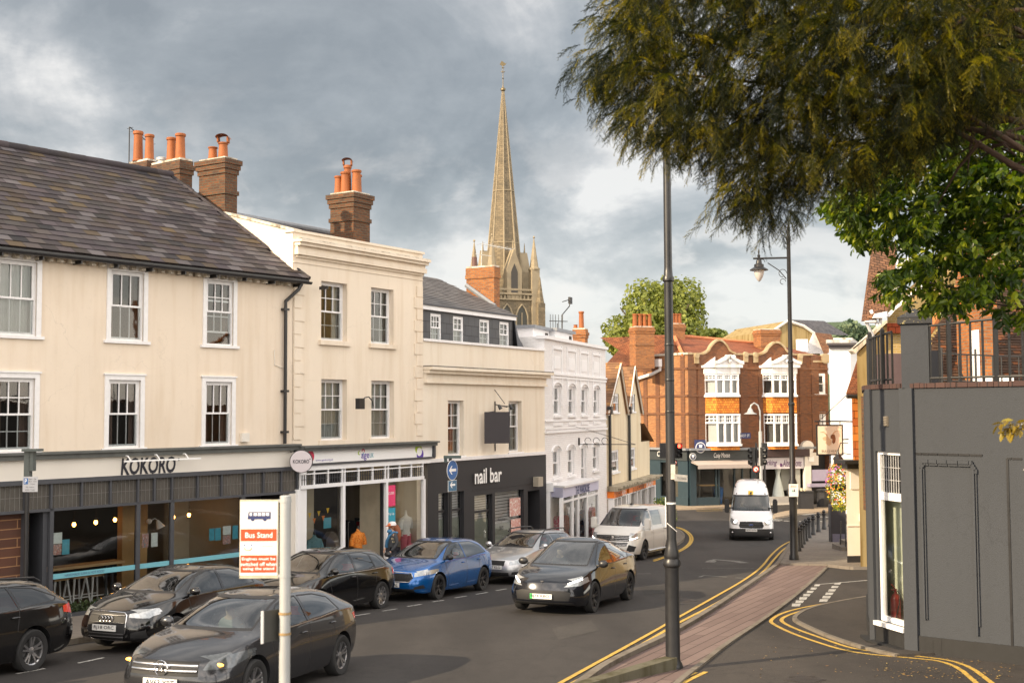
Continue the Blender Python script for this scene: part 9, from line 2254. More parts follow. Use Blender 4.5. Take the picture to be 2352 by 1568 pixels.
def dress_modely(t,s):
 xf=s['wb']/2+.87
 q=MB();c=Vector((s['fx'](0,.72,.0),0,.72));q.prism([c+Vector((0,y,z))for y,z in((-.045,.03),(.045,.03),(.03,.015),(.008,.015),(0,-.05),(-.008,.015),(-.03,.015))],(.02,0,.02));q.build('emblem',mt['chrome'],t)
 for sg in(1,-1):
  q=MB();q.tube([(s['fx'](sg*a,b,.0),sg*a,b)for a,b in((.58,.705),(.66,.74),(.74,.775),(.80,.80))],.018,6);q.build('headlamp_strip',lit,t,smooth=60)
def spec_mondeo():
 s=hatch_spec(4.87,1.85,1.50,2.85,.95,.345,cowl=1.20,cowlz=1.02,wst=.35,roofx=-1.95,tailx=-2.18,tailz=1.10,belt_r=1.06,belt_f=.96,nosez=.74,hoodf=.86)
 s['cuts']=glassset(s,[[(1.02,1.0),(.48,1.28),(.1,1.39),(-.22,1.40),(-.20,1.01)],[(-.28,1.01),(-.30,1.40),(-1.02,1.38),(-1.10,1.05)],[(-1.16,1.06),(-1.10,1.375),(-1.60,1.32),(-2.02,1.16),(-1.95,1.12)]],[(-.66,1.05),(.66,1.05),(.55,1.40),(-.55,1.40)],[(-.55,1.14),(.55,1.14),(.5,1.40),(-.5,1.40)],priv=(1,2))
 s['cuts']+=seam(-.24,.28,-.25,1.0)+seam(.82,.28,.96,.95)+seam(-1.05,.70,-1.12,1.05)
 for ax in('+y','-y'):s['cuts']+=[(ax,[(-2.5,.84),(-2.12,.90),(-2.12,1.0),(-2.5,1.06)],'tail')]
 s['cuts']+=[('-x',[(.50,.86),(.80,.88),(.78,1.04),(.52,1.0)],'tail'),('-x',[(-.50,.86),(-.80,.88),(-.78,1.04),(-.52,1.0)],'tail')]
 s['handles']=[(-.05,.88),(-1.0,.92)];s['sub']=2;s['plate']='KN15 OFV';s['mirror']=(.9,1.06)
 return s
def dress_mondeo(t,s):
 for sg in(1,-1):
  q=MB();q.tube([(.1,sg*.60,1.44),(.0,sg*.595,1.50),(-.9,sg*.59,1.525),(-1.7,sg*.58,1.49),(-1.85,sg*.575,1.42)],.018,8);q.build('roof_rail',mt['black'],t,smooth=60)
def van_spec(L,W,H,wb,fo,Rr,cowl,cowlz,wst,nosez,hoodf,belt_f,highroof=False,**k):
 xf=wb/2+fo;xr=xf-L
 top=[(xr,H-.10),(xr+.25,H-.02),(0,H),(wst-.6,H-.01),(wst,H-.09 if not highroof else H-.16),((wst+cowl)/2,(H+cowlz)/2-.04 if not highroof else(H+cowlz)/2+.02),(cowl,cowlz),(cowl+.3,cowlz-.06),(xf-.2,hoodf),(xf,nosez)]
 belt=[(xr,belt_f+.0),(0,belt_f),(cowl-.1,belt_f),(cowl+.3,belt_f-.04),(xf-.25,hoodf-.08),(xf,nosez-.10)]
 s=dict(L=L,W=W,H=H,wb=wb,R=Rr,top=top,belt=belt,cowl=cowl,xs=[xr,xr+.12,xr+.5,xr+1.4,0,wst-.6,wst-.15,wst+.04,(wst+cowl)/2,cowl-.02,cowl+.25,xf-.28,xf-.05,xf],zb=[(xr,.34),(xr+.3,.26),(0,.24),(xf-.3,.24),(xf,.28)],wm=[(xr,.93),(xr+.12,.98),(xr+.5,1.0),(0,1.0),(xf-.6,1.0),(xf-.28,.96),(xf-.05,.88),(xf,.78)],wb_=[(xr,.90),(xr+.12,.95),(xr+.5,.965),(cowl,.955),(xf-.5,.92),(xf-.28,.88),(xf,.70)],wt=[(xr,.76),(xr+.12,.80),(0,.80),(wst,.78),((wst+cowl)/2,.80),(cowl,.82),(cowl+.3,.76),(xf-.28,.70),(xf,.56)],ke=[(xr,.92),(0,.94),(wst,.92),(cowl-.1,.80),(cowl,.6),(xf,.55)],nose=[(.2,.0),(.4,.04),(.6,.03),(.9,-.03),(1.2,-.12)],tail=[(.3,0),(1,0),(2,-.04)],platex=xf+.07,platez=.50,mirror=(cowl-.25,belt_f+.16),plate='',bulge=.10,crease=.5,seat=.75,rows=(cowl-1.0,),sub=3)
 s.update(k);return s
def spec_t6():
 s=van_spec(4.90,1.904,1.97,3.0,.91,.36,cowl=1.75,cowlz=1.22,wst=.90,nosez=.98,hoodf=1.08,belt_f=1.13)
 s['cuts']=[('+x',shrink([(-.74,1.26),(.74,1.26),(.66,1.82),(-.66,1.82)],-.03),'black',lambda q:q.z>1.1 and q.x<1.95,(0,1)),('+x',[(-.74,1.26),(.74,1.26),(.66,1.82),(-.66,1.82)],'screen',lambda q:q.z>1.1 and q.x<1.95,(0,1))]
 for i,p in enumerate(([(1.50,1.20),(1.42,1.36),(.98,1.76),(.55,1.78),(.55,1.20)],[(.42,1.24),(.42,1.78),(-.75,1.78),(-.75,1.24)],[(-.95,1.24),(-.95,1.78),(-2.2,1.76),(-2.25,1.24)])):
  for ax in('+y','-y'):s['cuts']+=[(ax,p,'side' if i==0 else 'privacy' if i<2 else 'paint')]
 s['cuts']+=seam(.48,.30,.48,1.86)+seam(-.85,.30,-.85,1.86)+seam(1.42,.50,1.52,1.12)+seam(-.85,1.06,-2.35,1.06,.02)
 s['cuts']+=[('+x',[(-.62,.72),(.62,.72),(.66,.93),(-.66,.93)],'grille'),('+x',[(-.55,.55),(.55,.55),(.60,.69),(-.60,.69)],'grille')]
 for sg in(1,-1):s['cuts']+=[('+x',[(sg*.62,.76),(sg*.62,.96),(sg*.90,1.02),(sg*.92,.86)],'head'),('+x',[(sg*.52,.34),(sg*.80,.36),(sg*.86,.54),(sg*.62,.60)],'grille')]
 for ax in('+y','-y'):s['cuts']+=[(ax,[(1.98,.82),(2.3,.78),(2.3,1.0),(2.0,1.02)],'head'),(ax,[(-2.5,.95),(-2.4,.95),(-2.4,1.45),(-2.5,1.45)],'tail')]
 s['handles']=[(.60,1.02)];s['sub']=2;s['plate']='';s['mirm']=None;s['rim']=mt['alloydark'];s['mirk']=1.25;s['mirror']=(1.52,1.30)
 return s
def dress_t6(t,s):
 xf=s['wb']/2+.91
 grille_bars(t,s,-.60,.60,(.58,.63,.68,.76,.82,.88),mt['chrome'],bow=.09,th=.007)
 q=MB();c=Vector((s['fx'](0,.82,.01),0,.82));q.lathe(c,[(.085,0),(.09,.012),(.0,.016)],24,ax=(1,0,0));q.build('emblem',mt['chrome'],t,smooth=50)
 for sg in(1,-1):q=MB();q.tube([(s['fx'](sg*a,b,.0),sg*a,b)for a,b in((.64,.79),(.72,.80),(.80,.82),(.86,.86))],.012,6);q.build('headlamp_strip',lit,t,smooth=60)
 q=MB();q.box(.2,.32,-.05,.05,1.97,2.01);q.build('roof_aerial',mt['black'],t)
 q=MB();
 for sg in(1,-1):q.tube([(1.1,sg*.95,.33),(-1.1,sg*.95,.33)],.03,8)
 q.build('side_step',mt['chrome'],t,smooth=60)
def spec_transit():
 s=van_spec(5.53,2.06,2.78,3.30,1.02,.35,cowl=1.95,cowlz=1.42,wst=1.15,nosez=1.02,hoodf=1.22,belt_f=1.30,highroof=True)
 s['top']=[(-2.86+.65,2.66),(-1.9,2.76),(0,2.78),(.75,2.76),(1.05,2.62),(1.25,2.30),(1.60,1.88),(1.95,1.44),(2.2,1.36),(2.45,1.22),(2.67,1.02)]
 s['xs']=[-2.86,-2.7,-2.3,-1.2,0,.70,1.0,1.25,1.60,1.93,2.2,2.42,2.62,2.67]
 s['wt']=[(-2.86,.72),(0,.76),(.8,.76),(1.05,.74),(1.3,.82),(1.6,.84),(1.95,.84),(2.3,.74),(2.67,.56)]
 s['ke']=[(-3,.93),(.7,.94),(1.05,.9),(1.3,.90),(1.6,.86),(1.9,.75),(1.95,.6),(2.67,.55)]
 s['cuts']=[('+x',shrink([(-.84,1.46),(.84,1.46),(.80,2.10),(-.80,2.10)],-.03),'black',lambda q:q.z>1.3 and q.x<2.15,(0,1)),('+x',[(-.84,1.46),(.84,1.46),(.80,2.06),(-.80,2.06)],'screen',lambda q:q.z>1.3 and q.x<2.15,(0,1))]
 for ax in('+y','-y'):s['cuts']+=[(ax,[(1.72,1.42),(1.62,1.56),(1.28,1.98),(.70,2.0),(.70,1.42)],'side'),(ax,[(.5,1.42),(.5,2.0),(-2.4,2.0),(-2.4,1.42)],'privacy')]
 s['cuts']+=seam(.62,.35,.62,2.2)+seam(1.70,.5,1.74,1.4)
 s['cuts']+=[('+x',[(-1.1,.2),(1.1,.2),(1.1,.60),(.95,.66),(-.95,.66),(-1.1,.60)],'lower'),('+x',[(-.50,.68),(.50,.68),(.56,.80),(.50,.98),(-.50,.98),(-.56,.80)],'grille')]
 for sg in(1,-1):s['cuts']+=[('+x',[(sg*.60,.82),(sg*.60,.98),(sg*.94,1.14),(sg*.98,.96),(sg*.86,.84)],'head')]
 s['handles']=[];s['sub']=2;s['plate']='BH21 DXJ';s['platez']=.60;s['platex']=2.76;s['mirm']=mt['blackplastic'];s['mirk']=1.9;s['mirror']=(1.75,1.62);s['seat']=.95
 return s
def dress_transit(t,s):
 xf=s['wb']/2+1.02
 grille_bars(t,s,-.46,.46,(.76,.86,.93),plain('grille_grey2',(.06,.06,.065),.4),bow=.05,th=.014)
 f=lambda y,z:(s['fx'](y,z,.004),y,z)
 outline(t,[f(-.50,.68),f(0,.67),f(.50,.68),f(.57,.80),f(.50,.98),f(0,.99),f(-.50,.98),f(-.57,.80)],plain('satin_chrome',(.55,.56,.58),.25,metal=.8),.014)
 q=MB();X=s['fx'](0,.84,.014);q.ball((X,0,.84),.10,16,sc=(.2,1,.42));e=q.build('emblem',plain('badge_blue',(.02,.05,.2),.3,coat=1),t,smooth=60);outline(e,[(X+.004,.105*math.cos(a),.84+.045*math.sin(a))for a in[i*2*math.pi/18 for i in range(18)]],mt['chrome'],.007,'emblem_ring')
 for sg in(1,-1):
  q=MB();q.ball((s['fx'](sg*.72,.96,-.02),sg*.72,.96),.075,12,sc=(.6,1,1));q.build('headlamp_bulb',lit,t,smooth=60)
  q=MB();q.ball((s['fx'](sg*.86,.48,-.02),sg*.86,.48),.05,10);q.build('fog_lamp',mt['chrome'],t,smooth=60)
  for y,z in((.70,2.60),(.66,2.18)):q=MB();q.ball((s['fx'](sg*y,z,.0),sg*y,z),.035,8);q.build('roof_marker',mt['blackplastic'],t)
 X0,X1=s['fx'](0,2.14,.01),s['fx'](0,2.30,.01);q=MB();q.prism([(X0,-.11,2.14),(X0,.11,2.14),(X1,.11,2.30),(X1,-.11,2.30)],(.02,0,.015));p=q.build('yellow_sign',plain('minibus_yellow',(.80,.52,.02),.5),t)
 q=MB();q.prism([(X0+.018,-.05,2.165),(X0+.018,.04,2.17),(X1+.025,.06,2.285),(X1+.025,-.03,2.28)],(.008,0,.008));q.build('symbol',mt['ink'],p)
 q=MB();q.tube([(1.0,.35,2.66),(.9,.35,2.82)],.012,5);q.build('roof_aerial',mt['black'],t)
black=carpaint('paint_black',(.004,.004,.005),.2,rough=.1);grey_=carpaint('paint_anthracite',(.040,.041,.047),.6,rough=.18);blue_=carpaint('paint_blue',(.004,.11,.38),.5,rough=.2)
silver=carpaint('paint_silver',(.45,.46,.48),.75,rough=.3);deepblue=carpaint('paint_midnight',(.010,.012,.018),.5,rough=.12);vwhite=carpaint('paint_white_van',(.68,.66,.63),.1,rough=.3);twhite=carpaint('paint_white_minibus',(.80,.80,.82),.0,rough=.3)
FLEET=[('hatchback',spec_aclass,dress_aclass,grey_),('hatchback',spec_audi,dress_audi,black),('hatchback',spec_golf,dress_golf,black),('hatchback',spec_fabia,dress_fabia,blue_),('estate_car',spec_volvo,dress_volvo,silver),('electric_car',spec_modely,dress_modely,deepblue),('estate_car',spec_mondeo,dress_mondeo,black),('passenger_van',spec_t6,dress_t6,vwhite),('minibus',spec_transit,dress_transit,twhite)]
def wheel_at(px,py):
 p=gp(px,py);return Vector((p.x,p.y,0))
def park_car(i,name,label,cat,head,anchor,lx,ly,group=None,dz=0.0):
 """anchor: ground point under the local point (lx, ly) of the car"""
 n,sp,dr,p=FLEET[i];s=sp();s['mirm']=s.get('mirm')or p
 h=Vector((head[0],head[1],0)).normalized();l=Vector((-h.y,h.x,0));o=anchor-h*lx-l*ly
 t,b=car(name,label,cat,s,p,(o.x,o.y,G(o.x,o.y)+dz),(h.x,h.y),group);dr(t,s);return t
def build_fleet():
 hd=Vector((-.42,-.907,0));h2=Vector((-.37,-.93,0));gr='cars parked along the left kerb'
 park_car(6,'estate_car','black estate car cut off by the left edge with only its rear showing','car',h2,wheel_at(68,1540),-1.425,.85,gr)
 a=gp(243,1440,.47);park_car(1,'hatchback','black hatchback with chrome framed grille and four rings parked before the restaurant','car',h2,Vector((a.x,a.y,0)),2.12,0,gr)
 park_car(2,'hatchback','black hatchback with silver ten spoke wheels parked before the charity shop','car',hd,wheel_at(872,1396),-1.315,.82,gr)
 park_car(3,'hatchback','bright blue hatchback with chrome rimmed grille parked behind the black one','car',hd,wheel_at(1004,1375),1.28,.81,gr)
 q=park(0,0);sk=wheel_at(1004,1375);f_=sk+Vector((PD.x,PD.y,0))*(5.15);park_car(4,'estate_car','silver estate car with black roof rails between the blue car and the white van','car',hd,f_,1.32,.80,gr)
 w1,w2=wheel_at(1477,1285),wheel_at(1520,1275);h=(w1-w2).normalized();park_car(7,'passenger_van','cream white passenger van with black wheels parked at the end of the row','van',hd*.5+h*.5,w1,1.5,.86)
 w1,w2=wheel_at(1360,1405),wheel_at(1431,1380);park_car(5,'electric_car','dark glossy electric crossover with green plate band driving up the street','car',(w1-w2).normalized(),w1,1.445,.87)
 a=wheel_at(1726,1238);park_car(8,'minibus','white high roof minibus driving towards the camera with lit headlamps','minibus',Vector((-.19,-1,0)),a,1.65,0)
 a=wheel_at(778,1548);park_car(0,'hatchback','dark grey hatchback with lit amber indicators driving past in the foreground','car',Vector((-.31,-.95,0)),a,-1.35,.82)
def fleet_test():
 for i,(n,sp,dr,p)in enumerate(FLEET):
  s=sp();s['mirm']=s.get('mirm')or p
  t,b=car(n,'x y z w','car',s,p,(-7+(i%4)*4.4,(i//4)*6.5,0),(-.5,-.86));dr(t,s)
build_fleet()
# trees
def inpoly(x,y,poly):
 c=False;n=len(poly)
 for i in range(n):
  x1,y1=poly[i];x2,y2=poly[(i+1)%n]
  if(y1>y)!=(y2>y)and x<(x2-x1)*(y-y1)/(y2-y1)+x1:c=not c
 return c
def limb(mb,pts,r0,r1,n=8):
 k=len(pts);mb.tube(pts,[r0+(r1-r0)*i/(k-1)for i in range(k)],n)
def sprays(name,parent,mats,items,kind,rng):
 """items: (point, direction, length). A dozen twigs are modelled (drooping, with side twigs and needles, or with long folded leaves), then set at every item"""
 T=[]
 for _ in range(12):
  V=[];Fc=[];Rn=[]
  if kind=='yew':
   def twig(p,d,L_,t0):
    d=d/np.linalg.norm(d);side=np.cross(d,(0,0,1.0));side/=np.linalg.norm(side)+1e-6;n=max(4,int(L_/.030));up=np.cross(side,d);pts=[]
    for i in range(n):
     t=i/n;c=p+d*(t*L_)+np.array((0,0,-.40*L_*t*t));pts.append(c)
     for sg in(-1,1):
      l=.038*(1-.4*t)*rng.uniform(.75,1.2)/.6;q=side*sg*.85+d*.6+up*rng.uniform(-.5,.5);w=(d*.8+up*.5)*.0125/.6
      b=len(V);V.extend([c-w*.5,c+w*.5,c+q*l+w*.3,c+q*l-w*.3]);Fc.append((b,b+1,b+2,b+3));Rn.append(min(1,max(0,t0+t*.45+rng.uniform(-.15,.15))))
    b=len(V);w=side*.005;V.extend([p-w,p+w,pts[-1]+w*.3,pts[-1]-w*.3]);Fc.append((b,b+1,b+2,b+3));Rn.append(0)
    return pts
   m_=twig(np.zeros(3),np.array((1.,0,0)),1.0,.0)
   for k in range(9):
    a=m_[int((.12+.09*k)*len(m_))];sg=1 if k%2 else-1;twig(a,np.array((.75,sg*rng.uniform(.4,.9),rng.uniform(-.35,.1))),rng.uniform(.28,.5)*(1.1-.05*k),.15)
  else:
   n=int(rng.integers(7,11))
   for i in range(n):
    c=np.array((i/n*.85,0,-.1*(i/n)**2));a=(i*2.4)+rng.uniform(-.5,.5);q=np.array((.55,math.sin(a)*.8,math.cos(a)*.5-.45));q/=np.linalg.norm(q);l=rng.uniform(.42,.66)*(1-.15*i/n)
    s_=np.cross(q,np.array((rng.normal(0,.5),rng.normal(0,.5),1.0)));s_/=np.linalg.norm(s_)+1e-6;nn=np.cross(s_,q);w=l*.24
    b=len(V);V.extend([c,c+q*l*.35+s_*w+nn*l*.06,c+q*l*.75+s_*w*.75+nn*l*.03,c+q*l-nn*l*.08,c+q*l*.75-s_*w*.75+nn*l*.03,c+q*l*.35-s_*w+nn*l*.06])
    Fc+=[(b,b+1,b+2,b+3),(b,b+3,b+4,b+5)];r_=rng.random();Rn+=[r_,r_]
  T.append((np.array(V),np.array(Fc),np.array(Rn)))
 VV=[];FF=[];RR=[];nb=0
 for k,(p,d,L_)in enumerate(items):
  V,Fc,Rn=T[k%12];x=np.array(d,dtype=float);x/=np.linalg.norm(x);y=np.cross((0,0,1.0),x);y/=np.linalg.norm(y)+1e-6;z=np.cross(x,y)
  r=rng.normal(0,.35);y2=y*math.cos(r)+z*math.sin(r);z2=np.cross(x,y2);M_=np.stack([x,y2,z2])*L_
  VV.append(V@M_+np.array(p));FF.append(Fc+nb);nb+=len(V);RR.append(np.clip(Rn*.75+rng.uniform(-.40,.36),0,1))
 return mesh_obj(name,np.concatenate(VV),np.concatenate(FF).tolist(),mats,parent,None,None,np.concatenate(RR))
def yew():
 rng=np.random.default_rng(3)
 base=Vector((7.2,9.0,G(7.2,9.0)));t=thing('yew_tree','dark yew tree hanging its drooping needled branches over the top right of the street','tree',base)
 bark=plain('yew_bark',(.075,.045,.03),.9,var=.4,vs=6,bump=.6)
 out=[(1395,-120),(1392,0),(1362,60),(1398,105),(1335,122),(1350,150),(1318,190),(1372,232),(1395,275),(1455,312),(1480,345),(1530,372),(1575,345),(1640,385),(1668,420),(1608,488),(1655,515),(1705,490),(1742,545),(1795,520),(1812,488),(1830,445),(1900,452),(1960,420),(2060,380),(2150,330),(2352,260),(2420,-120)]
 mb=MB();limb(mb,[base+Vector((0,0,-.2)),base+Vector((.05,0,1.6)),base+Vector((-.1,.1,3.6)),base+Vector((-.2,.3,6.5))],.42,.20,12)
 top=[base+Vector((-.15,.2,z))for z in(3.8,4.6,5.4,6.2)]
 tips=[(1430,30,11.6),(1400,170,12),(1540,290,11.8),(1680,400,11.8),(1640,90,11),(1780,230,11.4),(1900,330,11.8),(1950,60,10.6),(2050,260,10.8),(2150,110,10.4),(1820,-20,10)]
 br=[]
 for i,(x,y,Y)in enumerate(tips):
  e=at(x,y,Y);s=top[i%4];pts=[s]+[s+(e-s)*f+Vector((rng.normal(0,.05),rng.normal(0,.05),.30*math.sin(f*3.1)+rng.normal(0,.05)))for f in(.15,.3,.45,.6,.75,.88)]+[e];limb(mb,pts,.045,.005,7);br.append(pts)
  for k in range(5):
   f=.35+.12*k;a=s+(e-s)*f+Vector((0,0,.2));b=a+Vector((rng.uniform(-.7,.2),rng.uniform(-.6,.6),rng.uniform(-.5,.15)));limb(mb,[a,(a+b)/2+Vector((0,0,.05)),b],.02,.004,5)
 mb.build('trunk',bark,t,smooth=60)
 items=[];n=0
 while n<2700:
  x=rng.uniform(1310,2400);y=rng.uniform(-120,545)
  if not inpoly(x-38,y+8,out)and x<1900:continue
  if not inpoly(x,y,out):continue
  edge=not all(inpoly(x+a,y+b,out)for a,b in((-50,0),(0,48),(30,34),(-36,34)))
  cl=math.sin(x*.031+y*.011)*math.sin(y*.043-x*.017)+.5*math.sin(x*.083)*math.sin(y*.07+1)
  if edge and cl<-.15 and rng.random()<.6:continue
  if not edge and x<1950 and cl<-.6 and rng.random()<.6:continue
  near=rng.random()<.10 and not edge
  Y=rng.uniform(8.4,9.4)if near else rng.uniform(9.4,12.0);c=at(x,y,Y);h=(rng.normal(-.35,.5),rng.normal(-.2,.4),rng.uniform(-.25,.15));m=3 if edge else int(rng.integers(3,5));n+=1
  hv=np.array(h)/np.linalg.norm(h)
  for k in range(m):
   o_=np.array(c)+hv*(k*.11)+rng.normal(0,.035,3)
   items.append((o_,(h[0]*.7+rng.normal(0,.35),h[1]*.5+rng.normal(0,.35),rng.uniform(-.95,.0)),rng.uniform(.15,.27)))
 sprays('crown',t,leafmat('yew_needles',[(.006,.010,.003),(.040,.046,.006),(.24,.20,.016),(.75,.52,.04)],.45,.45),items,'yew',rng)  # near-black to gold ramp paints shaded interior and sunlit clumps into the needles
yew()
def laurel():
 rng=np.random.default_rng(5)
 base=Vector((11.6,15.2,G(11.6,15.2)));t=thing('broadleaf_tree','glossy broad-leaved tree at the right edge below the yew branches','tree',base)
 out=[(1905,450),(1898,495),(1962,535),(2010,560),(2062,590),(2015,640),(2030,668),(2065,690),(2150,705),(2190,715),(2240,690),(2280,715),(2352,728),(2450,700),(2450,-60),(2230,20),(2150,100),(2080,200),(2000,330)]
 mb=MB();limb(mb,[base,base+Vector((0,0,2)),base+Vector((-.2,.1,4.4)),base+Vector((-.4,.2,7))],.26,.12,10)
 for x,y,Y in((1925,475,15),(2040,630,14.8),(2160,680,14.4),(2260,690,14.4),(2000,380,15),(2120,250,14.8),(2250,120,14.6),(2300,500,14)):
  e=at(x,y,Y);s=base+Vector((-.2,.1,3.5+rng.uniform(0,2.5)));pts=[s,s+(e-s)*.4+Vector((0,0,.3)),s+(e-s)*.75+Vector((0,0,.15)),e];limb(mb,pts,.05,.007,6)
  for k in range(6):f=.4+.1*k;a=s+(e-s)*f+Vector((0,0,.12));b=a+Vector((rng.uniform(-.6,.1),rng.uniform(-.4,.4),rng.uniform(-.4,.2)));limb(mb,[a,b],.012,.004,5)
 mb.build('trunk',plain('smooth_bark',(.10,.075,.055),.8,var=.3),t,smooth=60)
 items=[];n=0
 while n<3100:
  x=rng.uniform(1895,2450);y=rng.uniform(-50,730)
  if not inpoly(x,y,out):continue
  edge=not all(inpoly(x+a,y+b,out)for a,b in((-40,0),(0,38),(-28,25)))
  cl=math.sin(x*.040+y*.018)*math.sin(y*.052-x*.02)
  if edge and cl<-.2 and rng.random()<.7:continue
  if cl<-.6 and rng.random()<.6:continue
  if y>560 and x>2060 and cl<.15 and rng.random()<.55:continue
  items.append((at(x,y,rng.uniform(13.6,16.6)),(rng.normal(-.5,.5),rng.normal(-.1,.5),rng.uniform(-.7,.25)),rng.uniform(.17,.25)));n+=1
 sprays('crown',t,leafmat('laurel_leaves',[(.025,.050,.008),(.06,.105,.012),(.19,.25,.025),(.40,.42,.04)],.32,.4),items,'laurel',rng)
 it=[]
 for x,y in((2318,968),(2332,985),(2346,972),(2348,1080),(2340,990)):it.append((at(x+10,y-4,9.0),(-.9,-.1,-.15),.16))if y<1000 else None
 rng2=np.random.default_rng(9);o=sprays('low_shoot',t,leafmat('autumn_shoot',[(.18,.12,.02),(.30,.22,.03),(.12,.14,.02)],.4,.3),it,'laurel',rng2)
 q=MB();q.tube([base+Vector((-.1,-.3,1.6)),at(2420,960,9.3),at(2340,975,9.0)],[.03,.012,.004],6);q.tube([base+Vector((-.1,-.3,1.2)),at(2420,1075,9.3),at(2352,1078,9.0)],[.03,.012,.004],6);q.build('shoot_stem',mt['stone'],t)
laurel()
def far_tree(name,label,px,pt,pb,wpx,Y,n,size,cols,seed,lobes=9,group=None):
 rng=np.random.default_rng(seed);k=Y/2800;c=at(px,(pt+pb)/2,Y);rx=wpx/2*k;rz=(pb-pt)/2*k
 t=thing(name,label,'tree',(c.x,c.y,0),group=group)
 mb=MB();limb(mb,[Vector((c.x,c.y,-.2)),Vector((c.x,c.y,c.z*.5)),Vector((c.x+.3,c.y,c.z+rz*.3))],rx*.09,rx*.03,8)
 for i in range(6):a=i*1.05;limb(mb,[Vector((c.x,c.y,c.z-rz*.8)),Vector((c.x+math.cos(a)*rx*.4,c.y+math.sin(a)*rx*.4,c.z-rz*.1)),Vector((c.x+math.cos(a)*rx*.7,c.y+math.sin(a)*rx*.7,c.z+rz*.3))],rx*.04,rx*.01,6)
 mb.build('trunk',plain(name+'_bark',(.09,.07,.05),.9),t)
 lb=[(np.array((rng.normal(0,.42),rng.normal(0,.42),rng.uniform(-.75,.62))),rng.uniform(.28,.42))for _ in range(lobes*4)]
 V=np.empty((n*4,3));Rn=[]
 for i in range(n):
  o,r=lb[i%len(lb)];o=o*.92;d=rng.normal(0,1,3);d/=np.linalg.norm(d);q=o+d*r*rng.uniform(.7,1.05)
  if np.linalg.norm(q)>1.0:q/=np.linalg.norm(q)*rng.uniform(.98,1.06)
  p=np.array((c.x+q[0]*rx,c.y+q[1]*rx,c.z+q[2]*rz));nn=d*.9+rng.normal(0,.5,3)+np.array((0,0,.3));nn/=np.linalg.norm(nn)
  a=np.cross(nn,rng.normal(0,1,3));a/=np.linalg.norm(a);b=np.cross(nn,a);s=size*rng.uniform(.6,1.3)
  V[i*4:i*4+4]=[p-a*s*.5,p+b*s*.32+nn*s*.1,p+a*s*.5,p-b*s*.32+nn*s*.1];Rn.append(rng.random())
 mesh_obj('crown',V,[(4*i,4*i+1,4*i+2,4*i+3)for i in range(n)],leafmat(name+'_leaf_%d'%seed,[tuple(a*.6+b*.4 for a,b in zip(q,cols[1]))for q in cols],.6,.3),t,None,None,Rn)
far_tree('plane_tree','large rounded bright green tree rising behind the brick building',1521,612,880,275,150,19000,.62,[(.08,.11,.02),(.17,.20,.04),(.32,.33,.07)],11,12)
for i,(px,pt,pb,w,lab)in enumerate(((1640,752,800,70,'small dark tree beyond the roofs right of the plane tree'),(1422,770,860,40,'narrow tree beyond the roofs left of the plane tree'),(1698,755,800,26,'small pointed tree rising over the red roof'))):
 far_tree('roadside_tree',lab,px,pt,pb,w,140+10*i,1500,.6,[(.05,.08,.015),(.12,.15,.03),(.20,.22,.05)],21+i,6,'small trees beyond the roofs')
def hills():
 rng=np.random.default_rng(8)
 for nm,x0,x1,Y,f in(('hills',1560,1840,900,lambda x:768+10*math.cos((x-1700)*.02)),('hills',1880,2080,700,lambda x:752+.0*x-14*math.exp(-((x-1958)/22)**2)+4*math.sin(x*.09)+abs(x-1960)*.12)):
  V=[];Fc=[];n=60
  for i in range(n):
   x=x0+(x1-x0)*i/(n-1);z=at(x,f(x)+rng.uniform(-1.2,1.2),Y).z;X=at(x,900,Y).x
   V+=[(X,Y,z),(X,Y+60,z+4),(X,Y-40,z*.7),(X,Y-160,-2)]
  for i in range(n-1):
   for a,b in((1,0),(0,2),(2,3)):Fc.append((4*i+a,4*i+b,4*i+4+b,4*i+4+a))
  structure(mesh_obj(nm,V,Fc,leafmat('wooded_hill',[(.055,.085,.05),(.08,.115,.06)],.9,.0),None,60))
  W_=[];Rn=[];Fq=[]
  for i in range(2600):
   x=rng.uniform(x0,x1);y=f(x)+rng.uniform(-3,34);p=np.array(at(x,y,Y-rng.uniform(0,60)));r=rng.uniform(2,4.5)*Y/800
   d=rng.normal(0,1,3);a=np.cross(d,rng.normal(0,1,3));a/=np.linalg.norm(a);b_=np.cross(d/np.linalg.norm(d),a);b=len(W_);W_+=[p-a*r*.5,p+b_*r*.4,p+a*r*.5,p-b_*r*.4];Fq.append((b,b+1,b+2,b+3));Rn.append(rng.random())
  o=mesh_obj('hillside_wood',np.array(W_),Fq,leafmat('hill_leaves_%d'%Y,[(.05,.09,.06),(.10,.15,.09),(.16,.20,.11)],.8,.1),None,None,None,Rn);o['kind']='stuff';o['label']='distant hazy green wood covering the hill beyond the town'
hills()
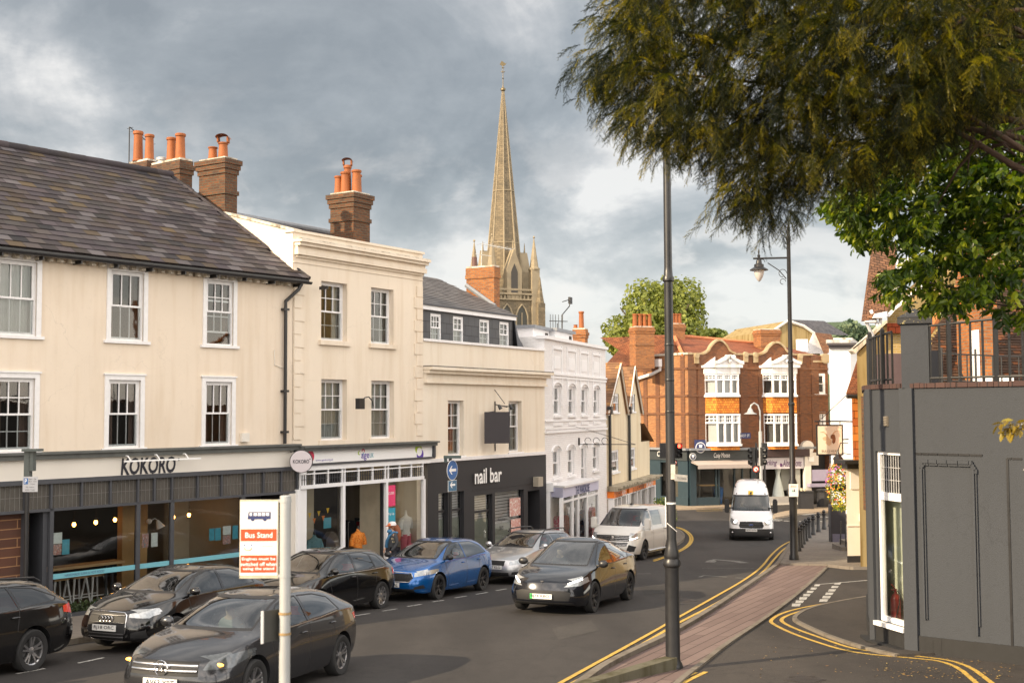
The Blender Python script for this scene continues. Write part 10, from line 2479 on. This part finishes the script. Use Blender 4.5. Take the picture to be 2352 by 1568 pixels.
# people
def skinned(name,pts,edges,rad,mat,parent,root=0,sub=2):
 me=bpy.data.meshes.new(name);me.from_pydata([tuple(p)for p in pts],edges,[]);o=bpy.data.objects.new(name,me);COL.objects.link(o)
 md=o.modifiers.new('k','SKIN');
 for i,r in enumerate(rad):
  v=me.skin_vertices[0].data[i];v.radius=(r,r)if not isinstance(r,tuple)else r;v.use_root=(i==root)
 o.modifiers.new('s','SUBSURF').levels=sub
 bpy.context.view_layer.update();r_=bpy.data.meshes.new_from_object(o.evaluated_get(bpy.context.evaluated_depsgraph_get()));bpy.data.objects.remove(o)
 V=[v.co[:]for v in r_.vertices];Fc=[tuple(p.vertices)for p in r_.polygons]
 return mesh_obj(name,V,Fc,mat,parent,180)
def woman():
 r_=ray(902,1200);p=Vector((34.9*r_.x/r_.y,34.9,G(0,34.9)));t=thing('person','woman in orange and white cap, dark sweatshirt and blue shawl walking past the charity shop','person',(p.x,p.y,p.z+.1),0,local=True)
 t.rotation_euler=(0,0,math.atan2(-.45,-.89));S=.97
 J=dict(pel=(0,0,.93),waist=(.0,0,1.05),chest=(.01,0,1.26),neck0=(0,0,1.42),neck=(.01,0,1.49),head=(.03,0,1.56),crown=(.02,0,1.68),shl=(0,.17,1.38),ell=(-.05,.22,1.12),wrl=(.12,.20,.92),shr=(0,-.17,1.38),elr=(.04,-.21,1.12),wrr=(.16,-.12,.98),hpl=(0,.09,.90),knl=(.10,.10,.50),anl=(.04,.10,.09),tol=(.18,.10,.03),hpr=(0,-.09,.90),knr=(.02,-.10,.50),anr=(-.22,-.10,.13),tor=(-.10,-.10,.03))
 order=list(J);pts=[Vector(J[k])for k in order];ix={k:i for i,k in enumerate(order)}
 E=[('pel','waist'),('waist','chest'),('chest','neck0'),('neck0','neck'),('neck','head'),('head','crown'),('chest','shl'),('shl','ell'),('ell','wrl'),('chest','shr'),('shr','elr'),('elr','wrr'),('pel','hpl'),('hpl','knl'),('knl','anl'),('anl','tol'),('pel','hpr'),('hpr','knr'),('knr','anr'),('anr','tor')]
 rd=dict(pel=.13,waist=.11,chest=.13,neck0=.07,neck=.05,head=.085,crown=.06,shl=.055,ell=.04,wrl=.026,shr=.055,elr=.04,wrr=.026,hpl=.085,knl=.055,anl=.035,tol=.03,hpr=.085,knr=.055,anr=.035,tor=.03)
 b=skinned('body',pts,[(ix[a],ix[c])for a,c in E],[rd[k]for k in order],mt['skin'],t)
 def sub(name,keys,scale,mat,extra=()):
  e=[(a,c)for a,c in E if a in keys and c in keys];k2=[k for k in order if k in keys];i2={k:i for i,k in enumerate(k2)}
  return skinned(name,[Vector(J[k])for k in k2],[(i2[a],i2[c])for a,c in e],[rd[k]*scale+.012 for k in k2],mat,t)
 sweat=sub('sweatshirt',('pel','waist','chest','neck0','shl','ell','wrl','shr','elr','wrr'),1.12,plain('charcoal_sweatshirt',(.055,.058,.065),.9,var=.2))
 sub('trousers',('pel','hpl','knl','anl','hpr','knr','anr'),1.10,plain('dark_trousers',(.03,.03,.04),.9))
 for s in(1,-1):
  q=MB();q.ball((.108,s*.03,1.585),.011,8);q.build('eye',mt['ink'],b)
  q=MB();q.ball((.02,s*.085,1.57),.022,8,sc=(.7,.4,1.2));q.build('ear',mt['skin'],b,smooth=60)
 q=MB();q.ball((.122,0,1.56),.018,8,sc=(1,.7,1.1));q.build('nose',mt['skin'],b,smooth=60);q=MB();q.ball((.112,0,1.525),.02,8,sc=(.4,1.1,.3));q.build('mouth',plain('lips',(.42,.13,.11),.5),b,smooth=60)
 hr=plain('auburn_hair',(.24,.075,.03),.7,var=.4,vs=30)
 q=MB();q.ball((-.01,0,1.60),.115,14,sc=(.95,.9,1.0));q.tube([(-.07,.02,1.60),(-.13,.03,1.50),(-.155,.05,1.38),(-.14,.07,1.22),(-.12,.08,1.12)],[.085,.09,.085,.06,.02],10);q.tube([(-.06,-.05,1.58),(-.11,-.06,1.45),(-.11,-.07,1.30)],[.06,.055,.02],8);q.build('hair',hr,t,smooth=70)
 q=MB();q.lathe((.012,0,1.625),[(.118,0),(.117,.03),(.105,.07),(.07,.10),(.0,.112)],18);c=q.build('cap',plain('cap_white',(.76,.72,.72),.8),t,smooth=60)
 q=MB();q.prism([(.10,-.07,1.628),(.20,-.05,1.60),(.215,0,1.598),(.20,.05,1.60),(.10,.07,1.628)],(0,0,.010));q.lathe((.055,0,1.628),[(.095,0),(.09,.04),(.06,.075),(.0,.088)],14,ax=(.35,0,1));q.build('peak',plain('cap_orange',(.72,.20,.08),.8),c,smooth=60)
 sh=plain('blue_shawl',(.06,.19,.36),.9,var=.25,vs=14);q=MB();q.tube([(-.10,.13,1.42),(.02,.12,1.44),(.12,.06,1.34),(.155,-.04,1.18),(.13,-.13,1.02)],[.03,.035,.04,.05,.06],10);q.ball((.10,.02,1.46),.085,12,sc=(.9,1.1,.7));q.build('shawl',sh,t,smooth=70)
 for k in('l','r'):
  w=Vector(J['wr'+k]);q=MB();q.ball(w+Vector((.035,0,-.035)),.036,8,sc=(1,.5,1.2))
  for i in range(4):a=w+Vector((.03+.012*i,.0,-.065));q.tube([a,a+Vector((.012,0,-.035)),a+Vector((.004,0,-.065))],[.009,.008,.006],6)
  q.tube([w+Vector((.02,0,-.03)),w+Vector((.06,.01,-.05)),w+Vector((.07,.01,-.075))],[.011,.009,.007],6);q.build('hand',mt['skin'],b,smooth=60)
  a,tt=Vector(J['an'+k]),Vector(J['to'+k]);q=MB();q.tube([a+Vector((-.04,0,-.05)),a+Vector((.03,0,-.05)),tt,tt+Vector((.04,0,-.005))],[.042,.048,.04,.025],10);q.build('shoe',plain('shoe_white',(.6,.58,.55),.6),t,smooth=60)
 g=plain('college_letters',(.62,.52,.33),.8);y=.155
 def tx(s_,z,w,h):text_mesh(s_,'lettering',g,(.02,.165,z),(-1,0,0),(0,0,1),.1,sweat,fit=(w,h),extrude=.012,bold=.02)
 tx('YORK',1.26,.20,.055);tx('S.H.',1.18,.13,.05)
woman()
def driver(name_car,label,x,y,z,top,skin_only=False):
 """seated figure at the wheel of a vehicle; placed in the vehicle's own frame"""
 c=[o for o in bpy.data.objects if o.parent is None and o.get('label')==name_car][0];bpy.context.view_layer.update();M_=c.matrix_world
 t=thing('person',label,'person',M_@Vector((x,y,z)),c.rotation_euler.z,local=True);t.rotation_euler=c.rotation_euler
 P_=[(0,0,.05),(-.04,0,.30),(-.03,0,.50),(0,0,.58),(.03,0,.66),(.02,0,.78),(-.03,.17,.44),(.10,.22,.24),(.34,.12,.30),(-.03,-.17,.44),(.10,-.22,.24),(.34,-.12,.30),(.40,.09,.02),(.42,-.09,.02)]
 E=[(0,1),(1,2),(2,3),(3,4),(4,5),(2,6),(6,7),(7,8),(2,9),(9,10),(10,11),(0,12),(0,13)];r=[.14,.13,.12,.05,.08,.06,.06,.042,.028,.06,.042,.028,.075,.075]
 b=skinned('body',[Vector(p)for p in P_],E,r,mt['skin'],t)
 k=(0,1,2,3,6,7,8,9,10,11);i2={a:i for i,a in enumerate(k)}
 skinned('top',[Vector(P_[a])for a in k],[(i2[a],i2[d])for a,d in E if a in i2 and d in i2],[r[a]*1.1+.012 for a in k],plain('driver_top_%d'%(int(x*100)),top,.9),t)
 q=MB();q.ball((-.01,0,.74),.108,12,sc=(.95,.9,.9));q.build('hair',plain('dark_hair',(.05,.035,.025),.8),t,smooth=70)
 q=MB();q.ball((.115,0,.68),.018,8);q.build('nose',mt['skin'],b,smooth=60)
driver('dark glossy electric crossover with green plate band driving up the street','driver in a dark top seen through the windscreen of the electric crossover',.18,-.36,.60,(.04,.05,.07))
driver('dark grey hatchback with lit amber indicators driving past in the foreground','driver in a pale top seen through the windscreen of the foreground grey hatchback',.02,-.36,.46,(.45,.42,.40))
driver('dark grey hatchback with lit amber indicators driving past in the foreground','passenger in a pink top in the front of the foreground grey hatchback',.02,.36,.46,(.62,.06,.22))
driver('white high roof minibus driving towards the camera with lit headlamps','driver in a grey top at the wheel of the white minibus',.95,-.42,1.02,(.12,.13,.15))
